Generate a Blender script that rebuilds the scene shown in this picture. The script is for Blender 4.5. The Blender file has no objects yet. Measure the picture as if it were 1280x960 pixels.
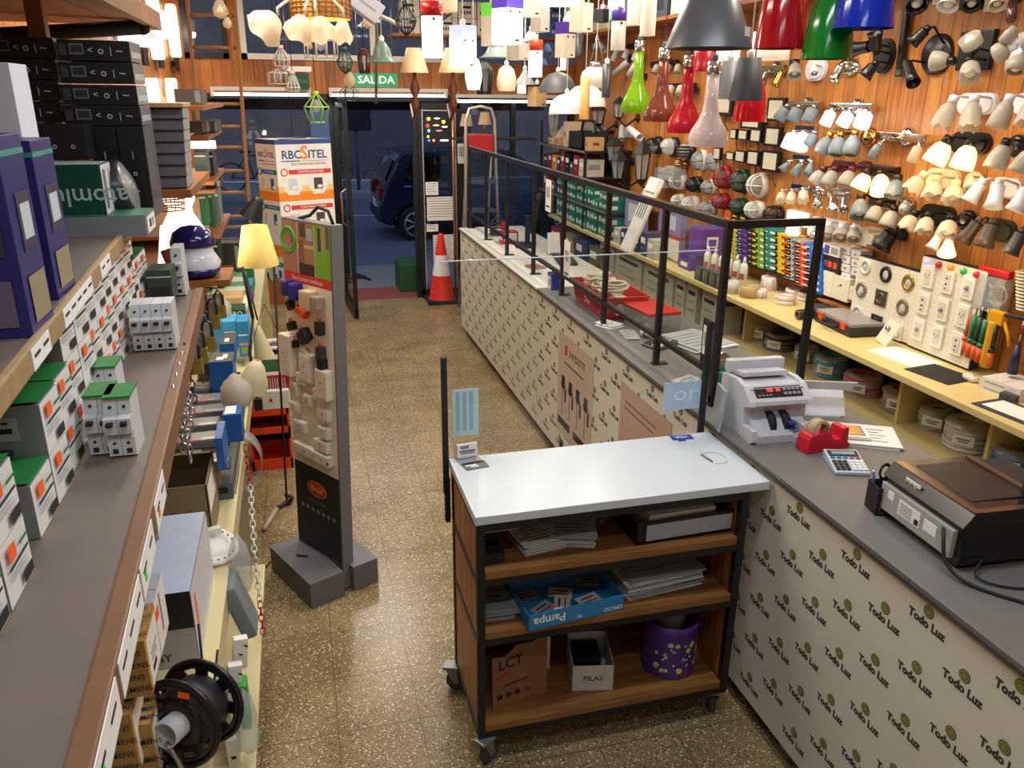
import bpy,bmesh,math,random
from mathutils import Matrix,Vector
random.seed(7)
sc=bpy.context.scene
COL=sc.collection
PI=math.pi
F,VP,XV,CH=1000.0,(358,117),615,2.2
def _cam():
 fy=Vector((VP[0]-640,-(VP[1]-480),-F)).normalized()
 yv=480+(F*F+(VP[0]-640)*(XV-640))/(480-VP[1])
 dn=Vector((XV-640,-(yv-480),-F)).normalized()
 up=-dn;up=(up-up.dot(fy)*fy).normalized()
 rx=fy.cross(up)
 return Matrix((rx,fy,up))
R3=_cam()
CAMP=Vector((0,0,CH))
cd=bpy.data.cameras.new('camera');cam=bpy.data.objects.new('camera',cd);COL.objects.link(cam)
cam.matrix_world=Matrix.Translation(CAMP)@R3.to_4x4()
cd.sensor_width=36;cd.lens=36*F/1280;cd.clip_start=.02;cd.clip_end=200
sc.camera=cam
def P(px,py,x=None,y=None,z=None):
 d=R3@Vector((px-640,-(py-480),-F))
 if z is not None:t=(z-CH)/d.z
 elif x is not None:t=x/d.x
 else:t=y/d.y
 return CAMP+t*d
vs=sc.view_settings
vs.view_transform='Standard';vs.look='None';vs.gamma=1;vs.use_curve_mapping=False
vs.exposure=EXPOSURE=0.0
def dep(p):return-(R3.transposed()@(Vector(p)-CAMP)).z
w=bpy.data.worlds.new('dusk_sky');sc.world=w;w.use_nodes=True
nt=w.node_tree;nt.nodes.clear()
wo=nt.nodes.new('ShaderNodeOutputWorld');bg=nt.nodes.new('ShaderNodeBackground')
bg.inputs[0].default_value=(.20,.27,.46,1);bg.inputs[1].default_value=1.3
nt.links.new(bg.outputs[0],wo.inputs[0])
def area(name,loc,sx,sy,power,color,rot=(0,0,0)):
 l=bpy.data.lights.new(name,'AREA');l.shape='RECTANGLE';l.size=sx;l.size_y=sy
 l.energy=power;l.color=color
 o=bpy.data.objects.new(name,l);o.location=loc;o.rotation_euler=rot;COL.objects.link(o)
 return o
def point(name,loc,power,color,r=.03):
 l=bpy.data.lights.new(name,'POINT');l.energy=power;l.color=color;l.shadow_soft_size=r
 o=bpy.data.objects.new(name,l);o.location=loc;COL.objects.link(o);return o
area('ceiling_tube_light',(1.0,1.6,3.22),1.3,.25,27,(.82,.91,1))
area('ceiling_tube_light',(-.2,3.6,3.22),.25,1.3,34,(1,.93,.8))
area('ceiling_tube_light',(1.3,4.6,3.22),.25,1.4,42,(1,.92,.8))
area('ceiling_tube_light',(.6,7.2,3.22),.25,1.4,42,(1,.93,.82))
area('ceiling_tube_light',(2.2,3.4,3.22),.25,1.3,36,(1,.9,.74))
area('ceiling_tube_light',(2.3,6.3,3.22),.25,1.3,26,(1,.9,.74))
area('ceiling_tube_light',(.3,.2,3.22),1.3,.25,16,(.85,.92,1))
_m={}
def lin(h):
 h=h.lstrip('#');v=[int(h[i:i+2],16)/255 for i in(0,2,4)]
 return tuple(c/12.92 if c<=.04045 else((c+.055)/1.055)**2.4 for c in v)+(1,)
def mat(h,rough=.5,metal=0.,emit=0.,kind='',var=.08,scale=30):
 """principled paint with a faint mottling; kind: '', 'frost' translucent lamp glass, 'glass' clear pane, 'wood', ..."""
 key=(h,rough,metal,emit,kind,var,scale)
 if key in _m:return _m[key]
 m=bpy.data.materials.new('m_%s_%s'%(kind or 'paint',h.strip('#')));m.use_nodes=True
 nt=m.node_tree;N=nt.nodes;L=nt.links;b=N['Principled BSDF'];out=N['Material Output']
 c=lin(h)
 b.inputs['Base Color'].default_value=c;b.inputs['Roughness'].default_value=rough;b.inputs['Metallic'].default_value=metal
 if kind=='glass':
  tr=N.new('ShaderNodeBsdfTransparent');gl=N.new('ShaderNodeBsdfGlossy');mx=N.new('ShaderNodeMixShader');lw=N.new('ShaderNodeLayerWeight')
  tr.inputs[0].default_value=c;gl.inputs['Roughness'].default_value=.03;pw=N.new('ShaderNodeMath');pw.operation='POWER';pw.inputs[1].default_value=4;ma=N.new('ShaderNodeMath');ma.operation='MULTIPLY_ADD';ma.inputs[1].default_value=.4;ma.inputs[2].default_value=.02;L.new(lw.outputs['Facing'],pw.inputs[0]);L.new(pw.outputs[0],ma.inputs[0])
  L.new(ma.outputs[0],mx.inputs[0]);L.new(tr.outputs[0],mx.inputs[1]);L.new(gl.outputs[0],mx.inputs[2]);L.new(mx.outputs[0],out.inputs[0])
 elif kind=='smoke':
  tr=N.new('ShaderNodeBsdfTransparent');mx=N.new('ShaderNodeMixShader');mx.inputs[0].default_value=.42
  L.new(tr.outputs[0],mx.inputs[1]);L.new(b.outputs[0],mx.inputs[2]);L.new(mx.outputs[0],out.inputs[0]);b.inputs['Roughness'].default_value=.15
 else:
  tc=N.new('ShaderNodeTexCoord');no=N.new('ShaderNodeTexNoise');no.inputs['Scale'].default_value=scale;no.inputs['Detail'].default_value=3
  L.new(tc.outputs['Object'],no.inputs['Vector'])
  mp=N.new('ShaderNodeMapRange');mp.inputs[3].default_value=1-var;mp.inputs[4].default_value=1+var
  L.new(no.outputs[0],mp.inputs[0])
  mu=N.new('ShaderNodeMix');mu.data_type='RGBA';mu.blend_type='MULTIPLY';mu.inputs[0].default_value=1
  mu.inputs[6].default_value=c;L.new(mp.outputs[0],mu.inputs[7]);L.new(mu.outputs[2],b.inputs['Base Color'])
  if kind=='frost':
   tl=N.new('ShaderNodeBsdfTranslucent');mx=N.new('ShaderNodeMixShader');mx.inputs[0].default_value=.45
   L.new(mu.outputs[2],tl.inputs[0]);L.new(b.outputs[0],mx.inputs[1]);L.new(tl.outputs[0],mx.inputs[2]);L.new(mx.outputs[0],out.inputs[0])
  if emit:
   b.inputs['Emission Color'].default_value=c;b.inputs['Emission Strength'].default_value=emit
 _m[key]=m
 return m
def planks(name,dark,light,width,axis,rough=.45,seam=.04,grain=1.0,seamcol='#3a1c0a',gloss=False):
 """boards with grain running along z/y; axis = (across, along) coordinate letters"""
 m=bpy.data.materials.new(name);m.use_nodes=True
 nt=m.node_tree;N=nt.nodes;L=nt.links;b=N['Principled BSDF']
 tc=N.new('ShaderNodeTexCoord');sp=N.new('ShaderNodeSeparateXYZ');L.new(tc.outputs['Object'],sp.inputs[0])
 A=sp.outputs['XYZ'.index(axis[0].upper())];B=sp.outputs['XYZ'.index(axis[1].upper())]
 def math_(op,a,bb=None):
  n=N.new('ShaderNodeMath');n.operation=op
  for i,v in enumerate((a,bb)):
   if v is None:continue
   if isinstance(v,(int,float)):n.inputs[i].default_value=v
   else:L.new(v,n.inputs[i])
  return n.outputs[0]
 q=math_('DIVIDE',A,width);fl=math_('FLOOR',q);fr=math_('FRACT',q)
 wn=N.new('ShaderNodeTexWhiteNoise');wn.noise_dimensions='1D';L.new(fl,wn.inputs['W'])
 cb=N.new('ShaderNodeCombineXYZ');L.new(math_('MULTIPLY',A,38*grain),cb.inputs[0]);L.new(math_('MULTIPLY',B,2.2*grain),cb.inputs[1]);L.new(math_('MULTIPLY',wn.outputs[0],40),cb.inputs[2])
 no=N.new('ShaderNodeTexNoise');no.inputs['Scale'].default_value=1;no.inputs['Detail'].default_value=5;no.inputs['Distortion'].default_value=1.2;L.new(cb.outputs[0],no.inputs['Vector'])
 f=math_('ADD',math_('MULTIPLY',no.outputs[0],.75),math_('MULTIPLY',wn.outputs[0],.3))
 cr=N.new('ShaderNodeValToRGB');L.new(f,cr.inputs[0])
 cr.color_ramp.elements[0].position=.3;cr.color_ramp.elements[0].color=lin(dark);cr.color_ramp.elements[1].position=.72;cr.color_ramp.elements[1].color=lin(light)
 mx=N.new('ShaderNodeMix');mx.data_type='RGBA';L.new(math_('LESS_THAN',fr,seam),mx.inputs[0]);L.new(cr.outputs[0],mx.inputs[6]);mx.inputs[7].default_value=lin(seamcol)
 L.new(mx.outputs[2],b.inputs['Base Color']);b.inputs['Roughness'].default_value=rough
 return m
def terrazzo():
 m=bpy.data.materials.new('terrazzo_tiles');m.use_nodes=True
 nt=m.node_tree;N=nt.nodes;L=nt.links;b=N['Principled BSDF']
 tc=N.new('ShaderNodeTexCoord')
 base=N.new('ShaderNodeTexNoise');base.inputs['Scale'].default_value=3;L.new(tc.outputs['Object'],base.inputs['Vector'])
 r0=N.new('ShaderNodeValToRGB');L.new(base.outputs[0],r0.inputs[0]);r0.color_ramp.elements[0].color=lin('#786645');r0.color_ramp.elements[1].color=lin('#95805a');r0.color_ramp.elements[0].position=.35;r0.color_ramp.elements[1].position=.65
 prev=r0.outputs[0]
 for sc_,thr,cols in((85,.27,('#332b20','#dcd4be')),(140,.30,('#5d4a2e','#bfae84')),(55,.17,('#2b251d','#e8e0cc'))):
  v=N.new('ShaderNodeTexVoronoi');v.inputs['Scale'].default_value=sc_;L.new(tc.outputs['Object'],v.inputs['Vector'])
  lt=N.new('ShaderNodeMath');lt.operation='LESS_THAN';L.new(v.outputs['Distance'],lt.inputs[0]);lt.inputs[1].default_value=thr
  rr=N.new('ShaderNodeValToRGB');L.new(v.outputs['Color'],rr.inputs[0]);rr.color_ramp.interpolation='CONSTANT'
  rr.color_ramp.elements[0].color=lin(cols[0]);rr.color_ramp.elements[1].position=.5;rr.color_ramp.elements[1].color=lin(cols[1])
  mx=N.new('ShaderNodeMix');mx.data_type='RGBA';L.new(lt.outputs[0],mx.inputs[0]);L.new(prev,mx.inputs[6]);L.new(rr.outputs[0],mx.inputs[7]);prev=mx.outputs[2]
 br=N.new('ShaderNodeTexBrick');br.offset=0;br.inputs['Scale'].default_value=1;br.inputs['Mortar Size'].default_value=.0022
 br.inputs['Brick Width'].default_value=.30;br.inputs['Row Height'].default_value=.30;L.new(tc.outputs['Object'],br.inputs['Vector'])
 mx=N.new('ShaderNodeMix');mx.data_type='RGBA';L.new(br.outputs['Fac'],mx.inputs[0]);L.new(prev,mx.inputs[6]);mx.inputs[7].default_value=lin('#5d4f3a')
 L.new(mx.outputs[2],b.inputs['Base Color']);b.inputs['Roughness'].default_value=.28
 return m
_textcache={}
def text_mesh(s,extr=0.):
 k=(s,extr)
 if k not in _textcache:
  cu=bpy.data.curves.new('t','FONT');cu.body=s;cu.size=1;cu.align_x='CENTER';cu.align_y='CENTER';cu.extrude=extr;cu.resolution_u=2;cu.offset=.045 if s=='Todo Luz' else .022 if s in('SALIDA','LCT','Pampa','ITEL','RBC','S','Exultt')else .008
  o=bpy.data.objects.new('t',cu);COL.objects.link(o)
  dg=bpy.context.evaluated_depsgraph_get();me=o.evaluated_get(dg).to_mesh()
  _textcache[k]=([v.co.copy()for v in me.vertices],[tuple(p.vertices)for p in me.polygons])
  o.evaluated_get(dg).to_mesh_clear();bpy.data.objects.remove(o);bpy.data.curves.remove(cu)
 return _textcache[k]
def frame(o,u,v):
 u=Vector(u).normalized();v=Vector(v);n=u.cross(v).normalized();v=n.cross(u)
 return Matrix(((u.x,v.x,n.x,o[0]),(u.y,v.y,n.y,o[1]),(u.z,v.z,n.z,o[2]),(0,0,0,1)))
def zalign(a,b):
 d=(Vector(b)-Vector(a));q=d.to_track_quat('Z','Y')
 return Matrix.Translation(Vector(a))@q.to_matrix().to_4x4(),d.length
_bevc={}
class MB:
 def __init__(s,*mats):s.v=[];s.f=[];s.mi=[];s.sm=[];s.mats=list(mats);s.cur=0
 def use(s,m):
  if m not in s.mats:s.mats.append(m)
  s.cur=s.mats.index(m);return s
 def add(s,vs_,fs,M=None,smooth=False):
  n=len(s.v)
  s.v+=[(M@Vector(v))if M else Vector(v)for v in vs_]
  for f in fs:s.f.append(tuple(i+n for i in f));s.mi.append(s.cur);s.sm.append(smooth)
  return s
 def box(s,c,d,M=None,bev=0.):
  """centre c, dims d"""
  if bev:
   k=(round(d[0],5),round(d[1],5),round(d[2],5),bev)
   if k not in _bevc:
    bm=bmesh.new();bmesh.ops.create_cube(bm,size=1);bmesh.ops.scale(bm,vec=d,verts=bm.verts)
    bmesh.ops.bevel(bm,geom=bm.edges[:],offset=bev,segments=2,profile=.7,affect='EDGES')
    bm.verts.index_update();_bevc[k]=([v.co.copy()for v in bm.verts],[tuple(v.index for v in f.verts)for f in bm.faces]);bm.free()
   vs_,fs=_bevc[k];c=Vector(c)
   return s.add([v+c for v in vs_],fs,M)
  x,y,z=(q/2 for q in d);c=Vector(c)
  vs_=[c+Vector((a*x,b*y,e*z))for a in(-1,1)for b in(-1,1)for e in(-1,1)]
  return s.add(vs_,[(0,1,3,2),(4,6,7,5),(0,4,5,1),(2,3,7,6),(0,2,6,4),(1,5,7,3)],M)
 def bx(s,x0,x1,y0,y1,z0,z1,M=None,bev=0.):
  return s.box(((x0+x1)/2,(y0+y1)/2,(z0+z1)/2),(abs(x1-x0),abs(y1-y0),abs(z1-z0)),M,bev)
 def lathe(s,prof,M=None,n=20,cap=True,smooth=True,a0=0,a1=2*PI,sq=None):
  """prof [(r,z)] about z"""
  full=abs(a1-a0-2*PI)<1e-6;k=n if full else n+1
  vs_=[]
  for r,z in prof:
   for i in range(k):
    a=a0+(a1-a0)*i/n
    vs_.append((r*math.cos(a),r*math.sin(a),z))
  fs=[]
  for j in range(len(prof)-1):
   for i in range(n):
    i2=(i+1)%k
    fs.append((j*k+i,j*k+i2,(j+1)*k+i2,(j+1)*k+i))
  if cap and full:
   if prof[0][0]>1e-6:fs.append(tuple(range(k))[::-1])
   if prof[-1][0]>1e-6:fs.append(tuple((len(prof)-1)*k+i for i in range(k)))
  return s.add(vs_,fs,M,smooth)
 def shell(s,prof,t=.002,M=None,n=24):
  """open lampshade: out along prof, back inside"""
  inner=[(max(r-t,.0005),z)for r,z in prof][::-1]
  return s.lathe(prof+inner,M,n,cap=False)
 def cyl(s,a,b,r,r2=None,n=14,smooth=True):
  M,l=zalign(a,b);r2=r if r2 is None else r2
  return s.lathe([(r,0),(r2,l)],M,n,True,smooth)
 def tube(s,pts,r,n=8,closed=False):
  pts=[Vector(p)for p in pts];k=len(pts);rings=[]
  up=Vector((0,0,1))
  for i,p in enumerate(pts):
   if closed:t=pts[(i+1)%k]-pts[i-1]
   else:t=pts[min(i+1,k-1)]-pts[max(i-1,0)]
   t=t.normalized()if t.length>1e-9 else Vector((0,0,1))
   if i==0:up=Vector((0,0,1))if abs(t.z)<.9 else Vector((1,0,0))
   a=t.cross(up)
   if a.length<1e-5:a=t.orthogonal()
   a.normalize();b=t.cross(a).normalized();up=-b if b.dot(up)<0 else b
   a=t.cross(up).normalized()
   rings.append([p+r*(math.cos(2*PI*j/n)*a+math.sin(2*PI*j/n)*up)for j in range(n)])
  vs_=[v for rg in rings for v in rg];fs=[]
  for i in range(k if closed else k-1):
   i2=(i+1)%k
   for j in range(n):
    j2=(j+1)%n;fs.append((i*n+j,i2*n+j,i2*n+j2,i*n+j2))
  if not closed:fs+=[tuple(range(n)),tuple((k-1)*n+j for j in range(n))[::-1]]
  return s.add(vs_,fs,None,True)
 def torus(s,R,r,M=None,n=28,k=8,sx=1.,sy=1.):
  vs_=[];fs=[]
  for i in range(n):
   a=2*PI*i/n
   for j in range(k):
    b=2*PI*j/k;q=R+r*math.cos(b)
    vs_.append((q*math.cos(a)*sx,q*math.sin(a)*sy,r*math.sin(b)))
  for i in range(n):
   for j in range(k):
    fs.append((i*k+j,((i+1)%n)*k+j,((i+1)%n)*k+(j+1)%k,i*k+(j+1)%k))
  return s.add(vs_,fs,M,True)
 def prism(s,pts,h,M=None):
  """outline in xy, from z=0 to h"""
  k=len(pts);vs_=[(x,y,0)for x,y in pts]+[(x,y,h)for x,y in pts]
  fs=[tuple(range(k))[::-1],tuple(range(k,2*k))]+[(i,(i+1)%k,k+(i+1)%k,k+i)for i in range(k)]
  return s.add(vs_,fs,M)
 def quad(s,a,b,c,d):return s.add([a,b,c,d],[(0,1,2,3)])
 def text(s,t,size,M,extr=0.,sx=1.):
  vs_,fs=text_mesh(t,extr)
  return s.add([(v.x*size*sx,v.y*size,v.z*size)for v in vs_],fs,M)
 def sphere(s,c,r,sz=1.,n=14,M=None):
  pr=[(r*math.sin(PI*i/8),-r*sz*math.cos(PI*i/8))for i in range(9)]
  MM=Matrix.Translation(Vector(c));MM=M@MM if M else MM
  return s.lathe(pr,MM,n,False)
def _link(mb,name,off):
 me=bpy.data.meshes.new(name)
 me.from_pydata([v-off for v in mb.v],[],mb.f)
 for m in mb.mats:me.materials.append(m)
 me.polygons.foreach_set('material_index',mb.mi);me.polygons.foreach_set('use_smooth',mb.sm)
 me.update()
 bm=bmesh.new();bm.from_mesh(me);bmesh.ops.recalc_face_normals(bm,faces=bm.faces[:])if not getattr(mb,'keepn',0)else None;bm.to_mesh(me);bm.free()
 o=bpy.data.objects.new(name,me);COL.objects.link(o);return o
def tag(o,label,cat,group=None,kind=None):
 if label:o['label']=label
 if cat:o['category']=cat
 if group:o['group']=group
 if kind:o['kind']=kind
 return o
def one(mb,name,label,cat,group=None,M=None,kind=None):
 """a thing that is one mesh; vertices are given in place, origin goes to the base centre"""
 if M:
  o=_link(mb,name,Vector((0,0,0)));o.matrix_world=M
 else:
  xs=[v.x for v in mb.v];ys=[v.y for v in mb.v];zs=[v.z for v in mb.v]
  off=Vector(((min(xs)+max(xs))/2,(min(ys)+max(ys))/2,min(zs)))
  o=_link(mb,name,off);o.location=off
 return tag(o,label,cat,group,kind)
def struct(mb,name,parent=None):
 o=_link(mb,name,Vector((0,0,0)))
 if parent is None:o['kind']='structure'
 else:o.parent=parent
 return o
def thing(name,label,cat,loc=(0,0,0),rz=0.,group=None,M=None):
 o=bpy.data.objects.new(name,None);o.empty_display_size=.05;COL.objects.link(o)
 if M:o.matrix_world=M
 else:o.location=loc;o.rotation_euler=(0,0,rz)
 return tag(o,label,cat,group)
def part(mb,name,parent,label=None,world=False,kind=None):
 """child mesh; world=True: vertices are in world coordinates (parent unrotated)"""
 off=Vector((0,0,0))
 if world:
  p=parent
  while p:off+=p.location;p=p.parent
 o=_link(mb,name,off);o.parent=parent
 if label:o['label']=label
 if kind:o['kind']=kind
 return o
def dup(root,loc=None,rz=None,label=None,group=None,M=None):
 r=root.copy();COL.objects.link(r)
 if M:r.matrix_world=M
 if loc is not None:r.location=loc
 if rz is not None:r.rotation_euler=(0,0,rz)
 if label:r['label']=label
 if group:r['group']=group
 for ch in list(root.children):
  c=ch.copy();COL.objects.link(c);c.parent=r
  for g in ch.children:
   d=g.copy();COL.objects.link(d);d.parent=c
 return r
def face(size,f):
 """matrix of a box face (box centred in x,y, base at z=0), origin at its lower left corner seen from outside, and its width, height"""
 x,y,z=size[0]/2,size[1]/2,size[2];e=.0006
 return{'-y':(frame((-x,-y-e,0),(1,0,0),(0,0,1)),2*x,z),'+y':(frame((x,y+e,0),(-1,0,0),(0,0,1)),2*x,z),'+x':(frame((x+e,-y,0),(0,1,0),(0,0,1)),2*y,z),'-x':(frame((-x-e,y,0),(0,-1,0),(0,0,1)),2*y,z),'+z':(frame((-x,-y,z+e),(1,0,0),(0,1,0)),2*x,2*y)}[f]
def prints(mb,size,pr,M=None):
 for i_,p in enumerate(pr):
  FM,fw,fh=face(size,p[0]);FM=FM@Matrix.Translation((0,0,.00025*i_))
  if M:FM=M@FM
  if isinstance(p[3],str):
   mb.use(p[5]);rot=p[6]if len(p)>6 else 0;sx=p[7]if len(p)>7 else 1.
   mb.text(p[3],p[4],FM@Matrix.Translation((p[1]*fw,p[2]*fh,.0004))@Matrix.Rotation(rot,4,'Z'),0,sx)
  else:
   mb.use(p[5]);u0,v0,u1,v1=p[1]*fw,p[2]*fh,p[3]*fw,p[4]*fh
   mb.add([(u0,v0,0),(u1,v0,0),(u1,v1,0),(u0,v1,0)],[(0,1,2,3)],FM)
 return mb
def carton(name,label,cat,loc,size,body,pr=(),rz=0.,group=None,bev=.0015,flap=True,M=None,roll=None):
 mb=MB(body);mb.box((0,0,size[2]/2),size,None,bev)
 prints(mb,size,pr)
 if flap:
  mb.use(DARKSEAM);x,y,z=size[0]/2,size[1]/2,size[2]
  mb.bx(-x*.96,x*.96,-.0006,.0006,z,z+.0006)
 if M is None:
  M=Matrix.Translation(Vector(loc))@Matrix.Rotation(rz,4,'Z')
  if roll:M=M@roll
 return one(mb,name,label,cat,group,M=M)
ORD='first second third fourth fifth sixth seventh eighth ninth tenth eleventh twelfth thirteenth fourteenth fifteenth sixteenth'.split()
def ordl(i,n):
 return 'lowest' if i==0 else 'topmost' if i==n-1 else ORD[i]+' from below'
DARKSEAM=mat('#4a4440',.7)
BLACK=mat('#121214',.45);MATTE=mat('#1b1b1e',.7);WHITE=mat('#ecebe6',.4);GREY=mat('#8d9094',.5);DGREY=mat('#45484c',.55)
CHROME=mat('#d6d8da',.12,1.);STEEL=mat('#a9acb0',.3,1.);BRASS=mat('#c79a4a',.25,1.);BRONZE=mat('#5a4632',.35,.9)
FROST=mat('#f1eee6',.35,kind='frost');CREAMGL=mat('#efe3cc',.35,kind='frost');GREYGL=mat('#c9cdcc',.3,kind='frost')
LITW=mat('#fff1d6',.4,emit=2.6);LITC=mat('#f3f8ff',.4,emit=2.6);LITWARM=mat('#ffd89a',.4,emit=4.)
GLASS=mat('#f9fbfa',kind='glass');SMOKE=mat('#b9bfc2',kind='smoke');ORANGE=mat('#ff6a1a',.6,emit=.0)
RED=mat('#c4161c',.35);GREEN=mat('#1c8a3c',.4);BLUE=mat('#1f5fae',.4);TEAL=mat('#2b9a93',.35);PAPER=mat('#f1f0ea',.8);INK=mat('#222326',.7)
CREAM=mat('#e8dfae',.4);KRAFT=mat('#a8875c',.8);YELLOW=mat('#e8c51a',.45)
# == the setting
XL,XR,YF,ZC=-1.05,3.12,9.0,3.3
PINE=planks('pine_boards_wall','#9c5a24','#d48f45',.095,('y','z'),.4,.035)
PINEX=planks('pine_boards_front','#7d4218','#b87333',.10,('x','z'),.45,.035)
OAK=planks('shelf_wood','#7d4a22','#b9793f',.5,('y','x'),.4,0,1.3)
TROLW=planks('trolley_boards','#6b431f','#b27f44',.22,('y','x'),.4,.012,.8)
TROLS=planks('trolley_side_boards','#8a4f22','#c58547',.045,('y','z'),.4,.08,1.2)
mb=MB(terrazzo());mb.bx(XL,XR,-1.2,YF,-.05,0);struct(mb,'floor')
mb=MB(mat('#e9e4d8',.8));mb.bx(XL-.1,XR+.1,-1.3,YF+.15,ZC,ZC+.08);struct(mb,'ceiling')
mb=MB(PINE);mb.bx(XL-.1,XL,-1.2,YF+.1,0,ZC);struct(mb,'wall_left')
mb=MB(PINE);mb.bx(XR,XR+.1,-1.2,YF+.1,0,ZC);struct(mb,'wall_right')
mb=MB(mat('#d9d2c2',.8));mb.bx(XL-.1,XR+.1,-1.3,-1.2,0,ZC);struct(mb,'wall_back')
mb=MB(PINEX)
mb.bx(-.93,.46,YF,YF+.1,0,.32);mb.bx(-.93,XR,YF,YF+.1,2.2,2.52);mb.bx(-.93,XR,YF,YF+.1,3.22,ZC);mb.bx(-.52,-.4,YF,YF+.1,2.52,3.22);mb.bx(1.85,XR,YF,YF+.1,0,.3)
mb.bx(XL,-.93,YF,YF+.1,0,ZC)
struct(mb,'wall_front')
FR=mat('#17181b',.4);WFR=mat('#dcdad2',.4)
def window(name,x0,x1,z0,z1,fm,w_=.045,mull=()):
 mb=MB(fm);y0,y1=YF-.02,YF+.06
 mb.bx(x0,x1,y0,y1,z0,z0+w_);mb.bx(x0,x1,y0,y1,z1-w_,z1);mb.bx(x0,x0+w_,y0,y1,z0,z1);mb.bx(x1-w_,x1,y0,y1,z0,z1)
 for m_ in mull:mb.bx(m_-w_/2,m_+w_/2,y0,y1,z0,z1)
 o=struct(mb,name)
 g=MB(GLASS);g.bx(x0+w_,x1-w_,YF+.02,YF+.026,z0+w_,z1-w_);struct(g,'glass',o)
 return o
window('window_1',-.93,.46,.32,2.2,FR,.05)
window('window_2',-.4,1.66,2.52,3.22,WFR,.055,(.90,))
window('window_3',-.93,-.52,2.52,3.22,FR,.05)
window('window_4',1.85,XR-.02,.3,2.2,FR,.05,(2.4,))
d=thing('door_1',None,None,(.47,YF-.02,0),-math.radians(86));d['kind']='structure'
mb=MB(FR)
for a in((0,.05,.01,2.16),(.75,.80,.01,2.16)):mb.bx(a[0],a[1],-.02,.02,a[2],a[3])
for a in((.01,.12),(1.02,1.08),(2.08,2.16)):mb.bx(0,.8,-.02,.02,a[0],a[1])
part(mb,'door_frame',d);g=MB(GLASS);g.bx(.05,.75,-.003,.003,.12,2.08);part(g,'glass',d)
h=MB(STEEL);h.tube([(.70,-.02,.95),(.70,-.07,.98),(.70,-.07,1.28),(.70,-.02,1.31)],.011);part(h,'door_handle',d)
mb=MB(FR);mb.bx(.46,.5,YF-.02,YF+.08,0,2.2);mb.bx(1.28,1.33,YF-.02,YF+.08,0,2.2);mb.bx(1.80,1.85,YF-.02,YF+.08,0,2.2);mb.bx(.46,1.85,YF-.02,YF+.08,2.13,2.2)
struct(mb,'trim_1')
mb=MB(mat('#8f4a3c',.5));mb.bx(.46,1.3,YF,YF+.62,-.05,-.002);struct(mb,'trim_2')
t=thing('glass_notice_panel','tall black framed glass panel beside the open doorway with white notices taped on','glass panel',(1.555,YF-.03,0))
mb=MB(FR)
for a in((-.225,-.185,0,2.12),(.19,.235,0,2.12)):mb.bx(a[0],a[1],-.03,.0,a[2],a[3])
mb.bx(-.225,.235,-.03,0,0,.10);mb.bx(-.225,.235,-.03,0,2.06,2.12);part(mb,'frame',t)
g=MB(GLASS);g.bx(-.185,.19,-.018,-.012,.10,2.06);part(g,'glass_pane',t)
g=MB(mat('#cfd2d4',.3,.6));
for a in((-.182,-.172,.1,2.06),(.177,.187,.1,2.06)):g.bx(a[0],a[1],-.036,-.031,a[2],a[3])
g.bx(-.182,.187,-.036,-.031,2.04,2.05);part(g,'edge_strip',t)
for(x0,x1,z0,z1,tx)in((-.16,-.02,1.16,1.30,''),(-.15,.17,.88,1.14,''),(-.16,-.03,.76,.84,''),(-.09,.15,.42,.72,''),(-.13,.13,.07,.14,'ABIERTO')):
 mb=MB(PAPER);mb.box(((x0+x1)/2,-.0345,(z0+z1)/2),(x1-x0,.003,z1-z0));mb.use(INK)
 if tx:mb.text(tx,.05,frame(((x0+x1)/2,-.0365,(z0+z1)/2),(1,0,0),(0,0,1)))
 else:
  for k in range(int((z1-z0)/.03)):mb.bx(x0+.015,x1-.02-.01*(k%3),-.0366,-.036,z1-.02-.028*k,z1-.016-.028*k)
 part(mb,'paper_notice',t)
t2=thing('led_sign','small window sign of coloured LED dots high in the black framed panel','sign',(1.53,YF-.1,1.72))
mb=MB(MATTE);mb.bx(-.13,.15,-.01,.01,0,.26);part(mb,'backing',t2)
for(x,z,s,hx)in((-.09,.22,.018,'#ffcf30'),(.0,.225,.01,'#fff0b0'),(-.1,.15,.018,'#ff2a20'),(-.01,.155,.008,'#ffd080'),(.07,.19,.018,'#ffbf40'),(-.09,.10,.014,'#50ffb0'),(-.1,.04,.012,'#ffcf50'),(-.09,.0,.012,'#4060ff'),(-.04,.0,.012,'#ff8040'),(.06,.0,.008,'#ffffff'),(.09,.0,.008,'#ffffff'),(.02,.10,.007,'#ff6090'),(.08,.14,.007,'#fff0c0')):
 l=MB(mat(hx,.4,emit=4.));l.cyl((x,-.012,z+.02),(x,-.018,z+.02),s,n=10)
 if s<.012:l.bx(x-.03,x+.03,-.018,-.012,z+.016,z+.024)
 part(l,'light_dot',t2)
ASPH=mat('#5a616b',.9,var=.15,scale=3);
mb=MB(mat('#77797d',.9,var=.2,scale=6));mb.bx(-9,14,YF+.1,11.2,-.14,-.05);struct(mb,'pavement')
mb=MB(ASPH);mb.bx(-12,18,11.2,20,-.24,-.16);struct(mb,'road')
mb=MB(mat('#9aa0a8',.9));mb.bx(-12,18,16.9,17.02,-.16,-.155);struct(mb,'road_marking')
mb=MB(mat('#8a8d92',.9));mb.bx(-12,18,20,23,-.24,-.03);mb.bx(-12,18,19.85,20,-.24,-.02);struct(mb,'far_pavement')
mb=MB(mat('#8b7f78',.9,var=.15,scale=2));mb.bx(-12,18,23.4,23.6,-.05,5.5);mb.use(mat('#0d0d12',.9));mb.bx(-14,20,23.6,24,-.05,11);mb.use(mat('#6a5f60',.9));mb.bx(1.4,5,23.3,23.4,-.05,3.2);mb.use(mat('#c3c8cf',.7));mb.bx(.55,1.2,23.2,23.4,-.03,2.6)  # near-black rear block added tall to block the sky behind the upper window
struct(mb,'exterior_wall')
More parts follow.
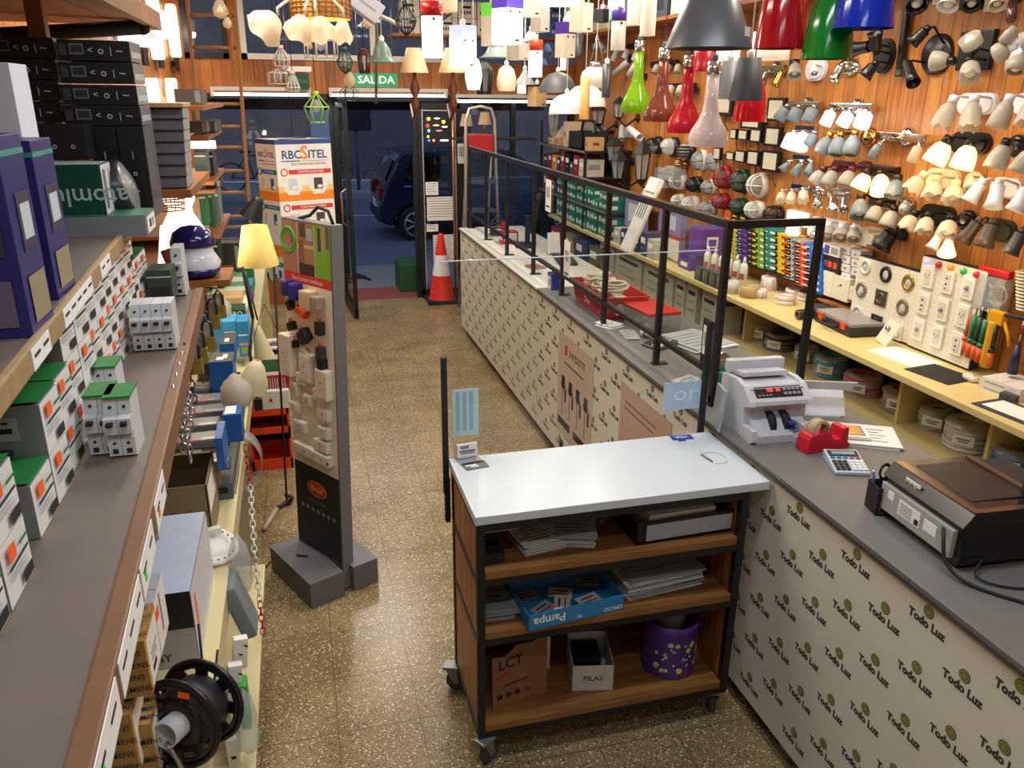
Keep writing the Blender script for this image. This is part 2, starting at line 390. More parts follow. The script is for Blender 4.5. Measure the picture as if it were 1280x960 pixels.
mb=MB(mat('#14161a',.8));mb.bx(-1.2,3.2,YF+.1,YF+1.5,2.28,2.4);mb.bx(-1.2,3.2,YF+1.45,YF+1.5,2.02,2.3);struct(mb,'exterior_awning_roof')
def shrub(x,y,r,label):
 t=thing('roadside_shrub',label,'shrub',(x,y,-.03),0,'shrubs across the street')
 mb=MB(mat('#2f4030',.8));rr=random.Random(int(x*100))
 for k in range(160):
  a,b,q=rr.uniform(0,2*PI),rr.uniform(0,PI/2),r*rr.uniform(.5,1)
  c=Vector((q*math.cos(a)*math.cos(b),.5*q*math.sin(a)*math.cos(b),.15+q*1.1*math.sin(b)))
  M=Matrix.Translation(c)@Matrix.Rotation(rr.uniform(0,6),4,(rr.random(),rr.random(),rr.random()))
  mb.add([(-.03,0,0),(0,-.015,0),(.06,0,0),(0,.015,.01)],[(0,1,2,3)],M)
 part(mb,'foliage',t);mb=MB(BRONZE);mb.cyl((0,0,0),(0,0,r*.7),.02);part(mb,'stem',t)
shrub(1.25,21.2,.55,'small dark shrub growing on the far pavement beyond the doorway')
shrub(2.3,21.4,.75,'wider dark shrub growing behind the parked car across the street')
t=thing('street_sign','dark box sign on a pole across the street seen through the doorway','sign',(1.55,20.6,-.03))
mb=MB(DGREY);mb.cyl((0,0,0),(0,0,1.4),.04);part(mb,'pole',t);mb=MB(MATTE);mb.box((0,0,1.65),(.75,.15,.5),None,.02);part(mb,'sign_box',t)
t=thing('pavement_stand','black metal sign stand with tall uprights outside the open glass door','sign stand',(.60,10.35,-.05),math.radians(20))
for x in(-.02,.07):
 mb=MB(MATTE);mb.bx(x,x+.025,-.012,.012,.0,1.0 if x<0 else .86);part(mb,'upright',t)
mb=MB(MATTE);mb.bx(-.12,.22,-.015,.015,0,.03);mb.bx(-.1,-.07,-.2,.2,0,.025);mb.bx(.18,.21,-.2,.2,0,.025);part(mb,'base',t)
mb=MB(mat('#20502e',.6));mb.bx(1.12,1.42,9.3,9.8,-.05,.33,None,.02)
one(mb,'green_planter','dark green low planter box on the pavement beside the doorway','planter')
CARB=mat('#1a2740',.12,.3,var=.02)
def car():
 t=thing('parked_hatchback','dark blue hatchback car parked across the doorway, tail end showing','car',(1.36,13.75,-.2))
 body=[(0.02,.35),(0.0,.62),(.06,.80),(.12,1.0),(.30,1.36),(.42,1.50),(.8,1.56),(1.6,1.58),(2.3,1.50),(2.95,1.12),(3.6,1.0),(4.0,.86),(4.1,.6),(4.08,.34),(3.75,.25),(3.70,.42),(3.55,.60),(3.3,.66),(3.05,.60),(2.9,.42),(2.85,.25),(1.02,.25),(.98,.42),(.84,.60),(.62,.66),(.40,.60),(.26,.42),(.22,.28)]
 M=Matrix(((1,0,0,0),(0,0,1,0),(0,1,0,0),(0,0,0,1)))
 bm_=MB(CARB);bm_.prism(body,1.6,M);
 o=part(bm_,'car_body',t);bv=o.modifiers.new('round','BEVEL');bv.width=.06;bv.segments=3;bv.limit_method='ANGLE'
 for y in(-.005,1.595):
  Mg=Matrix(((1,0,0,0),(0,0,1,y),(0,1,0,0),(0,0,0,1)))
  for pl in([(.42,1.02),(.55,1.40),(1.25,1.46),(1.25,1.02)],[(1.31,1.02),(1.31,1.46),(2.2,1.42),(2.75,1.06)]):g=MB(mat('#07090c',.05));g.prism(pl,.01,Mg);part(g,'side_window',t)
 g=MB(mat('#07090c',.05));g.add([(.115,.15,1.04),(.115,1.45,1.04),(.275,1.35,1.36),(.275,.25,1.36)],[(0,1,2,3)]);part(g,'rear_window',t)
 for y in(.1,1.42):
  l=MB(mat('#7c0f14',.2));l.box((.05,y+.04,.83),(.1,.2,.24),None,.03);part(l,'tail_light',t)
 l=MB(mat('#cfd3d6',.5));l.box((-.005,.8,.62),(.02,.5,.12));part(l,'number_plate',t)
 l=MB(MATTE);l.box((.02,.8,.44),(.08,1.55,.16),None,.03);part(l,'bumper',t)
 l=MB(STEEL);l.tube([(.43,-.03,.95),(.50,-.03,.95),(.55,-.03,.95)],.012);part(l,'door_handle',t)
 for x in(.62,3.3):
  for y in(-.01,1.41):
   wh=MB(mat('#0f1012',.8));wh.lathe([(.15,0),(.29,.0),(.315,.03),(.315,.17),(.29,.2),(.15,.2)],frame((x,y+.2,.315),(1,0,0),(0,0,1)),28);w_=part(wh,'wheel',t)
   hc=MB(STEEL);hc.lathe([(.0,0),(.05,.01),(.06,0)],frame((x,y,.315),(1,0,0),(0,0,1)),12)
   for k in range(7):
    a=2*PI*k/7;hc.cyl((x,y+.0,.315),(x+.2*math.cos(a),y+.0,.315+.2*math.sin(a)),.018,.025,n=6)
   hc.torus(.205,.016,frame((x,y,.315),(1,0,0),(0,0,1)),24,6)
   h_=part(hc,'hubcap',t);h_.parent=w_
car()
t=thing('bicycle','dark bicycle standing across the street, seen through the shop window beside the ladder','bicycle',(-.9,20.4,-.02))
for x in(-.5,.5):
 mb=MB(MATTE);mb.torus(.33,.018,frame((x,0,.35),(1,0,0),(0,0,1)),30,6)
 wq=part(mb,'wheel',t);mb=MB(STEEL)
 for k in range(10):
  a=PI*k/10;mb.cyl((x-.32*math.cos(a),0,.35-.32*math.sin(a)),(x+.32*math.cos(a),0,.35+.32*math.sin(a)),.0025,n=4)
 q=part(mb,'spokes',t);q.parent=wq
mb=MB(mat('#1d2a55',.3));F_={'a':(-.5,0,.35),'b':(0,0,.32),'c':(-.12,0,.85),'d':(.34,0,.82),'e':(.5,0,.35)}
for a,b in('ab','ac','bc','bd','cd','de'):mb.cyl(F_[a],F_[b],.016,n=8)
part(mb,'frame',t);mb=MB(MATTE);mb.box((-.13,0,.93),(.24,.1,.05),None,.02);part(mb,'saddle',t)
mb=MB(MATTE);mb.tube([(.34,0,.82),(.32,0,.98),(.3,-.25,1.0)],.014);mb.tube([(.32,0,.98),(.3,.25,1.0)],.014);part(mb,'handlebar',t)
def tube_light(x0,x1,y,z,label,n=1):
 t=thing('fluorescent_tube',label,'tube light',((x0+x1)/2,y,z));L_=(x1-x0)/2
 mb=MB(mat('#d8d8d4',.4));mb.bx(-L_,L_,-.03,.03,.035,.07);mb.bx(-L_,-L_+.03,-.02,.02,-.02,.04);mb.bx(L_-.03,L_,-.02,.02,-.02,.04);part(mb,'batten',t);mb=MB(STEEL)
 for s in(-1,1):mb.bx(s*L_*.7-.015,s*L_*.7+.015,.02,YF-y-.001,.045,.065)
 part(mb,'wall_bracket',t)
 mb=MB(mat('#f0f6ff',.4,emit=5.));mb.cyl((-L_+.03,0,0),(L_-.03,0,0),.014);part(mb,'tube',t)
tube_light(-.72,.24,8.86,2.19,'fluorescent tube over the shop window, beside the wooden ladder')
tube_light(.42,1.64,8.86,2.19,'long fluorescent tube over the open doorway')
tube_light(1.72,2.85,8.86,2.14,'fluorescent tube over the window behind the stepladder')
area('facade_tube_light',(.2,8.7,2.12),2.2,.1,16,(.86,.93,1))
def sign(x,y,z,w_,h_,label,lit):
 t=thing('exit_sign',label,'exit sign',(x,y,z))
 mb=MB(mat('#0f8a62' if lit else '#1e4a32',.4,emit=.35 if lit else 0));mb.box((0,0,h_/2),(w_,.02,h_),None,.003)
 part(mb,'plate',t);mb=MB(WHITE);mb.text('SALIDA',min(h_*.8,w_*.24),frame((0,-.0112,h_/2),(1,0,0),(0,0,1)),0,1.1);part(mb,'lettering',t)
 mb=MB(STEEL)
 for s in(-1,1):mb.cyl((s*w_*.4,0,h_),(s*w_*.4,0,ZC-z),.003,n=6)
 part(mb,'hanging_rod',t)
 return t
sign(.865,8.5,2.27,.42,.125,'lit green exit sign reading SALIDA hanging over the doorway',True)
t=sign(.12,8.8,2.24,.22,.15,'dim dark green exit sign under a white box lamp',False)
t.children[1].data.materials[0]=mat('#3a7a50',.5)
mb=MB(WHITE);mb.box((0,0,.19),(.28,.06,.05),None,.006);part(mb,'lamp_housing',t)
# == the service counter
CT=1.02
PANEL=mat('#e2dfd0',.45,var=.03);LOGOG=mat('#8d9146',.6);LOGOI=mat('#3c3c36',.7)
LAM=mat('#6c6b69',.42,var=.12,scale=40);LAMW=mat('#d9dad4',.3,var=.03)
def logos(mb,x,y0,y1,zb=.08):
 LOGOI,LOGOG=(mat('#3c3c36',.7),mat('#8d9146',.6))if y0<2 else(mat('#8b8a7c',.7),mat('#b4b68a',.6))  # far section's print paled: wash of light put into its colours
 j0=-20
 for i in range(-20,60):
  y=2.114-.1425*i if False else 2.114+.1425*i
  if not(y0+.05<y<y1-.05):continue
  off=0 if i%2==0 else .087
  for k in range(6):
   z=.873+off-.174*k
   if z<zb+.03 or z>.985:continue
   M=frame((x-.0008,y,z),(0,-1,0),(0,0,1))
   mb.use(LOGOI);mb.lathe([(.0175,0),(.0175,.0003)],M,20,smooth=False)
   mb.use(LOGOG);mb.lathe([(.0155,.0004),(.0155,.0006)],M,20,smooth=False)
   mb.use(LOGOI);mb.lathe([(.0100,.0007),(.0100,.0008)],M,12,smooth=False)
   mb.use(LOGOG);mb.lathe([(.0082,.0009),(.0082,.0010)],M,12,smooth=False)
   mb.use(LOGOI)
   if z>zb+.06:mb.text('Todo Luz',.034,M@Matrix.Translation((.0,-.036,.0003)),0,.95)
def counter(name,label,y0,y1,top,loc_y):
 t=thing(name,label,'counter',(1.78,loc_y,0))
 mb=MB(PANEL);mb.bx(1.492,1.510,y0,y1,.073,CT-.028);o=part(mb,'front_panel',t,world=True)
 mb=MB(PANEL);logos(mb,1.492,y0,y1);q=part(mb,'printed_logo',o,world=True)
 mb=MB(top);mb.bx(1.478,2.10,y0,y1,CT-.028,CT,None,.004);part(mb,'worktop_slab',t,world=True)
 mb=MB(DARKSEAM);mb.bx(1.476,1.480,y0,y1,CT-.022,CT-.012);part(mb,'edge_strip',t,world=True)
 mb=MB(mat('#b9a47c',.6));
 for y in(y0+.01,(y0+y1)/2,y1-.01):mb.bx(1.51,2.05,y-.01,y+.01,.073,CT-.028)
 mb.bx(1.51,2.05,y0,y1,.073,.09);mb.bx(1.51,2.05,y0,y1,.5,.518);part(mb,'carcass',t,world=True)
 n=max(2,int((y1-y0)/.5))
 for k in range(n):
  y=y0+.12+(y1-y0-.24)*k/(n-1)
  mb=MB(mat('#b08a58' if k%3 else '#2a2420',.6));mb.bx(1.53,1.60,y-.03,y+.03,0,.073);part(mb,'leg',t,world=True)
 return t
counter('service_counter','long patterned counter with a grey worktop carrying the printer and cash machine',-.5,4.90,LAM,2.2)
counter('display_counter','patterned counter section with a white worktop at the far end near the door',4.91,7.5,LAMW,6.2)
def poster(name,label,a,b,zb,kind):
 """a, b = (y, z top) of far and near upper corners"""
 y1,y0,z1=a[0],b[0],(a[1]+b[1])/2;x=1.4895
 mb=MB(mat('#cbb6a4' if kind else '#c9a694',.6));mb.bx(x,x+.0015,y0,y1,zb,z1)
 wd=y1-y0;M0=frame((x-.0006,y1,z1),(0,-1,0),(0,0,1))
 def rct(u0,v0,u1,v1,m_):mb.use(m_);mb.add([(u0*wd,-v0*wd,0),(u1*wd,-v0*wd,0),(u1*wd,-v1*wd,0),(u0*wd,-v1*wd,0)],[(0,1,2,3)],M0)
 RD=mat('#d0342a',.6)
 if kind:
  rct(.2,.1,.28,.2,RD);mb.use(INK);mb.text('SWISSOTE',.10*wd,M0@Matrix.Translation((.56*wd,-.16*wd,0)))
  rct(.2,.27,.75,.285,INK)
  for r,v in enumerate((.55,1.25)):
   for c in range(4):
    u=.13+.22*c
    rct(u,v-.12,u+.10,v+.02,INK);rct(u+.03,v+.02,u+.045,v+.3,INK);rct(u-.03,v-.03,u+.14,v-.015,INK);rct(u+.1,v+.0,u+.15,v+.14,INK)
   rct(.05,v+.34,.42,v+.42,INK);rct(.52,v+.34,.9,v+.42,INK)
  rct(.03,1.72,.4,1.84,RD);rct(.48,1.72,.92,1.84,INK)
  rct(.05,1.9,.9,1.92,INK);rct(.05,1.96,.7,1.98,INK)
 else:
  rct(.1,.14,.75,.15,INK);rct(.1,.2,.7,.21,INK);rct(.55,.35,.95,.47,RD);rct(.57,.37,.93,.45,mat('#d9b7a6',.6))
  for k in range(7):rct(.1+.09*k,.55+.03*(k%3),.105+.09*k,1.0,RD)
  rct(.08,.3,.085,1.1,RD);rct(.08,1.1,.9,1.105,INK)
 one(mb,name,label,'poster')
a,b=P(699,412,x=1.49),P(742.5,449,x=1.49);poster('product_poster','beige poster with rows of black lamp drawings on the counter front',(a.y,a.z),(b.y,b.z),P(696,521,x=1.49).z-.07,1)
a,b=P(777,476,x=1.49),P(840,530,x=1.49);poster('price_poster','pinkish poster with a red framed box on the counter front behind the trolley',(a.y,a.z),(b.y,b.z),a.z-.48,0)
t=thing('glass_counter_screen','black framed glass screen standing along the counter top','glass screen',(1.575,5.1,CT))
ys=[7.45,6.78,6.06,5.325,4.683,3.958,3.273,2.73]
RB=.028
mb=MB(BLACK);mb.bx(1.562,1.590,2.716,7.464,1.735,1.763);part(mb,'top_rail',t,world=True)
mb=MB(mat('#8b8f93',.25,.8));mb.bx(1.566,1.586,2.716,7.464,1.763,1.766);part(mb,'edge_strip',t,'bright metal strip along the top rail',world=True)
mb=MB(BLACK);mb.bx(1.565,1.587,2.73,7.45,1.14,1.162);part(mb,'lower_rail',t,world=True)
for i,y in enumerate(ys):
 mb=MB(BLACK);mb.bx(1.563,1.588,y-.013,y+.013,CT,1.74);mb.bx(1.555,1.63,y-.02,y+.02,CT,CT+.006);part(mb,'post',t,world=True)
for a,b in zip(ys[1:],ys[:-1]):
 mb=MB(GLASS);mb.bx(1.573,1.577,a+.013,b-.013,1.162,1.735);part(mb,'glass_pane',t,world=True)
xe=1.96
mb=MB(BLACK);mb.bx(1.563,xe+.026,2.718,2.742,1.735,1.763);mb.bx(xe,xe+.026,2.718,2.742,1.04,1.74);mb.bx(1.563,xe+.026,2.718,2.742,1.035,1.06);part(mb,'return_frame',t,world=True)
mb=MB(GLASS);mb.bx(1.588,xe,2.728,2.732,1.06,1.735);part(mb,'glass_pane',t,world=True)
def pane_label(py,pz,w_,h_,label,name='qr_card',black=True,arch=False):
 mb=MB(PAPER if not black else MATTE);M=frame((1.568,py,pz),(0,-1,0),(0,0,1))
 mb.box((0,0,.001),(w_,h_,.002),M);mb.use(PAPER)
 if black:mb.box((0,h_*.1,.0025),(w_*.8,h_*.55,.001),M)
 mb.use(mat('#a8a8a4',.7));mb.box((0,h_*.12,.0035),(w_*.6,w_*.6,.001),M);mb.use(INK);mb.box((0,-h_*.33,.0035),(w_*.6,h_*.05,.001),M)
 one(mb,name,label,'card')
p=P(884,440,x=1.568);pane_label(p.y,1.25,.1,.22,'black payment card with an arched white label stuck inside the glass screen near its end')
p=P(709,320,x=1.568);pane_label(p.y,1.26,.11,.24,'white payment card on the glass screen above the red basket',black=False)
p=P(686,226,x=1.568);pane_label(p.y,1.6,.11,.2,'small white card high on the glass screen',black=False)
# == the trolley
TX0,TX1,TY0,TY1,TZ=.457,1.448,2.125,2.565,.98
t=thing('display_trolley','wheeled trolley with a white top, black steel frame and three wooden shelves','trolley',(.95,2.34,0))
mb=MB(mat('#cdd6de',.22,var=.02));mb.bx(TX0,TX1+.03,TY0,TY1,TZ-.03,TZ,None,.003);part(mb,'white_top',t,world=True)
lx=(.475,1.395);ly=(TY0+.015,TY1-.03)
for x in lx:
 for y in ly:
  mb=MB(BLACK);mb.bx(x-.013,x+.013,y-.013,y+.013,.115,TZ-.03);part(mb,'leg',t,world=True)
mb=MB(BLACK)
for z in(TZ-.045,.735,.505,.125):
 for y in ly:mb.bx(lx[0],lx[1],y-.012,y+.012,z-.012,z+.012)
 for x in lx:mb.bx(x-.012,x+.012,ly[0],ly[1],z-.012,z+.012)
part(mb,'frame_rail',t,world=True)
SH=(.775,.545,.165)
for z in SH:
 mb=MB(TROLW);mb.bx(lx[0]+.014,lx[1]-.014,ly[0]-.01,ly[1],z-.028,z,None,.002);part(mb,'shelf',t,world=True)
for x in lx:
 mb=MB(TROLS);mb.bx(x-.009,x+.009,ly[0]+.014,ly[1]-.014,.137,TZ-.057);part(mb,'side_panel',t,world=True)
mb=MB(mat('#1a1512',.8));mb.bx(lx[0]+.014,lx[1]-.014,ly[1]+.0,ly[1]+.008,.137,TZ-.057);part(mb,'back_panel',t,world=True)
for i,(x,y,a)in enumerate(((lx[0]+.01,ly[0]-.01,35),(lx[0]-.03,ly[1],-20),(lx[1]-.02,ly[0]+.02,75),(lx[1]-.02,ly[1],60))):
 mb=MB(mat('#85898c',.4,.6));Mw=Matrix.Translation((x,y,0))@Matrix.Rotation(math.radians(a),4,'Z')
 mb.box((0,0,.108),(.06,.05,.012),Mw,.003)
 for s in(-.019,.019):mb.add([(-.02,s-.002,.1),(.025,s-.002,.1),(.032,s-.002,.04),(.014,s-.002,.038),(-.02,s+.002,.1),(.025,s+.002,.1),(.032,s+.002,.04),(.014,s+.002,.038)],[(0,1,2,3),(4,7,6,5),(0,4,5,1),(1,5,6,2),(2,6,7,3),(3,7,4,0)],Mw)
 c=part(mb,'caster',t,world=True)
 mb=MB(mat('#3b3f42',.6));Mq=Mw@Matrix.Translation((.022,.014,.042))@Matrix.Rotation(PI/2,4,'X')
 mb.lathe([(.008,0),(.03,0),(.042,.005),(.042,.023),(.03,.028),(.008,.028)],Mq,24)
 mb.use(STEEL);mb.lathe([(.012,-.003),(.012,.031)],Mq,12)
 q=part(mb,'caster_wheel',c,world=True)
YB=2.585
t=thing('trolley_screen','clear upright acrylic screen on two black posts behind the trolley top','screen',(.97,YB,.7))
xa,xb=P(555.5,500,y=YB).x,P(884,450,y=YB).x
for x,z0,z1 in((xa,P(556,617,y=YB).z,P(555,447,y=YB).z),(xb,.9,P(886,402,y=YB).z)):
 mb=MB(MATTE);mb.bx(x-.010,x+.010,YB-.01,YB+.01,z0,z1,None,.002);part(mb,'post',t,world=True)
mb=MB(MATTE);mb.bx(xa-.006,xa+.012,YB-.016,YB+.01,.72,.90);part(mb,'clamp',t,world=True)
mb=MB(mat('#fbfdfd',kind='glass'));mb.bx(xa-.004,xb+.01,YB+.011,YB+.016,.985,1.68);part(mb,'acrylic_pane',t,world=True)
mb=MB(mat('#c9d2d4',.2));mb.bx(xa-.004,xb+.01,YB+.0105,YB+.0165,1.68,1.683);part(mb,'pane_edge',t,world=True)
a=P(566,489,y=YB);b=P(599,544,y=YB);mb=MB(mat('#b9d3da',.5));mb.bx(a.x,b.x,YB+.009,YB+.011,b.z,a.z)
mb.use(mat('#8fb4c4',.6))
for k in range(3):mb.bx(a.x+.012+.024*k,a.x+.026+.024*k,YB+.008,YB+.009,b.z+.02,a.z-.01)
one(mb,'taped_leaflet','pale blue leaflet taped to the clear screen beside its black post','leaflet')
a=P(832,480,y=YB);b=P(883,510,y=YB);mb=MB(mat('#b4cce2',.4));mb.bx(a.x,b.x,YB+.008,YB+.011,b.z,a.z);mb.use(mat('#dbe7f0',.5))
mb.text('or',.085,frame(((a.x+b.x)/2+.0,YB+.007,(a.z+b.z)/2+.008),(1,0,0),(0,0,1)),0,1.3)
one(mb,'screen_sticker','pale blue sticker with big letters low on the clear screen','sticker')
p=P(586,575,z=TZ)
t=thing('card_holder','small clear holder of business cards on the corner of the white trolley top','card holder',(p.x,p.y,TZ),math.radians(8))
mb=MB(SMOKE);mb.bx(-.042,.042,-.04,.04,0,.003);mb.bx(-.042,.042,.036,.04,0,.05);part(mb,'holder',t)
mb=MB(PAPER);mb.box((0,.02,.03),(.075,.012,.05));mb.use(mat('#9a80b0',.7));mb.box((-.01,.0135,.045),(.03,.001,.012));mb.use(INK);mb.box((.0,.0135,.03),(.06,.001,.004));mb.box((.0,.0135,.022),(.05,.001,.003));part(mb,'business_card',t)
mb=MB(mat('#6a6a66',.6));mb.box((.005,-.052,.0015),(.085,.055,.003));mb.use(PAPER);mb.box((-.01,-.05,.0032),(.04,.01,.0004));mb.box((-.0,-.062,.0032),(.03,.008,.0004));part(mb,'flat_card',t)
p=P(852,547,z=TZ);M=Matrix.Translation((p.x,p.y,TZ))@Matrix.Rotation(math.radians(176),4,'Z')
mb=MB(mat('#2440a0',.4));mb.box((0,0,.0008),(.085,.042,.0016));mb.box((.01,.026,.0008),(.03,.014,.0016));mb.use(WHITE);mb.text('VISA',.026,Matrix.Translation((0,-.003,.0018)))
one(mb,'card_payment_sticker','small blue VISA sticker on the back corner of the white trolley top','sticker',M=M)
p=P(884,574,z=TZ);t=thing('chained_pen','thin pen lying on the white trolley top with its looped cord','pen',(p.x,p.y,TZ))
mb=MB(mat('#7b8794',.4));mb.cyl((-.005,.035,.004),(.004,-.03,.004),.0035);part(mb,'pen_body',t)
mb=MB(mat('#c3cacd',.5));mb.tube([(-.005,.035,.004)]+[(.03+.04*math.cos(a),.0+.05*math.sin(a),.003)for a in[2.4-.35*k for k in range(14)]],.0012,6);part(mb,'cord',t)
def fy(x,z,dy=.0):return ly[0]+.0+dy
t=thing('lever_arch_file','black box file with a pale label strip lying on the top trolley shelf','file',(1.20,2.27,SH[0]),math.radians(2))
mb=MB(BLACK);mb.bx(-.185,.19,-.10,.14,0,.012);mb.bx(-.185,.19,-.10,-.092,0,.085);mb.bx(-.185,-.177,-.1,.14,0,.07);part(mb,'case',t)
mb=MB(mat('#a9b0b8',.5));mb.bx(-.15,.175,-.103,-.1,.014,.072);part(mb,'label_strip',t)
mb=MB(PAPER);mb.bx(-.13,.12,-.08,.13,.012,.095);part(mb,'paper_pad',t)
def papers(name,label,x,y,z,w_,d_,n,rz,col='#cfd0cc',jit=.008,cat='papers'):
 mb=MB(mat(col,.8),mat('#9fa4a6',.8),INK);rr=random.Random(int(x*1000+y*77))
 for k in range(n):
  mb.use(mb.mats[k%2]);M=Matrix.Translation((rr.uniform(-jit,jit),rr.uniform(-jit,jit),.004*k+.002))@Matrix.Rotation(rr.uniform(-.05,.05),4,'Z')
  mb.box((0,0,0),(w_,d_,.0034),M)
 mb.use(INK)
 for k in range(5):mb.box((-.02*(k%2),d_*(.3-.14*k),.004*n+.0003),(w_*.7,.004,.0004))
 return one(mb,name,label,cat,M=Matrix.Translation((x,y,z))@Matrix.Rotation(rz,4,'Z'))
papers('receipt_bundle','bundle of folded receipts on the top trolley shelf beside the black card',.70,2.27,SH[0],.15,.14,9,.2)
papers('receipt_bundle','tilted bundle of receipts held by a band next to the box file',.83,2.27,SH[0],.14,.15,12,-.3)
t=thing('card_reader','black flat card terminal at the end of the top trolley shelf','card terminal',(.525,2.25,SH[0]),.1)
mb=MB(MATTE);mb.box((0,0,.02),(.07,.16,.04),None,.008);part(mb,'body',t);mb=MB(DGREY);mb.box((0,.04,.041),(.05,.05,.003));part(mb,'screen',t)
mb=MB(GREY);mb.bx(.49,.60,2.135,2.15,.915,.935);one(mb,'label_holder','small grey label plate under the white trolley top','label plate')
t=thing('clothes_peg_clip','small clear clip lying between receipts and box file','clip',(.97,2.36,SH[0]),.6)
mb=MB(SMOKE);mb.box((0,.012,.012),(.08,.01,.014),None,.003);mb.box((0,-.012,.012),(.08,.01,.014),Matrix.Rotation(.25,4,'Z'),.003);part(mb,'jaw',t);mb=MB(STEEL);mb.torus(.01,.002,Matrix.Translation((0,0,.02)));part(mb,'spring',t)
t=thing('paper_ream_box','blue open paper box of cards, printed upside down, on the middle trolley shelf','box',(.79,2.235,SH[1]),math.radians(6))
BL=mat('#2e7fb4',.5);mb=MB(BL);mb.bx(-.175,.175,-.115,-.112,0,.062);mb.bx(-.175,.175,.112,.115,0,.062);mb.bx(-.175,-.172,-.115,.115,0,.062);mb.bx(.172,.175,-.115,.115,0,.062);mb.bx(-.175,.175,-.115,.115,0,.003)
mb.use(WHITE);Mq=frame((-.02,-.1156,.03),(1,0,0),(0,0,1))@Matrix.Rotation(PI,4,'Z');mb.text('Pampa',.044,Mq@Matrix.Translation((.08,-.002,0)));mb.text('OFICIO',.022,Mq@Matrix.Translation((-.155,.012,0)));mb.text('70',.018,Mq@Matrix.Translation((-.03,.012,0)))
part(mb,'tray',t)
for k,(x,y,a,c)in enumerate(((-.08,-.03,.6,'#b9b6b0'),(-.12,.05,.2,'#8b8f90'),(.0,.03,-.4,'#cfcac2'),(.08,-.04,.3,'#e0ddd6'),(.11,.06,-.2,'#777b7e'),(-.02,-.05,1.2,'#d8d3ca'))):
 mb=MB(mat(c,.6));mb.box((0,0,0),(.085,.055,.004));mb.use(INK);mb.box((0,.01,.0022),(.05,.006,.0005));mb.box((0,-.01,.0022),(.06,.004,.0005))
 one(mb,'loose_card','printed card lying in the blue paper box','card','loose cards in the blue paper box',M=Matrix.Translation((.79+x,2.235+y,SH[1]+.0055+.0052*k))@Matrix.Rotation(a,4,'Z'))
papers('catalogue_pile','thick pile of old catalogues beside the blue paper box',1.15,2.33,SH[1],.30,.25,16,.12,'#d8dde0',.012,'catalogues')
papers('magazine_pile','low pile of magazines at the end of the middle trolley shelf',.56,2.30,SH[1],.12,.22,9,-.05,'#8f9498',.01,'magazines')
t=thing('torn_carton','torn brown cardboard piece reading LCT standing on the bottom trolley shelf','carton',(.62,2.28,SH[2]),math.radians(14))
KR=mat('#8a6242',.8);mb=MB(KR)
pts=[(-.11,0),(.11,0),(.125,.24),(.06,.215),(0,.225),(-.05,.195),(-.10,.205)]
mb.prism(pts,.005,frame((0,-.06,0),(1,0,0),(0,.12,1)));mb.prism([(-.1,0),(.1,0),(.1,.17),(-.1,.15)],.005,frame((0,.045,0),(1,0,0),(0,-.05,1)));mb.bx(-.11,.11,-.06,.045,0,.004)
Mf=frame((0,-.0662,0),(1,0,0),(0,.12,1));mb.use(INK);mb.text('LCT',.055,Mf@Matrix.Translation((-.03,.165,.001)));mb.text('CE',.018,Mf@Matrix.Translation((.03,.04,.001)))
mb.use(RED);mb.add([(-.09,.125,.001),(-.03,.135,.001),(-.04,.128,.001),(-.085,.112,.001)],[(0,1,2,3)],Mf)
mb.use(INK)
for k in range(3):mb.box((-.08+.035*k,.045,.001),(.02,.018,.0005),Mf)
mb.box((-.01,.085,.001),(.1,.004,.0005),Mf);part(mb,'cardboard',t)
t=thing('battery_box','open white box marked PILAS on the bottom trolley shelf','box',(.925,2.30,SH[2]),math.radians(-12))
mb=MB(mat('#c9c8c2',.7));mb.bx(-.075,.075,-.1,-.097,0,.11);mb.bx(-.075,.075,.097,.1,0,.11);mb.bx(-.075,-.072,-.1,.1,0,.11);mb.bx(.072,.075,-.1,.1,0,.11);mb.bx(-.075,.075,-.1,.1,0,.003)
mb.use(INK);mb.text('PILAS',.03,frame((0,-.1008,.055),(1,0,0),(0,0,1)));part(mb,'box_body',t)
mb=MB(mat('#15161a',.6));mb.box((-.01,.02,.045),(.1,.12,.08),None,.01);one(mb,'power_adapter','black adapter lying inside the open white box','adapter',M=Matrix.Translation((.925,2.30,SH[2]+.003))@Matrix.Rotation(math.radians(-12),4,'Z'))
mb=MB(PAPER);mb.bx(-.015,.015,-.002,.002,0,.15);mb.use(INK);mb.cyl((0,-.0022,.135),(0,-.003,.135),.004,n=10)
one(mb,'white_hang_tag','narrow white card standing behind the torn carton','card',M=Matrix.Translation((.775,2.36,SH[2])))
t=thing('purple_tin','purple drum shaped tin printed with pale flowers on the bottom trolley shelf','tin',(1.235,2.275,SH[2]))
PU=mat('#5a35a0',.35);mb=MB(PU);mb.shell([(.096,0),(.1,.006),(.1,.20),(.103,.203),(.103,.215),(.1,.217),(.1,.225)],.003,None,36);mb.lathe([(.0,.002),(.096,.002)],None,30)
part(mb,'tin_body',t)
mb=MB(mat('#cfe3d0',.6),mat('#e8d75a',.6),mat('#8ac6a8',.6));rr=random.Random(4)
for k in range(34):
 a=rr.uniform(-2.6,-.5);z=rr.uniform(.03,.16);r=rr.uniform(.004,.012);mb.use(mb.mats[k%3])
 M=frame((.1006*math.cos(a),.1006*math.sin(a),z),(-math.sin(a),math.cos(a),0),(0,0,1))
 for q in range(5):
  b=2*PI*q/5;mb.lathe([(r*.5,0),(r*.5,.0004)],M@Matrix.Translation((r*.6*math.cos(b),r*.6*math.sin(b),0)),8,smooth=False)
part(mb,'printed_flowers',t)
mb=MB(SMOKE);mb.shell([(.05,0),(.055,.01),(.055,.13),(.045,.15),(.045,.16)],.003)
one(mb,'glass_jar','clear glass jar standing inside the purple tin','jar',M=Matrix.Translation((1.24,2.29,SH[2]+.08)))
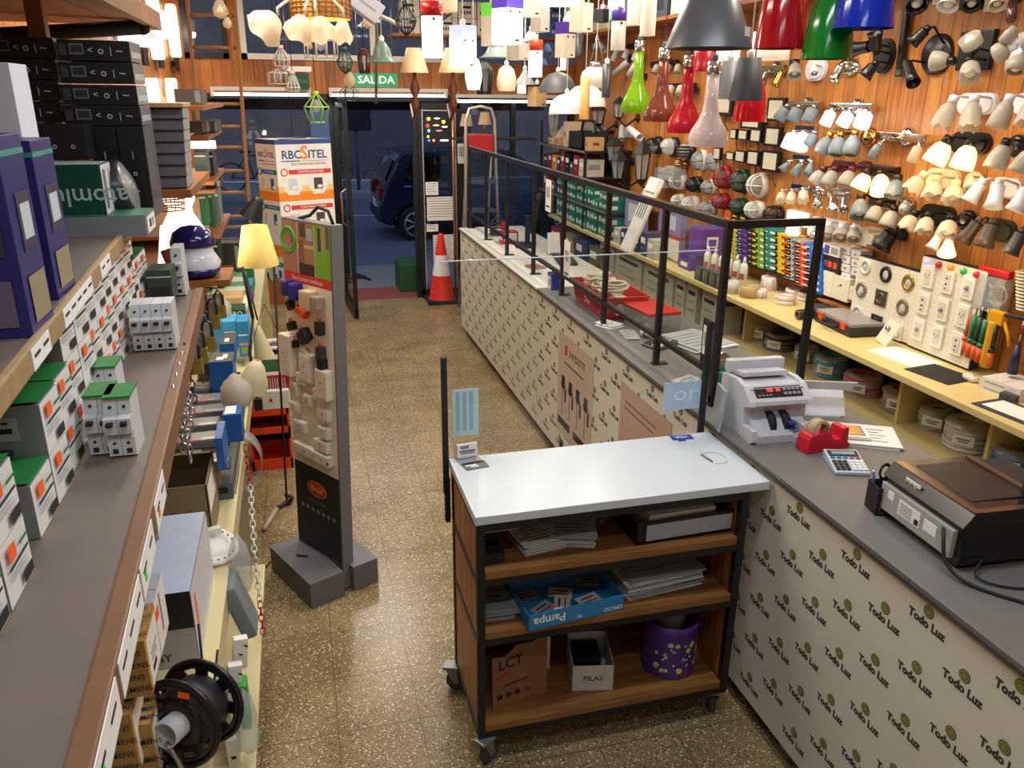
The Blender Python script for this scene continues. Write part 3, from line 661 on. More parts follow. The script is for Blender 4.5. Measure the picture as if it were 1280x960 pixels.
# == left side: shelves by the wall
def fx(y):return-.235-.0415*(y-.7)
def gx(y):return-.334-.054*(y-.96)
BZ,UZ,HZ=1.65,1.90,.80
SHG=mat('#6f6258',.5,var=.12,scale=12)
def slab(name,label,fn,y0,y1,z,thick,lipm,lipw,liph,tags=()):
 t=thing(name,label,'shelf',(-.7,(y0+y1)/2,z-thick))
 mb=MB(SHG);mb.add([(XL+.005,y0,z-thick),(fn(y0),y0,z-thick),(fn(y1),y1,z-thick),(XL+.005,y1,z-thick),(XL+.005,y0,z),(fn(y0),y0,z),(fn(y1),y1,z),(XL+.005,y1,z)],[(3,2,1,0),(4,5,6,7),(0,1,5,4),(1,2,6,5),(2,3,7,6),(3,0,4,7)]);part(mb,'board',t,world=True)
 mb=MB(lipm);a=Vector((fn(y0),y0,z+.004));b=Vector((fn(y1),y1,z+.004))
 M=frame(a,b-a,(-(b-a).y,0,0));M=frame(a,b-a,Vector((0,0,1)).cross(b-a));L_=(b-a).length
 mb.box((L_/2,-lipw/2,-liph/2),(L_,lipw,liph),M,.003);lp=part(mb,'front_lip',t,world=True)
 for k,(s0,s1,col)in enumerate(tags):
  mb=MB(PAPER);mb.box(((s0+s1)/2,-lipw-.0008,-liph*.5),(s1-s0,.0012,liph*.9),M)
  mb.use(INK);n=max(1,int((s1-s0)/.05))
  for q in range(n):mb.box((s0+(q+.5)*(s1-s0)/n,-lipw-.0018,-liph*.4),(.03,.0006,.004),M)
  if col:mb.use(col);mb.box((s0+.03,-lipw-.0018,-liph*.6),(.012,.0008,.012),M)
  part(mb,'price_strip',lp,world=True)
 return t
NG=mat('#35d24a',.5)
slab('brown_shelf','middle grey brown shelf board with a wooden front lip carrying the circuit breaker cartons',fx,.2,2.5,BZ,.02,mat('#7a5334',.5,var=.25,scale=14),.024,.05,((.55,.72,None),(.73,.86,NG),(.9,1.02,ORANGE),(.4,.53,NG)))
slab('upper_shelf','upper shelf board with a worn lip and price strips, carrying the purple and black boxes',gx,.1,2.42,UZ,.02,mat('#a4875c',.6,var=.3,scale=60),.012,.03,((.95,1.05,None),(1.15,1.4,None),(1.5,1.62,None)))
for y in(2.47,.15):
 mb=MB(OAK);mb.bx(-1.0,-.96,y-.02,y+.02,0,2.45);mb.bx(-.62,-.58,y-.02,y+.02,0,2.45);mb.bx(-1.0,-.58,y-.015,y+.015,.4,.43);mb.bx(-1.0,-.58,y-.015,y+.015,2.0,2.03)
 one(mb,'shelf_upright','wooden ladder frame carrying the shelf boards, '+('far end by the blue and white water heater' if y>1 else 'end beside the camera'),'upright')
mb=MB(planks('old_planks','#6f4523','#b07a45',.2,('x','y'),.6,.03));mb.bx(XL+.005,-.40,.3,3.2,2.415,2.45);mb.bx(-.42,-.395,.3,3.2,2.40,2.455)
one(mb,'top_plank_shelf','rough old plank shelf seen from below above the black boxes','shelf')
mb=MB(MATTE);M_,l_=zalign(P(0,88,y=2.9),P(178,34,y=3.0));mb=MB(MATTE);mb.cyl(P(0,44,y=2.9),P(178,34,y=3.0),.022,n=12);mb.sphere(P(178,34,y=3.0),.024)
one(mb,'dark_spot_tube','dark tube hanging just under the rough plank shelf','tube')
def FB(name,label,cat,l,t_,r,b,y,dy,body,pr=(),group=None,flap=True,z0=None,bev=.0015,rz=0.):
 """carton whose camera-facing (-y) side fills the pixel box l,t,r,b at depth y"""
 cy_,cx_=(t_+b)/2,(l+r)/2
 x0,x1=P(l,cy_,y=y).x,P(r,cy_,y=y).x;z1=P(cx_,t_,y=y).z;zb=P(cx_,b,y=y).z if z0 is None else z0
 return carton(name,label,cat,((x0+x1)/2,y+dy/2,zb),(x1-x0,dy,z1-zb),body,pr,rz,group,bev,flap)
CG=mat('#8e9294',.6);CW=mat('#e6e6e2',.6);CGR=mat('#1e7a34',.6);ORG=mat('#ff6b20',.6);PRG=mat('#b5b9bb',.6)
def breaker_print(lw=.5):
 p=[]
 for u in(.18,.58):
  p+=[('-y',u,.35,u+.26,.8,PRG),('-y',u+.04,.5,u+.22,.6,INK),('-y',u+.04,.68,u+.08,.73,INK),('-y',u+.16,.68,u+.2,.73,INK)]
 p+=[('-y',.62,.08,.78,.2,DGREY)]
 p+=[('+x',.12,.55,.88,.6,INK),('+x',.12,.46,.7,.49,PRG),('+x',.12,.39,.75,.42,PRG),('+x',.5,.1,.88,.3,INK),('+x',.15,.68,.42,.93,ORG),('+x',.55,.75,.9,.8,CGR)]
 return p
GTOP=[('+z',.0,.0,1,1,CGR)]
bcw,bch,bcd=.19,.0755,.09
cols=[(.685,3),(.78,2),(.875,2)]+[(1.04+.094*k,h)for k,h in enumerate((1,2,2,3,3,3,3,3,3,3,3,3,2,2))]
proto=None
for ci,(y,h)in enumerate(cols):
 xf=-.352-.045*(y-1.04)+random.uniform(-.004,.004)
 for k in range(h):
  if ci>8 and k==h-1 and ci%2:xf2=xf+.004
  green=(k==h-1)
  lab='%s carton in the %s column of circuit breaker boxes counted from the camera'%('lone' if h==1 else ordl(k,h),ORD[ci]if ci<16 else 'last')
  if ci==16:lab=lab.replace('last column','column').replace('counted from the camera','nearest the shelf end')
  carton('breaker_carton',lab,'carton',(xf-bcw/2,y+bcd/2,BZ+.0005+k*(bch+.0005)),(bcw,bcd-.002,bch),CG,breaker_print()+[('+x',.0,.0,1,1,CW)][::-1]*0+(GTOP if green else[]),0,'circuit breaker cartons on the middle shelf',.0015,not green)
for o in[o for o in COL.objects if o.name.startswith('breaker_carton')]:
 me=o.data;me.materials.append(CW);i=len(me.materials)-1;q=max(v.co.x for v in me.vertices)-.0012
 for f in me.polygons:
  if f.normal.x>.9 and f.material_index==0:f.material_index=i
def breaker(n,px,py,rz,s,label,gtop=True,z=BZ,group=None):
 p=P(px,py,z=z);t=thing('circuit_breaker',label,'circuit breaker',(p.x,p.y,z),rz,group)
 pw=.0178*s;W_=n*pw
 prof=[(0,0),(-.010,.003),(-.010,.030),(-.004,.034),(-.004,.036),(-.018,.038),(-.018,.060),(-.004,.062),(-.004,.066),(.0,.085),(.052,.085),(.052,0)]
 mb=MB(mat('#c9cccd',.45));
 for k in range(n):
  mb.prism([(a*s,b*s)for a,b in prof],pw*.96,Matrix(((0,0,1,-W_/2+k*pw),(1,0,0,0),(0,1,0,0),(0,0,0,1))))
 mb.use(INK)
 for k in range(n):
  x=-W_/2+(k+.48)*pw
  mb.box((x,-.0103*s,.010*s),(.007*s,.001,.007*s));mb.cyl((x,-.0098*s,.022*s),(x,-.0108*s,.022*s),.0022*s,n=8);mb.cyl((x,-.003*s,.073*s),(x,-.0052*s,.073*s),.0022*s,n=8)
 part(mb,'body',t)
 if gtop:
  mb=MB(CGR);mb.bx(-W_/2,W_/2,-.0045*s,.053*s,.0845*s,.088*s);part(mb,'green_cap',t)
 for k in range(n):
  x=-W_/2+(k+.48)*pw;mb=MB(MATTE);mb.box((x,-.022*s,.054*s),(.008*s,.01*s,.005*s));part(mb,'toggle',t)
 return t
breaker(4,196,437,0,1.25,'bare four pole circuit breaker standing near the edge of the middle shelf',False)
breaker(2,133,566,0,1.15,'bare two pole circuit breaker at the front, beside the white cartons')
breaker(2,157,568,0,1.15,'bare two pole circuit breaker at the front, on the side of the shelf lip')
breaker(2,140,521,0,1.1,'bare breaker standing behind the pair of two pole breakers',True)
breaker(1,227,369,0,1.6,'narrow single breaker at the far end of the middle shelf',False)
FB('green_module_box','dark green module box with a clear lid behind the four pole breaker','box',184,338,215,375,2.25,.1,mat('#2c4435',.5),[('-y',.1,.1,.9,.45,mat('#17251d',.5)),('-y',.0,.75,1,.8,PRG)])
BP=mat('#2a2a6e',.3);
def purple(l,t_,r,b,y,dy,label):
 FB('purple_lamp_box',label,'box',l,t_,r,b,y,dy,BP,[('+x',.0,.90,1,.93,mat('#2e8f7a',.5)),('-y',.0,.90,1,.93,mat('#2e8f7a',.5)),('+x',.3,.42,.85,.72,mat('#3b3550',.4)),('+x',.40,.48,.80,.66,mat('#c9d6da',.4)),('+x',.2,.06,.9,.30,mat('#9a8f6c',.5)),('-y',.25,.42,.8,.72,mat('#3b3550',.4)),('-y',.35,.48,.72,.66,mat('#c9d6da',.4)),('-y',.2,.06,.8,.3,mat('#6d5f78',.5))],z0=UZ)
purple(-60,170,15,400,1.12,.10,'tall dark blue lamp box at the edge of the upper shelf nearest the camera')
purple(-40,176,52,342,1.33,.11,'tall dark blue lamp box standing before the grey and green boxes')
FB('white_shop_box','white box with large blue letters between the blue lamp boxes and the black cartons','box',-40,78,20,180,1.60,.1,mat('#dfe3ee',.6),[('-y',.78,.42,'os',.05,mat('#3a4aa0',.6))],z0=UZ+.12)
FB('black_carton','black carton supporting the white box with blue letters','box',-40,182,25,262,1.60,.12,BLACK,[('-y',.2,.2,.5,.6,DGREY)],z0=UZ)
FB('flat_grey_box','long flat grey box with a green lid lying at the front of the upper shelf','box',62,271,183,292,1.93,.13,mat('#7f8389',.5),[('+z',0,0,1,1,mat('#1f6b50',.4)),('+x',.1,.1,.9,.9,PAPER),('+x',.3,.3,.5,.7,INK),('+x',.6,.3,.7,.7,INK)],flap=False,z0=UZ)
zz=P(120,271,y=1.93).z
FB('green_lamp_box','dark green lamp box printed upside down, lying on the flat grey box','box',52,207,129,268,1.96,.10,mat('#0f4a3c',.35),[('-y',.66,.38,'atomlux',.055,mat('#a9c4b8',.5),PI),('+x',0,0,1,1,mat('#d9dadb',.5)),('+x',.12,.1,.4,.9,mat('#6b6d70',.5)),('+x',.7,.3,.74,.9,INK),('+x',.85,.5,.9,.8,INK),('+z',0,0,1,1,mat('#a4a8aa',.5))],flap=False,z0=zz)
t=thing('round_black_spotlight','black round spotlight with a ribbed glass lying behind the green lamp box','spotlight',P(138,240,y=2.1))
Ms=Matrix.Rotation(math.radians(75),4,'Y')
mb=MB(mat('#2b2c30',.3));mb.lathe([(.02,-.07),(.05,-.05),(.066,0),(.066,.04),(.06,.045)],Ms,28);part(mb,'housing',t)
mb=MB(SMOKE);mb.lathe([(0,.058),(.03,.055),(.058,.045)],Ms,28,cap=False);part(mb,'glass',t)
WPR=mat('#b9bcc0',.6)
def bprints(sticker=True):
 return[('-y',.16,.3,.36,.82,mat('#6b6d72',.6)),('-y',.18,.38,.34,.75,mat('#2a2b2e',.6)),('-y',.45,.5,'<',.02,WPR),('-y',.60,.5,'o',.025,WPR),('-y',.74,.5,'|',.02,WPR),('-y',.86,.5,'~',.025,WPR),('-y',.02,.25,.12,.8,mat('#3a3b3f',.6)),('+x',0,0,1,1,mat('#8c9095',.25,.5)),('+x',.1,.2,.9,.5,mat('#c5c9cd',.3,.3))]
rows=[(50,76),(78,104),(106,131),(132,157)]
for k,(a,b)in enumerate(rows[::-1]):
 FB('black_lamp_carton','%s flat black carton of the shiny ended stack on the upper shelf'%ordl(k,4),'carton',72+3*(3-k)*.9+10*(k==0)*0,a,161+4.6*(3-k),b,2.22,.16,BLACK,bprints(),'flat black cartons on the upper shelf',False)
for k in range(4):
 FB('black_lamp_carton','%s flat black carton of the shadowed stack near the white lettered box'%ordl(k,4),'carton',-20,46+27*(3-k),66+3*(3-k),72+27*(3-k),2.24,.16,BLACK,bprints(),'flat black cartons on the upper shelf',False)
for k,(l,r)in enumerate(((116,148),(150,183))):
 FB('upright_black_carton','upright black carton under the flat ones, '+('on the side of the green lamp box' if k==0 else 'at the outer edge of the stack'),'carton',l,158,r,236,2.22,.16,BLACK,[('-y',.5,.7,'|',.02,WPR),('-y',.5,.5,'o',.02,WPR),('-y',.5,.3,'>',.02,WPR)]+[('+x',0,0,1,1,mat('#6d7176',.3,.5))],None,False,z0=UZ)
FB('upright_black_carton','dark cartons block under the shadowed stack, behind the green lamp box','carton',-20,156,60,240,2.24,.16,BLACK,[('-y',.2,.2,.45,.7,DGREY)],None,False,z0=UZ)
FB('small_black_carton','low black carton with a scuffed top in front of the black stack','carton',50,156,108,200,2.12,.08,mat('#1d1d20',.35),[('-y',.3,.4,'o',.02,WPR),('-y',.7,.4,'o',.02,WPR)],None,False)
for k in range(7):
 a=135+14.4*k
 FB('slim_grey_carton','%s slim grey carton in the stack behind the black cartons'%ordl(6-k,7),'carton',183+1.6*k,a,228+.9*k,a+13.2,2.62,.16,mat('#6c6a6e',.6),[('+x',0,0,1,1,mat('#9a9698',.6)),('-y',0,.86,1,1,mat('#3c3236',.6))],'slim grey cartons stacked beyond the black ones',False)
a=P(184,236,y=2.62);b=P(236,236,y=2.62);mb=MB(OAK);mb.bx(XL+.005,b.x+.01,2.58,3.2,a.z-.025,a.z-.001);one(mb,'bracket_shelf','short wooden wall shelf under the slim grey cartons','shelf')
a=P(183,134,y=2.62);mb=MB(mat('#caa46a',.5));mb.bx(a.x-.02,P(230,134,y=2.62).x,2.60,2.8,a.z,a.z+.012,None,.002);one(mb,'loose_board','thin pale board lying on top of the slim grey cartons','board')
p=P(242,345,z=BZ+.01)
t=thing('shower_heater','blue and white bulbous electric shower heater at the far end of the middle shelf','shower heater',(p.x,2.72,P(242,345,y=2.72).z))
s_=1.05
NB=mat('#191b58',.15);mb=MB(mat('#e2e4ee',.15));mb.lathe([(.072*s_,.03),(.076*s_,.045),(.062*s_,.07),(.056*s_,.085),(.062*s_,.10)],None,32,cap=False);part(mb,'white_band',t)
mb=MB(NB);mb.lathe([(.05*s_,0),(.068*s_,.008),(.075*s_,.03)],None,32);part(mb,'base_ring',t)
mb=MB(NB);mb.lathe([(.064*s_,.098),(.066*s_,.11),(.055*s_,.14),(.03*s_,.158),(0,.164)],None,32);part(mb,'dome',t)
mb=MB(mat('#8a4a35',.4));mb.cyl((-.05,-.02,.07),(-.085,-.03,.06),.03);part(mb,'inlet',t)
mb=MB(OAK);mb.bx(XL+.005,-.22,2.64,2.84,P(242,345,y=2.72).z-.02,P(242,345,y=2.72).z-.0005);one(mb,'end_ledge','small wooden ledge under the blue and white shower heater','shelf')
def chain_mesh(mb,pts,R=.011,r=.0022,sx=.62):
 """oval links threaded along a polyline"""
 out=[];d=0;step=R*1.55
 for i in range(len(pts)-1):
  a,b=Vector(pts[i]),Vector(pts[i+1]);L_=(b-a).length;n=max(1,round(L_/step))
  for k in range(n):out.append((a.lerp(b,(k+.5)/n),(b-a).normalized()))
 for i,(c,dr)in enumerate(out):
  q=dr.to_track_quat('X','Z').to_matrix().to_4x4()
  mb.torus(R,r,Matrix.Translation(c)@q@Matrix.Rotation(i*PI/2,4,'X'),12,5,1,sx)
 return mb
for k,(px,p0,p1,y)in enumerate(((206,462,530,1.80),(214,455,548,1.86),(222,448,520,1.93),(230,440,512,2.02),(238,436,505,2.1))):
 y=1.60+.075*k;a=Vector((fx(y)+.012,y,1.655));b=Vector((fx(y)+.016,y,1.655-(p1-p0)*.0021))
 mb=MB(mat('#b9bcbf',.25,.9)if k!=4 else BLACK);chain_mesh(mb,[(a.x,y,a.z),(b.x,y,b.z)],.012,.0026)
 one(mb,'steel_chain','steel chain hanging from the shelf lip above the pliers packs, %s along from the camera'%ORD[k],'chain','steel chains hung on the shelf lip')
for k,(px,p0,p1)in enumerate(((246,425,468),(252,410,455),(262,398,440),(258,385,425),(268,372,412),(276,362,398))):
 y=2.3+.14*k;a=P(px,p0,y=y);b=P(px,p1,y=y);L_=a.z-b.z
 t=thing('padlock','brass padlock on a card hanging near the shelf lip, %s along from the chains'%ORD[k],'padlock',(b.x,y,b.z),0,'padlocks hung by the shelf lip')
 mb=MB(mat('#a8954a',.35,.6));mb.box((0,0,L_*.24),(L_*.4,.018,L_*.46),None,.004);part(mb,'lock_body',t)
 mb=MB(mat('#55585c',.25,.9));mb.tube([(-L_*.13,0,L_*.45),(-L_*.13,0,L_*.8),(0,0,L_*1.0),(L_*.13,0,L_*.8),(L_*.13,0,L_*.45)],.005);part(mb,'shackle',t)
 mb=MB(mat(('#d8cfc0','#8fb7c4','#d6d2c8','#5aa0c0','#cfc8b8','#cfcfc8')[k],.7));mb.box((-.015,.012,L_*.6),(L_*.45,.003,L_*.5));part(mb,'backing_card',t)
 mb=MB(STEEL);mb.tube([(0,0,L_*.97),(0,.0,L_*1.1),(-.05,.0,L_*1.12)],.002,5);part(mb,'hook',t)
BN=mat('#ddd2a2',.35,var=.06,scale=6)
t=thing('wall_bench','cream painted bench shelf along the wall under the brown shelf','bench',(-.67,4.2,0))
mb=MB(BN);mb.bx(XL+.005,-.292,.9,7.6,HZ-.03,HZ,None,.003);part(mb,'bench_top',t,world=True)
mb=MB(BN);mb.bx(XL+.005,-.238,.9,3.0,.36,.385,None,.003);part(mb,'lower_shelf',t,world=True)
mb=MB(BN);mb.bx(-.30,-.293,.9,7.6,HZ-.09,HZ-.03);part(mb,'apron',t,world=True)
for y in(.95,2.02,3.5,5.3,7.5):
 mb=MB(BN);mb.bx(XL+.01,-.30,y-.012,y+.012,0,HZ-.03);part(mb,'divider',t,world=True)
SK=mat('#b08a4e',.75);SKD=mat('#3a2c18',.7);SFL=mat('#c8923e',.7)
def kraft(l,t_,r,b,y,dy,label,z0=None):
 pr=[('+x',0,0,1,1,SFL),('+x',.12,.05,.95,.9,PAPER),('+x',.3,.5,.8,.53,INK),('+x',.3,.4,.7,.43,INK),('+x',.3,.2,.6,.3,INK)]
 for a in range(4):
  for c in range(2):
   pr.append(('-y',.25+.5*c-.1*(a%2),.15+.22*a,'SIEMENS',.018,SKD));pr.append(('+z',.25+.5*c-.1*(a%2),.15+.22*a,'SIEMENS',.018,SKD))
 FB('kraft_carton',label,'carton',l,t_,r,b,y,dy,SK,pr,None,True,z0)
kraft(104,806,186,876,1.45,.13,'brown printed carton on top of the pile at the bench, beside the black cable reel')
kraft(97,898,170,975,1.42,.12,'brown printed carton lower in the pile beside the white medicine sized box')
kraft(172,905,196,1010,1.46,.12,'narrow brown printed carton with white labels under the topmost one')
FB('white_label_box','small white and blue box in front of the brown printed cartons','box',78,890,112,950,1.28,.08,mat('#c9d6e0',.5),[('-y',.5,.6,'Chapa',.018,INK),('-y',.1,.1,.6,.16,BLUE),('+x',0,0,1,1,WHITE),('+x',.2,.2,.3,.8,BLUE)])
FB('white_label_box','white box below the small blue and white one near the picture edge','box',84,955,122,1010,1.26,.08,mat('#d3dbe2',.5),[('+x',0,0,1,1,WHITE)])
FB('pale_grey_carton','pale grey carton with a white stickered end behind the brown cartons','carton',134,762,196,830,1.66,.14,mat('#b9bcc6',.6),[('+x',0,0,1,1,PAPER),('+x',.1,.6,.4,.8,ORG),('+x',.5,.2,.6,.9,GREY)])
FB('white_top_carton','large white lidded carton with blue lettering and a black front on the bench','carton',138,745,246,860,1.86,.42,mat('#b9b9b8',.55),[('-y',0,.52,1,1,mat('#15161f',.4)),('+z',0,0,1,1,mat('#c3d2ea',.4)),('-y',.45,.15,'3SM4Y',.032,INK),('+z',.13,.5,'V',.09,mat('#1f3f94',.5),PI),('+z',.25,.68,'(dexel)',.03,mat('#3a4aa0',.5),PI),('+x',0,0,1,1,mat('#dcdde6',.5)),('+x',.1,.3,.16,.8,ORG)],None,False,z0=HZ)
a=P(150,640,y=2.48);b=P(262,640,y=2.48);zt=P(200,612,y=2.48).z;t=thing('open_carton','open brown carton with a fold lit by the lamps, behind the white lidded carton','carton',((a.x+b.x)/2,2.48,HZ))
w_,h_=b.x-a.x,zt-HZ
mb=MB(mat('#8d7c5c',.75));mb.bx(-w_/2,w_/2,0,.004,0,h_);mb.bx(-w_/2,w_/2,.26,.264,0,h_);mb.bx(-w_/2,-w_/2+.004,0,.264,0,h_);mb.bx(w_/2-.004,w_/2,0,.264,0,h_);mb.bx(-w_/2,w_/2,0,.264,0,.004)
part(mb,'box_body',t);mb=MB(mat('#9c8a66',.7));mb.add([(-w_/2,.264,h_),(w_/2,.264,h_),(w_/2,.14,h_+.05),(-w_/2,.14,h_+.05),(-w_/2,.264,h_+.003),(w_/2,.264,h_+.003),(w_/2,.14,h_+.053),(-w_/2,.14,h_+.053)],[(0,1,2,3),(7,6,5,4),(0,4,5,1),(2,6,7,3),(0,3,7,4),(1,5,6,2)]);part(mb,'flap',t)
mb=MB(mat('#7a2f22',.7));mb.text('Fabricamos Confianza',.03,frame((0,-.0008,h_*.55),(1,0,0),(0,0,1)));part(mb,'printed_text',t)
mb=MB(PAPER);mb.bx(w_/2+.0006,w_/2+.0012,.02,.2,.1,h_-.02);part(mb,'side_label',t)
p=P(222,905,y=1.52);t=thing('cable_reel','black plastic cable reel with a white core and orange sticker leaning on the bench','reel',(p.x,1.52,p.z))
Mr=Matrix.Rotation(math.radians(-28),4,'Z')@Matrix.Rotation(math.radians(80),4,'X')
RBk=mat('#141519',.3)
for z,nm in((-.0,'front_flange'),(-.09,'rear_flange')):
 mb=MB(RBk);mb.torus(.098,.007,Mr@Matrix.Translation((0,0,z)),40,8);mb.lathe([(.034,z-.002),(.060,z-.002),(.060,z+.003),(.034,z+.003)],Mr,30,cap=False);mb.lathe([(.082,z-.002),(.097,z-.002),(.097,z+.003),(.082,z+.003)],Mr,30,cap=False)
 for k in range(8):
  Mk=Mr@Matrix.Rotation(2*PI*k/8,4,'Z');mb.box((.071,0,z),(.03,.030,.004),Mk)
 q=part(mb,nm,t)
 if z==0:
  s2=MB(ORG);s2.box((.02,.074,.005),(.028,.014,.001),Mr);st=part(s2,'price_sticker',q)
mb=MB(mat('#303236',.5));mb.lathe([(.07,-.088),(.07,-.004)],Mr,30);part(mb,'wound_cable',t)
mb=MB(mat('#d5dadf',.4));mb.shell([(.030,-.095),(.030,.045)],.003,Mr);part(mb,'white_core',t)
mb=MB(STEEL);mb.tube([Mr@Vector((0,-.02,.04)),Mr@Vector((.02,-.06,.03)),Mr@Vector((.04,-.12,.02))],.006);part(mb,'crank',t)
mb=MB(MATTE);mb.tube([P(248,780,y=1.7),P(253,830,y=1.66),P(250,865,y=1.62),P(258,880,y=1.6),P(268,850,y=1.62),P(272,812,y=1.66)],.003,6);one(mb,'loose_black_cable','thin black cable looping behind the cable reel','cable')
p=P(270,690,z=HZ+.01);t=thing('round_led_module','round white LED module with wires and driver lying on the cream bench','LED module',(p.x-.015,p.y,HZ))
Mt=Matrix.Translation((0,0,.028))@Matrix.Rotation(math.radians(14),4,'Y')@Matrix.Rotation(.2,4,'X')
mb=MB(WHITE);mb.lathe([(.055,0),(.086,.0),(.088,.006),(.086,.012),(.055,.01),(.05,.004)],Mt,36);mb.lathe([(0,.002),(.055,.002),(.055,.006),(0,.006)],Mt,30);part(mb,'ring',t)
mb=MB(mat('#39404a',.5))
for k in range(22):
 a=2*PI*k/22;mb.box((.072*math.cos(a),.072*math.sin(a),.0135),(.006,.004,.002),Mt)
part(mb,'led_chips',t)
mb=MB(mat('#e8e6df',.5));mb.box((.02,.055,.055),(.055,.025,.022),Matrix.Rotation(.3,4,'Z'),.003);part(mb,'driver',t)
for k in range(3):
 mb=MB(mat(('#e8e6df','#c23a2a','#8f9aa4')[k],.5));mb.tube([(.0,.05,.05),(-.03,.06+.01*k,.07),(-.06,.04+.01*k,.05),(-.04,.02,.03)],.0016,5);part(mb,'wire',t)
for k,(l,t_,r,b)in enumerate(((205,560,288,590),(200,540,288,560),(205,523,276,541),(216,506,282,524),(232,490,288,508),(240,474,292,491),(246,460,296,475))):
 y=2.78+.16*k;x0,x1=P(l,b,y=y).x,P(r,b,y=y).x;z=P((l+r)/2,b,y=y).z
 t=thing('pliers_pack','clear pack of pliers on the bench pile, %s from the open carton'%ORD[k],'pliers',((x0+x1)/2,y+.04,z),random.uniform(-.08,.08),'packed pliers on the bench')
 L_=x1-x0
 mb=MB(mat(('#30343a','#3a3f46')[k%2],.5));mb.box((0,0,.0015),(L_,.10,.003));part(mb,'backing_card',t)
 mb=MB(mat('#b8242a' if k%3!=2 else '#8a4a3a',.35));mb.tube([(-L_*.45,-.028,.014),(-L_*.2,-.02,.014),(.02,-.004,.014)],.009);mb.tube([(-L_*.45,.028,.014),(-L_*.2,.02,.014),(.02,.004,.014)],.009);part(mb,'handle',t)
 mb=MB(STEEL);mb.box((.05,0,.014),(.07,.026,.012),None,.004);mb.box((.09,0,.014),(.03,.012,.010),None,.003);part(mb,'jaw',t)
 mb=MB(SMOKE);mb.box((0,0,.017),(L_*.96,.09,.028),None,.008);part(mb,'clear_blister',t)
mb=MB(mat('#5d6166',.5));zt=P(240,575,y=3.0).z-.012;mb.bx(-.62,P(292,500,y=3.2).x,2.79,3.9,HZ,zt,None,.004);prints(mb,(1,1,1),());mb.use(INK)
for k in range(6):mb.bx(-.6+.05*k,-.57+.05*k,2.7885,2.7895,HZ+.05,zt-.04)
one(mb,'grey_tool_case','long grey case on the bench under the packed pliers','case')
ZT=zt
for o in[o for o in COL.objects if o.name.startswith('pliers_pack')]:
 g=o.location.z-ZT
 if g>.015:
  mb=MB(KRAFT);mb.bx(o.location.x-.07,o.location.x+.07,o.location.y-.045,o.location.y+.045,ZT+.0005,o.location.z-.0005,None,.002);mb.use(PAPER);mb.bx(o.location.x-.05,o.location.x+.02,o.location.y-.0462,o.location.y-.0452,ZT+.005,o.location.z-.004)
  one(mb,'brown_filler_box','low brown box supporting the '+o['label'].split(',')[1].replace(' one','').strip().replace(' from the open carton','')+' pliers pack counted from the open carton','box')
BB=mat('#2a8ac8',.45);BB2=mat('#1b5fae',.4)
def bb(l,t_,r,b,y,dy,label,c=BB,pr=(),**k):FB('blue_box',label,'box',l,t_,r,b,y,dy,c,pr,None,**k)
bb(280,518,303,553,2.95,.10,'open blue box with a white disc near the edge of the cream bench',BB2,[('-y',0,.48,1,.52,BLUE),('+z',.1,.1,.7,.9,PAPER)])
bb(270,548,280,588,2.65,.16,'narrow blue box standing behind a clear bag at the bench edge',BB2)
bb(262,452,292,478,3.55,.14,'dark topped blue box with white stickers among the bench goods',BB2,z0=ZT+.0005,pr=[('+z',0,0,1,1,DGREY),('+z',.3,.2,.6,.5,PAPER),('+z',.55,.35,.75,.75,PAPER)])
bb(275,430,294,452,3.95,.2,'blue box with a dark stickered lid behind the one with two stickers',BB2,[('+z',0,0,1,1,DGREY),('+z',.3,.2,.6,.5,PAPER)])
bb(246,448,264,470,3.6,.12,'small dark lidded box with yellow stickers next to the chains',DGREY,[('+z',.3,.2,.8,.7,mat('#d8d2a0',.6))])
bb(258,404,278,440,4.35,.16,'tall light blue box in the row, on the side of the padlocks',mat('#3fa0d8',.45),[('-y',.05,.5,.4,.8,ORG),('-y',.05,.1,.6,.35,MATTE)])
bb(279,402,296,436,4.4,.16,'tall light blue box in the middle of the row beneath the green books',mat('#4aa8dc',.45),[('-y',.1,.6,.9,.64,PAPER)])
bb(297,402,312,446,4.35,.16,'tall light blue box at the bench edge with a green stamped label',mat('#2f90cc',.45),[('-y',.1,.32,.9,.4,mat('#c9a08a',.6)),('-y',.25,.08,.8,.28,mat('#8fae6a',.6)),('-y',.1,.6,.9,.64,PAPER)])
for k in range(6):
 FB('flat_green_pack','%s flat green and white pack in the pile beyond the light blue boxes'%ordl(5-k,6),'pack',256+2*k,352+6.5*k,306+.6*k,358+6.5*k,5.6-.18*k,.3,mat('#d5e3cf' if k%2 else '#5fa36a',.5),[('-y',.1,.3,.8,.5,GREEN)],'flat green packs piled on the bench',False)
FB('cardboard_tray','tan cardboard tray with handwritten word on the green packs','tray',266,373,303,388,4.75,.2,mat('#c9a878',.7),[('-y',.4,.5,'lux',.03,INK)])
FB('dark_green_box','dark green box ending in the letters TERO beyond the light blue boxes','box',262,388,306,398,4.6,.15,mat('#1f4a38',.5),[('-y',.7,.5,'TERO',.035,WHITE)],flap=False)
FB('pale_yellow_tray','pale yellow lit flat box beside the shower heater','box',246,338,290,352,6.1,.35,mat('#e0c98a',.5),[('-y',.6,.5,'Lux',.04,WHITE)])
FB('white_flat_box','flat white printed box behind the pale yellow one','box',258,322,300,338,6.6,.3,mat('#dcdcd8',.5),[('-y',.2,.3,.8,.6,GREY)])
FB('green_open_crate','green crate with a white label at the far end of the bench','crate',296,334,316,356,6.2,.25,mat('#2a8a5c',.5),[('-y',.1,.1,.5,.5,PAPER)],z0=HZ)
FB('teal_box','teal box under the green crate near the bench edge','box',298,357,316,372,5.7,.25,mat('#2c8fae',.5),[('-y',.1,.5,.7,.8,PAPER)])
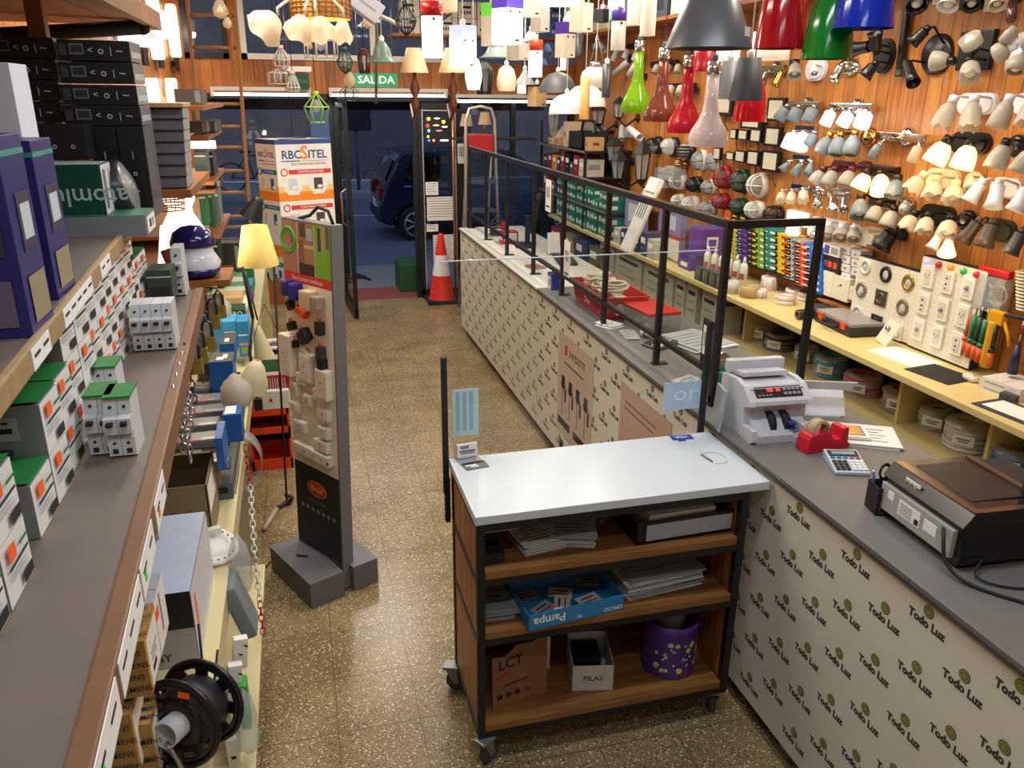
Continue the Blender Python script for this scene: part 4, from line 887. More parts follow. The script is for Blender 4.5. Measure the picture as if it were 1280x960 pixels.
FB('magenta_box','thin magenta box under the teal box','box',299,373,316,380,5.5,.25,mat('#8a4f96',.5),flap=False)
def bag(name,label,px,py,y,sx,sy,sz,m_,seed):
 rr=random.Random(seed);p=P(px,py,y=y);mb=MB(m_);vs_=[];n=16;k=9
 prof=[(.8,0),(1.1,.1),(1.05,.35),(.95,.55),(.7,.75),(.45,.85),(.3,.92),(.12,.97),(0.02,.98)]
 for r,z in prof:
  for i in range(n):
   a=2*PI*i/n;q=r*(1+rr.uniform(-.16,.16));vs_.append((q*sx*math.cos(a),q*sy*math.sin(a),z*sz*(1+rr.uniform(-.04,.04)if z else 1)))
 fs=[tuple(range(n))[::-1]]+[(j*n+i,j*n+(i+1)%n,(j+1)*n+(i+1)%n,(j+1)*n+i)for j in range(k-1)for i in range(n)]
 mb.add(vs_,fs,None,True);return one(mb,name,label,'bag',M=Matrix.Translation(p))
WBAG=mat('#d8d3c6',.35,kind='frost');CBAG=mat('#cfd6d4',kind='smoke')
bag('plastic_bag','crumpled white plastic bag between the blue boxes on the bench edge',297,505,3.15,.055,.06,.13,WBAG,3)
bag('plastic_bag','pale small plastic bag beside the letters TERO box',279,398,4.55,.05,.05,.12,WBAG,5)
bag('clear_bag','clear bag of parts hanging past the bench, below the LED module',303,735,2.35,.035,.06,.2,CBAG,8)
bag('clear_bag','clear bag with a green pack hanging lowest along the bench',312,930,1.95,.03,.05,.2,CBAG,9)
mb=MB(mat('#7c8790',.4));p=P(300,755,y=2.25);mb.box((0,0,0),(.045,.12,.19),Matrix.Rotation(math.radians(-16),4,'Y'),.012)
one(mb,'grey_blister_tray','slanting grey plastic tray leaning out under the bench edge','tray',M=Matrix.Translation(p))
for k,(px,py,h)in enumerate(((293,850,.11),(300,815,.10),(288,880,.12))):
 p=P(px,py,y=1.98+.05*k);t=thing('socket_strip','white socket strip standing at the lower bench edge, %s one from the green pack'%ORD[2-k],'socket strip',p,.2,'socket strips under the bench')
 mb=MB(WHITE);mb.box((0,0,0),(.04,.025,h),Matrix.Rotation(.12,4,'Y'),.006);part(mb,'body',t)
 for q in range(3):
  mb=MB(INK);mb.box((.0,-.0132,-.03+.03*q),(.012,.001,.004),Matrix.Rotation(.6,4,'Y'));part(mb,'socket_slot',t)
FB('green_pack','bright green pack in a clear bag low at the bench front','pack',299,858,311,912,1.95,.05,mat('#3fae3f',.5),[('-y',.2,.7,.8,.9,WHITE)],flap=False)
FB('white_pack','white pack hanging beside the bright green one','pack',284,925,300,965,1.93,.05,WHITE,[('-y',.3,.4,.7,.5,INK)],flap=False)
for k,(seg,c,lab)in enumerate((((P(307,557,x=-.245),P(313,607,x=-.240)),'#b5202a','short red length of plastic chain at the top of the white chain by the bench'),((P(313,607,x=-.24),P(318,690,x=-.235),P(325,752,x=-.23)),'#e6e2da','white plastic chain hanging in front of the bench'),((P(325,752,x=-.23),P(329,793,x=-.228)),'#b5202a','lowest red length of plastic chain hanging above the floor'))):
 mb=MB(mat(c,.35));chain_mesh(mb,list(seg),.0145,.0032,.6);one(mb,'plastic_chain',lab,'chain')
mb=MB(STEEL);a=P(307,557,x=-.245);mb.tube([a,(a.x-.01,a.y,a.z+.012),(-.30,a.y,HZ+.003),(-.33,a.y,HZ+.003)],.002,5);one(mb,'chain_hook','small wire hook on the bench edge holding the plastic chain','hook')
mb=MB(mat('#d4d6d6',.25,kind='smoke'));n=18;vs_=[]
c=P(292,580,y=3.35)
for i in range(n+1):
 a=-1.5+3.0*i/n;r=.125
 for s in(0,1):vs_.append((c.x+r*math.cos(a)*.95,c.y+.0+.10*s-.02,c.z+r*1.15*math.sin(a)))
mb.add(vs_,[(2*i,2*i+1,2*i+3,2*i+2)for i in range(n)],None,True)
o=one(mb,'curled_plastic_sheet','curled clear plastic sheet bulging out over the bench edge','plastic sheet');md=o.modifiers.new('thickness','SOLIDIFY');md.thickness=.0015
a=P(322,590,z=0);b=P(362,590,z=0)
t=thing('orange_bin_unit','orange plastic parts bin standing on the floor behind the thin lamp pole','parts bin',((a.x+b.x)/2,b.y+.06,0))
w_=b.x-a.x+.05;OR=mat('#e2470f',.4)
mb=MB(OR)
for z0,z1 in((0,.03),(.2,.24),(.36,.40)):mb.bx(-w_/2,w_/2,0,.22,z0,z1)
mb.bx(-w_/2,-w_/2+.012,0,.22,0,.40);mb.bx(w_/2-.012,w_/2,0,.22,0,.40);mb.bx(-w_/2,w_/2,.21,.22,0,.4);mb.bx(-w_/2,w_/2,0,.012,.2,.28);mb.bx(-w_/2,w_/2,0,.012,.03,.07);part(mb,'bin_frame',t)
mb=MB(mat('#8a1f22',.4))
for k in range(5):mb.cyl((-w_/2+.04+.035*k,.03,.26),(-w_/2+.04+.035*k,.18,.26),.013)
part(mb,'red_parts',t,kind='stuff')
FB('white_carton','white carton with a small red mark on top of the orange parts bin','carton',326,489,362,515,b.y+.06,.2,mat('#dcdcd8',.5),[('-y',.3,.4,.4,.6,RED)],z0=.401)
FB('red_pack','red pack of thin rods lying on the white carton behind the lamp pole','pack',328,470,362,489,b.y+.1,.16,mat('#8f1f24',.45),[('-y',.1+.09*k,.1,.12+.09*k,.9,PAPER)for k in range(9)])
FB('green_label_box','green labelled box on the stack behind the lamp pole','box',328,442,360,470,b.y+.12,.2,mat('#3a6a48',.5),[('-y',.1,.75,.9,.95,PAPER),('-y',.1,.05,.9,.2,PAPER)])
t=thing('round_fan_lamp','round white ceiling lamp box lid on top of the green labelled box','lamp',P(343,430,y=b.y+.2))
mb=MB(mat('#c9cccc',.4));mb.torus(.085,.012,None,30,8);mb.lathe([(0,-.01),(.085,-.008)],None,24,cap=False);part(mb,'rim',t);mb=MB(DGREY);mb.lathe([(0,0),(.03,.004),(.045,0)],None,20);part(mb,'hub',t)
LY=4.25
b0=P(359,632,z=0);LY=b0.y
t=thing('reading_floor_lamp','thin black floor lamp pole with a pale yellow cone shade','floor lamp',(b0.x,b0.y,0))
tp=P(342,328,y=LY)
mb=MB(MATTE);mb.tube([(0,0,.01),(tp.x-b0.x,0,tp.z)],.006);part(mb,'pole',t)
mb=MB(mat('#3c3630',.5));mb.tube([(0,0,.0),(.03,.03,.03),(.0,0,.07)],.014);mb.tube([(.0,0,.03),(-.03,-.02,.015),(-.06,-.03,.008)],.010);part(mb,'base',t)
mb=MB(mat('#a8a08c',.5));a=P(346,640,z=0);c=P(330,665,z=0);mb.tube([(a.x-b0.x,a.y-b0.y,.02),((a.x+c.x)/2-b0.x,(a.y+c.y)/2-b0.y,.018),(c.x-b0.x,c.y-b0.y,.016)],.014);part(mb,'wrapped_foot',t)
s0=P(323,331,y=LY);s1=P(323,282,y=LY);k_=abs(P(350,331,y=LY).x-P(297,331,y=LY).x)/2;hh=s1.z-s0.z
mb=MB(mat('#f2e39a',.6,kind='frost'));mb.shell([(k_*1.0,0),(k_*.60,hh)],.002,Matrix.Translation((s0.x-b0.x,0,s0.z)),36);part(mb,'lamp_shade',t)
mb=MB(mat('#fff0b8',.5,emit=5.));mb.sphere((s0.x-b0.x,0,s0.z+hh*.45),.03);part(mb,'bulb',t)
point('floor_lamp_light',(s0.x,LY,s0.z+hh*.45),2.2,(1,.82,.45))
mb=MB(MATTE);mb.tube([(tp.x-b0.x,0,tp.z),(tp.x-b0.x-.01,0,tp.z+.08),(s0.x-b0.x,0,s0.z+hh*.5)],.005);part(mb,'arm',t)
p0=P(303,332,y=4.0);t=thing('clamp_desk_lamp','black jointed desk lamp clamped to the bench in front of the floor lamp','desk lamp',P(325,500,y=3.9))
o0=t.location
def rel(*pp):return[Vector(q)-o0 for q in pp]
mb=MB(MATTE);mb.tube(rel(P(303,334,y=4.0),P(316,398,y=4.0)),.008);part(mb,'upper_arm',t)
mb=MB(MATTE);mb.tube(rel(P(308,345,y=4.05),P(322,400,y=4.0),P(318,385,y=4.0)),.004);part(mb,'spring',t)
mb=MB(MATTE);mb.tube(rel(P(316,398,y=4.0),P(312,440,y=3.95),P(322,500,y=3.9)),.007);part(mb,'lower_arm',t)
Mh=Matrix.Translation(P(319,258,y=4.0)-o0)@Matrix.Rotation(.5,4,'Y');mb=MB(BLACK);mb.shell([(.06,-.06),(.05,-.03),(.026,.03),(.02,.05)],.002,Mh);part(mb,'lamp_head',t)
mb=MB(MATTE);mb.tube(rel(P(312,440,y=3.95),P(330,380,y=4.1),P(338,395,y=4.2),P(345,410,y=4.3)),.002,5);part(mb,'cord',t)
mb=MB(MATTE);mb.box(rel(P(323,505,y=3.9))[0],(.04,.03,.06),None,.006);part(mb,'clamp',t)
mb=MB(mat('#ece6c8',.5,kind='frost'))
a=P(318,470,y=3.8);mb.shell([(.07,-.08),(.066,-.02),(.04,.05),(.016,.08)],.003,Matrix.Translation(a)@Matrix.Rotation(.25,4,'Y'),30);one(mb,'cream_lamp_shade','cream bell shaped lamp shade hanging low at the bench edge','lamp shade')
mb=MB(mat('#e8e0c0',.5,kind='frost'));a=P(325,425,y=4.5);mb.shell([(.055,-.1),(.04,-.02),(.022,.07),(.012,.09)],.003,Matrix.Translation(a)@Matrix.Rotation(-.15,4,'Y'),30);one(mb,'long_cream_shade','long narrow cream shade between the bench and the totem display','lamp shade')
WX=XL+.07
def wall_panel_lamp(l,t_,r,b,label,m_,name='wall_lamp',power=0,col=(1,.9,.75),shape='tube'):
 y1=P(l,(t_+b)/2,x=WX).y;y2=P(r,(t_+b)/2,x=WX).y;z1=P((l+r)/2,t_,x=WX).z;z0=P((l+r)/2,b,x=WX).z
 yc,zc,hw,hh=(y1+y2)/2,(z0+z1)/2,abs(y2-y1)/2,abs(z1-z0)/2
 t=thing(name,label,'wall lamp',(XL,yc,zc))
 mb=MB(WHITE if shape!='dark' else MATTE);mb.box((.012,0,0),(.02,min(hw,.08)*1.2,hh*.8),None,.003);mb.bx(.02,.04,-.015,.015,-.015,.015);part(mb,'back_plate',t)
 mb=MB(m_)
 if shape=='tube':mb.lathe([(0,-hh),(min(hw,.05)*.8,-hh),(min(hw,.05),-hh*.9),(min(hw,.05),hh*.9),(min(hw,.05)*.8,hh),(0,hh)],Matrix.Translation((.065,0,0)),20)
 elif shape=='oval':mb.lathe([(0,-.012),(1,-.006),(1,.006),(0,.012)],Matrix.Translation((.05,0,0))@Matrix.Rotation(PI/2,4,'Y')@Matrix.Diagonal((hh,min(hw,.12),1,1)),28,cap=False)
 else:mb.box((.05,0,0),(.02,min(hw,.11)*2,hh*2),None,.004)
 part(mb,'shade',t)
 if power:point('wall_lamp_light',(WX+.12,yc,zc),power*.3,col)
wall_panel_lamp(207,8,226,70,'large brightly lit tube wall lamp on the pine wall near the ladder',LITW,power=9)
wall_panel_lamp(196,14,205,48,'narrow brightly lit tube wall lamp next to the large lit one',LITC)
wall_panel_lamp(188,-10,194,13,'lit warm wall lamp at the top of the pine wall',LITWARM)
wall_panel_lamp(193,48,202,74,'lit cool white square tube lamp under the narrow lit one',LITC)
wall_panel_lamp(169,34,187,58,'round bright wall lamp beside the end of the plank shelf',LITW,power=4)
wall_panel_lamp(151,40,166,54,'bright small lamp glowing under the plank shelf',LITC)
wall_panel_lamp(181,98,200,129,'bright white shade above the slim grey cartons',LITW,power=3)
wall_panel_lamp(204,98,226,132,'bright wedge shaped lit lamp below the large tube lamp',LITW,power=4)
wall_panel_lamp(224,115,231,140,'slim lit lamp close to the ladder foot rack',LITWARM)
wall_panel_lamp(222,14,233,78,'long flat beige panel lamp, unlit, on the pine wall',mat('#d9b98c',.5),shape='flat')
wall_panel_lamp(232,25,241,80,'unlit white oval wall lamp next to the dark upper window',mat('#b9a894',.4),shape='oval')
wall_panel_lamp(181,54,188,82,'dark flat strip lamp, first along the pine wall',MATTE,shape='dark')
wall_panel_lamp(201,53,206,85,'dark flat strip lamp under the lit square tube',MATTE,shape='dark')
wall_panel_lamp(222,71,226,88,'small dark strip lamp under the beige panel',MATTE,shape='dark')
SZ=P(230,330,y=4.4).z
mb=MB(OAK);mb.bx(XL+.005,-.62,3.3,7.4,SZ-.03,SZ);one(mb,'wall_ledge','wooden ledge on the wall carrying lit glass lamps and green boxes','shelf')
t=thing('lit_glass_lamp','very bright lit glass globe table lamp behind the blue and white shower heater','table lamp',(P(230,300,y=4.3).x,4.3,SZ))
mb=MB(mat('#fff4d8',.4,emit=4.));mb.lathe([(0,.05),(.06,.07),(.10,.14),(.10,.2),(.06,.27),(.055,.3),(.075,.34),(.07,.4),(.03,.43),(0,.435)],None,24);part(mb,'globe',t)
mb=MB(STEEL);mb.lathe([(.05,0),(.05,.01),(.02,.02),(.02,.05)],None,20);part(mb,'base',t);point('globe_light',(P(230,270,y=4.3).x+.15,4.2,SZ+.25),3.5,(1,.88,.65))
t=thing('lit_cone_lamp','lit white cone lamp next to the orange mesh basket on the ledge','table lamp',(P(212,300,y=3.7).x,3.7,SZ))
mb=MB(LITW);mb.shell([(.07,.08),(.03,.3)],.003);part(mb,'shade',t);mb=MB(STEEL);mb.lathe([(.05,0),(.05,.01),(.01,.02),(.01,.1)],None,16);part(mb,'base',t)
mb=MB(mat('#e8831f',.5));
for k in range(7):mb.torus(.05+.003*k,.003,Matrix.Translation((0,0,.02*k)),20,5)
for k in range(12):
 a=2*PI*k/12;mb.cyl((.05*math.cos(a),.05*math.sin(a),0),(.07*math.cos(a),.07*math.sin(a),.13),.002,n=5)
mb.tube([(.07,0,.13),(.03,0,.2),(0,0,P(210,236,y=2.62).z-.026-P(212,262,y=3.1).z)],.0025,5);mb.tube([(-.07,0,.13),(-.03,0,.2),(0,0,.24)],.0025,5)
one(mb,'orange_mesh_basket','orange mesh basket lit from behind at the end of the grey cartons','basket',M=Matrix.Translation(P(212,262,y=3.1)))
GB=[(218,111,252,130,3.9,'#55534f','dark grey wide box high on the pile by the lit wedge lamp'),(236,152,258,166,4.4,'#5c5650','brown grey flat box in the middle of the far pile'),(259,151,272,165,4.6,'#3d4c52','blue grey short box at the outer side of the brown grey flat box'),(243,190,258,220,4.5,'#5a6b66','grey green upright box below the bright strip'),(259,190,267,222,4.7,'#2c3434','dark slim upright box next to the grey green one'),(256,225,276,234,4.8,'#222528','black flat box low in the far pile'),(250,240,258,282,5.0,'#1f7a4a','green upright folder on the ledge beside the lit globe'),(259,237,266,285,5.2,'#2a5a4c','dark teal upright folder with a pink stripe'),(267,236,274,283,5.4,'#7a8a86','pale grey green upright folder'),(251,302,274,338,5.5,'#1d3a2c','dark green carton with a red mark below the folders'),(276,304,300,340,5.9,'#3b342c','dark open wooden crate near the rack foot')]
for l,t_,r,b,y,c,lab in GB:
 pr=[('-y',.05,.8,.95,.86,PAPER)]if 'folder' in lab or 'grey green' in lab else[('-y',.2,.6,.6,.75,RED)]if 'red mark' in lab else[('-y',.75,.1,.95,.9,GREY)]
 FB('far_stock_box',lab,'box',l,t_,r,b,y,.25,mat(c,.5),pr)
t=thing('bright_strip_lamp','bright short strip lamp lying between the far boxes','lamp',P(252,181,y=4.4))
mb=MB(LITC);mb.box((0,0,0),(.12,.04,.03),None,.008);part(mb,'tube',t);mb=MB(WHITE);mb.box((0,.03,0),(.13,.02,.04));part(mb,'housing',t)
for z_,y0_,y1_ in((P(245,131,y=3.9).z,3.7,4.9),(P(255,167,y=4.5).z,4.2,5.1),(P(255,222,y=4.6).z,4.4,5.2),(P(262,235,y=4.8).z,4.7,5.2),(P(262,284,y=5.2).z,4.9,5.8),(P(262,339,y=5.7).z,5.3,6.4)):
 mb=MB(OAK);mb.bx(XL+.005,P(276,200,y=y0_+.6).x,y0_,y1_,z_-.02,z_-.0005);one(mb,'rack_board','wooden rack board carrying the %s'%('highest dark grey box' if z_>2.02 else 'brown grey flat box' if z_>1.88 else 'grey green upright box' if y0_==4.4 else 'bright strip lamp' if y0_<4.4 else 'low black flat box' if z_>1.55 else 'upright folders' if z_>1.2 else 'crate by the rack foot'),'shelf')
t=thing('wooden_ladder','wooden ladder with round rungs leaning up beside the shop window','ladder',P(316,320,y=6.8))
o0=t.location;LW=mat('#a9794a',.45)
a0,a1=P(316,318,y=6.8),P(292,-20,y=6.8)
for off in(0,-.33):
 mb=MB(LW);M_,L_=zalign(a0+Vector((off,0,0))-o0,a1+Vector((off,0,0))-o0);mb.box((0,0,L_/2),(.045,.025,L_),M_,.003);part(mb,'side_rail',t)
for py in(283,270,240,213,184,158,130,60,20):
 q=P(297+(py-60)*.07,py,y=6.8)-o0;mb=MB(LW);mb.cyl((q.x-.33,0,q.z),(q.x,0,q.z),.012);part(mb,'rung',t)
# == totem display
A0=P(340,712,z=0);U=Vector((.43,-.903,0));V=Vector((.903,.43,0))
GT=mat('#6d6e72',.45,var=.04);GT2=mat('#77777a',.45,var=.04)
MT=Matrix.Translation((A0.x,A0.y,0))@Matrix(((U.x,V.x,0,0),(U.y,V.y,0,0),(0,0,1,0),(0,0,0,1)))
t=thing('totem_display','tall grey display totem with rows of white plugs and sockets, on a stepped grey foot','display stand',M=MT)
mb=MB(GT);mb.box((.21,.085,.065),(.42,.17,.13),None,.003);part(mb,'front_foot',t);
mb=MB(GT);mb.box((.21,.285,.065),(.42,.13,.13),None,.003);part(mb,'rear_foot',t)
TH=1.69
LEAN=Matrix.Translation((.2,.19,0))@Matrix.Rotation(-.032,4,U.cross(Vector((0,0,1))).normalized()*0+Vector((0,1,0)))@Matrix.Rotation(-.012,4,'X')@Matrix.Translation((-.2,-.19,0))
LEAN=Matrix.Translation((.2,.19,0))@Matrix.Rotation(math.radians(8),4,'Z')@Matrix.Rotation(-.038,4,'X')@Matrix.Translation((-.2,-.19,0))
S0,S1,D0,D1=.03,.385,.155,.215
mb=MB(GT2);mb.box(((S0+S1)/2,(D0+D1)/2,TH/2+.01),(S1-S0,D1-D0,TH),LEAN,.003);part(mb,'slab',t)
FT=LEAN@frame((S0,D0-.0012,0),(1,0,0),(0,0,1));W_=S1-S0
def pr_(mb,u0,u1,z0,z1,m_,dz=.0006):mb.use(m_);mb.add([(u0*W_,z0,dz),(u1*W_,z0,dz),(u1*W_,z1,dz),(u0*W_,z1,dz)],[(0,1,2,3)],FT)
mb=MB(mat('#efe6d0',.4,var=.02));pr_(mb,.01,.98,.57,1.69,mb.mats[0]);pr_(mb,.01,.98,.14,.57,mat('#2a2d33',.5),.0006)  # face colour lightened to carry the strong warm light from above
HR=mat('#d0301f',.5)
pr_(mb,.01,.32,1.47,1.69,mat('#b08068',.6),.0010);pr_(mb,.33,.66,1.47,1.69,mat('#a8815c',.6),.0010);pr_(mb,.67,.98,1.47,1.69,mat('#76b828',.5),.0010)
mb.use(mat('#46b83c',.5));mb.torus(.052,.005,FT@Matrix.Translation((.05,1.61,.0012)),24,5);mb.torus(.042,.004,FT@Matrix.Translation((.05,1.61,.0012)),24,5)
pr_(mb,.20,.27,1.60,1.63,mat('#4a2f80',.5),.0014);pr_(mb,.36,.46,1.52,1.62,mat('#8a5a4a',.6),.0014);pr_(mb,.34,.66,1.585,1.60,mat('#d9b98a',.6),.0014);pr_(mb,.35,.66,1.47,1.52,mat('#3a2620',.6),.0014);pr_(mb,.52,.64,1.62,1.67,mat('#a9c0c4',.6),.0014);pr_(mb,.38,.5,1.63,1.69,mat('#5a4434',.6),.0014)
pr_(mb,.74,.80,1.585,1.68,mat('#4a3c36',.6),.0014);pr_(mb,.82,.88,1.59,1.685,mat('#b79a84',.6),.0014);pr_(mb,.90,.96,1.6,1.69,mat('#6a5a50',.6),.0014)
pr_(mb,.01,.98,1.43,1.472,HR,.0012);mb.use(WHITE);mb.text('Fabricamos confianza',.026,FT@Matrix.Translation((.5*W_,1.45,.002)))
mb.use(mat('#7d7468',.6));mb.text('Cajas capsuladas',.022,FT@Matrix.Translation((.5*W_,1.405,.001)))
mb.use(HR);mb.lathe([(1,0),(1,.001)],FT@Matrix.Translation((.5*W_,.465,.001))@Matrix.Diagonal((.07,.036,1,1)),30);mb.use(mat('#e8c040',.5));mb.torus(1,.03,FT@Matrix.Translation((.5*W_,.465,.002))@Matrix.Diagonal((.072,.038,.02,1)),30,5)
mb.text('Exultt',.040,FT@Matrix.Translation((.5*W_,.465,.003)));mb.use(mat('#8d9096',.6));mb.text('Fabricamos confianza',.016,FT@Matrix.Translation((.5*W_,.40,.0014)))
for k in range(7):mb.lathe([(.011,0),(.011,.0006)],FT@Matrix.Translation((W_*(.16+.115*k),.35-.006*k*0,.001)),14,smooth=False)
part(mb,'printed_face',t)
def onface(name,u,z,w_,h_,d_,col,bev=.008,rot=0.,extras=None,lab=None):
 if name!='outlet':z+=.12 if z>1.2 or z<.6 else .16 if z>.95 else .2
 m_=FT@Matrix.Translation((u*W_,z,.001))@Matrix.Rotation(rot,4,'Z')
 mb=MB(mat(col,.35));mb.box((0,0,d_/2),(w_,h_,d_),m_,min(bev,d_*.4,h_*.3))
 mb.use(INK)
 if extras=='sock':
  for s in(-1,1):mb.box((s*w_*.1,h_*.05,d_),(.003,.009,.0012),m_@Matrix.Rotation(s*.5,4,'Z'));
  mb.box((0,-h_*.15,d_),(.003,.008,.0012),m_)
 if extras=='sw':mb.use(PRG);mb.box((0,0,d_),(w_*.5,h_*.55,.003),m_,.001)
 if extras=='plug':
  mb.use(BRASS)
  for s in(-1,1):mb.box((s*.009,h_*.5+.008,d_*.5),(.003,.016,.006),m_)
 q=part(mb,name,t);
 if lab:q['label']=lab
TW='#e6dcc8'
onface('industrial_plug',.16,1.28,.045,.07,.04,'#27308c',rot=.1,lab='blue industrial plug');onface('industrial_plug',.33,1.275,.05,.075,.045,'#27308c',rot=-.05,lab='blue industrial plug')
onface('capsule_box',.60,1.255,.07,.08,.05,'#d9c39a');onface('capsule_box',.78,1.25,.045,.06,.045,'#a89b84')
onface('cable_plug',.18,1.165,.035,.045,.03,'#1d1d1f',rot=.5,extras='plug');onface('cable_plug',.42,1.15,.075,.035,.03,'#e8661a',rot=-.35,extras='plug',lab='orange plug');onface('cable_plug',.78,1.10,.035,.06,.035,'#2b2a2a',extras='plug')
onface('cable_plug',.18,1.07,.04,.04,.03,'#1b1b1c',rot=.4,extras='plug');onface('cable_plug',.47,1.045,.06,.06,.04,'#232324',rot=.7,extras='plug');onface('cable_plug',.78,.99,.035,.06,.035,'#3a3836',extras='plug')
onface('cable_plug',.22,.99,.04,.035,.03,'#1b1b1c',rot=.3,extras='plug');onface('cable_plug',.50,.96,.08,.035,.03,'#ded6c6',rot=-.3,extras='plug',lab='white plug');onface('cable_plug',.80,.90,.04,.055,.035,'#1d1d1f',extras='plug')
onface('outlet_box',.10,.895,.085,.19,.045,TW,.006,extras='sock');onface('outlet_box',.47,.86,.075,.13,.035,TW,.012,extras='sock');onface('outlet_box',.83,.815,.085,.135,.04,TW,.01,extras='sock')
for(u,z,w_,h_,e)in((.36,.745,.07,.055,'sock'),(.72,.70,.075,.055,'sock'),(.20,.685,.06,.06,'sw'),(.48,.655,.06,.055,'sw'),(.80,.615,.075,.055,'sock')):
 onface('outlet',u,z+.255,w_,h_,.03,TW,.009,extras=e)
for(u,z,w_,h_,e)in((.17,.60,.07,.045,'sock'),(.78,.535,.075,.055,'sock'),(.28,.515,.09,.055,'sw'),(.72,.465,.10,.055,'sock')):
 onface('outlet',u,z+.25,w_,h_,.03,TW,.008,extras=e)
onface('socket_strip',.52,.535,.27,.052,.035,'#e2dac8',.008,rot=-.02)
mb=MB(INK)
for k in range(4):
 for s in(-1,1):mb.box((W_*(.2+.19*k)+s*.006,.655,.037),(.0025,.008,.001),FT)
mb.use(RED);mb.box((W_*.9,.65,.037),(.014,.014,.003),FT);part(mb,'socket_strip_slots',t)
mb=MB(MATTE);mb.tube([LEAN@Vector((.12,D0+.03,TH+.01)),LEAN@Vector((.2,D0+.03,TH+.03)),LEAN@Vector((.26,D0+.03,TH+.07)),LEAN@Vector((.33,D0+.03,TH+.06)),LEAN@Vector((.36,D0+.03,TH+.01))],.007);part(mb,'carry_handle',t)
mb=MB(MATTE);mb.tube([P(385,695,z=.14),P(372,694,z=.135),P(360,715,z=.01),P(340,700,z=.005),P(322,722,z=.005)],.004,6);one(mb,'floor_cable','thin black cable trailing off the foot of the grey totem','cable')
a=P(318,172,y=5.9);b=P(343,175,y=5.7);c=P(413,177,y=5.85)
t=thing('hanging_display_box','tall white and orange printed carton display hanging above the bench end, reading RBC SITEL','display',(b.x,b.y,1.0))
zt=b.z-1.0
pa,pb,pc=Vector((a.x-b.x,a.y-b.y,0)),Vector((0,0,0)),Vector((c.x-b.x,c.y-b.y,0));pd=pa+pc
mb=MB(mat('#e9e9e6',.5,var=.02));mb.add([pa,pb,pc,pd]+[q+Vector((0,0,zt))for q in(pa,pb,pc,pd)],[(0,1,5,4),(1,2,6,5),(2,3,7,6),(3,0,4,7),(0,3,2,1)]);part(mb,'box_body',t)
OG=mat('#f08c28',.5);NV=mat('#2c4a90',.5)
for(q0,q1,rib)in((pa,pb,'#1f6ea0'),(pb,pc,'#d23a3a')):
 w_=(q1-q0).length;n=Vector((0,0,1)).cross(q1-q0);FR_=frame(q0,q1-q0,(0,0,1));
 mb=MB(NV)
 def q_(u0,v0,u1,v1,m_,e=.0008):mb.use(m_);mb.add([(u0*w_,zt-v0,e),(u1*w_,zt-v0,e),(u1*w_,zt-v1,e),(u0*w_,zt-v1,e)],[(0,1,2,3)],FR_)
 q_(0,0,1,.03,NV);q_(0,.30,1,.36,mat('#f6c98a',.5));q_(0,.34,1,.40,OG,.0012);q_(0,.70,1,.78,OG)
 s_=w_*.19
 mb.use(NV);mb.text('RBC',s_,FR_@Matrix.Translation((.27*w_,zt-.10,.001)));mb.text('ITEL',s_,FR_@Matrix.Translation((.74*w_,zt-.10,.001)));mb.use(OG);mb.text('S',s_*1.6,FR_@Matrix.Translation((.50*w_,zt-.09,.001)))
 q_(.08,.135,.42,.142,NV);q_(.45,.138,.95,.141,RED);mb.use(INK);mb.text('ELECTRONICA DE CONTROL',w_*.048,FR_@Matrix.Translation((.58*w_,zt-.16,.001)))
 for v in(.195,.43,.82):
  q_(.2,v,.97,v+.03,mat(rib,.5));mb.use(mat(rib,.5));mb.torus(.022*1,.004,FR_@Matrix.Translation((.12*w_,zt-v-.015,.001)),16,5)
  mb.use(WHITE);mb.text('CONTROLADORES',w_*.055,FR_@Matrix.Translation((.6*w_,zt-v-.015,.002)))
  for k,(u,cc)in enumerate(((.26,'#c9d2d6'),(.72,'#4a4444' if rib=='#d23a3a' else '#2f5c9a'))):
   mb.use(WHITE);mb.lathe([(.19*w_,0),(.19*w_,.0005)],FR_@Matrix.Translation((u*w_,zt-v-.10,.0016)),6,smooth=False);mb.use(mat(cc,.5));mb.box((u*w_,zt-v-.095,.0028),(.16*w_,.075,.001),FR_)
   mb.use(WHITE);mb.box((u*w_+.01,zt-v-.115,.0036),(.08*w_,.02,.001),FR_)
 part(mb,'printed_side',t)
mb=MB(INK);ctr=(pa+pc)/2;mb.tube([ctr+Vector((0,0,zt+.01)),ctr+Vector((0,0,ZC-1.0))],.002,5);mb.cyl(pb*.8+ctr*.2+Vector((0,0,zt)),pd*.8+ctr*.2+Vector((0,0,zt)),.003);part(mb,'hanging_string',t)
p=P(552,374,z=0);t=thing('traffic_cone','orange red traffic cone with a white band and black foot standing by the counter end','traffic cone',(p.x-.01,p.y-.09,0))
sc_=(P(549,290,y=p.y).z)/.75;RC=mat('#e0301c',.45)
mb=MB(MATTE);mb.box((0,0,.02),(.36,.36,.04),None,.012);part(mb,'foot',t)
mb=MB(RC);mb.lathe([(.15,.04),(.14,.06),(.105,.30)],None,32,cap=False);part(mb,'cone_body',t);mb=MB(RC);mb.lathe([(.065,.52),(.03,.73),(.022,.75),(0,.75)],None,32,cap=False);part(mb,'cone_tip',t)
mb=MB(mat('#e9e4e4',.4));mb.lathe([(.1052,.30),(.065,.52)],None,32,cap=False);part(mb,'white_band',t)
t.scale=(1,1,sc_)
ly_=7.95;a=P(584,300,y=ly_);b=P(618,300,y=ly_);zt=P(600,133,y=ly_).z
t=thing('step_ladder','aluminium stepladder with a red top tray standing at the far end of the counter','stepladder',((a.x+b.x)/2,ly_,0));w_=(b.x-a.x)/2
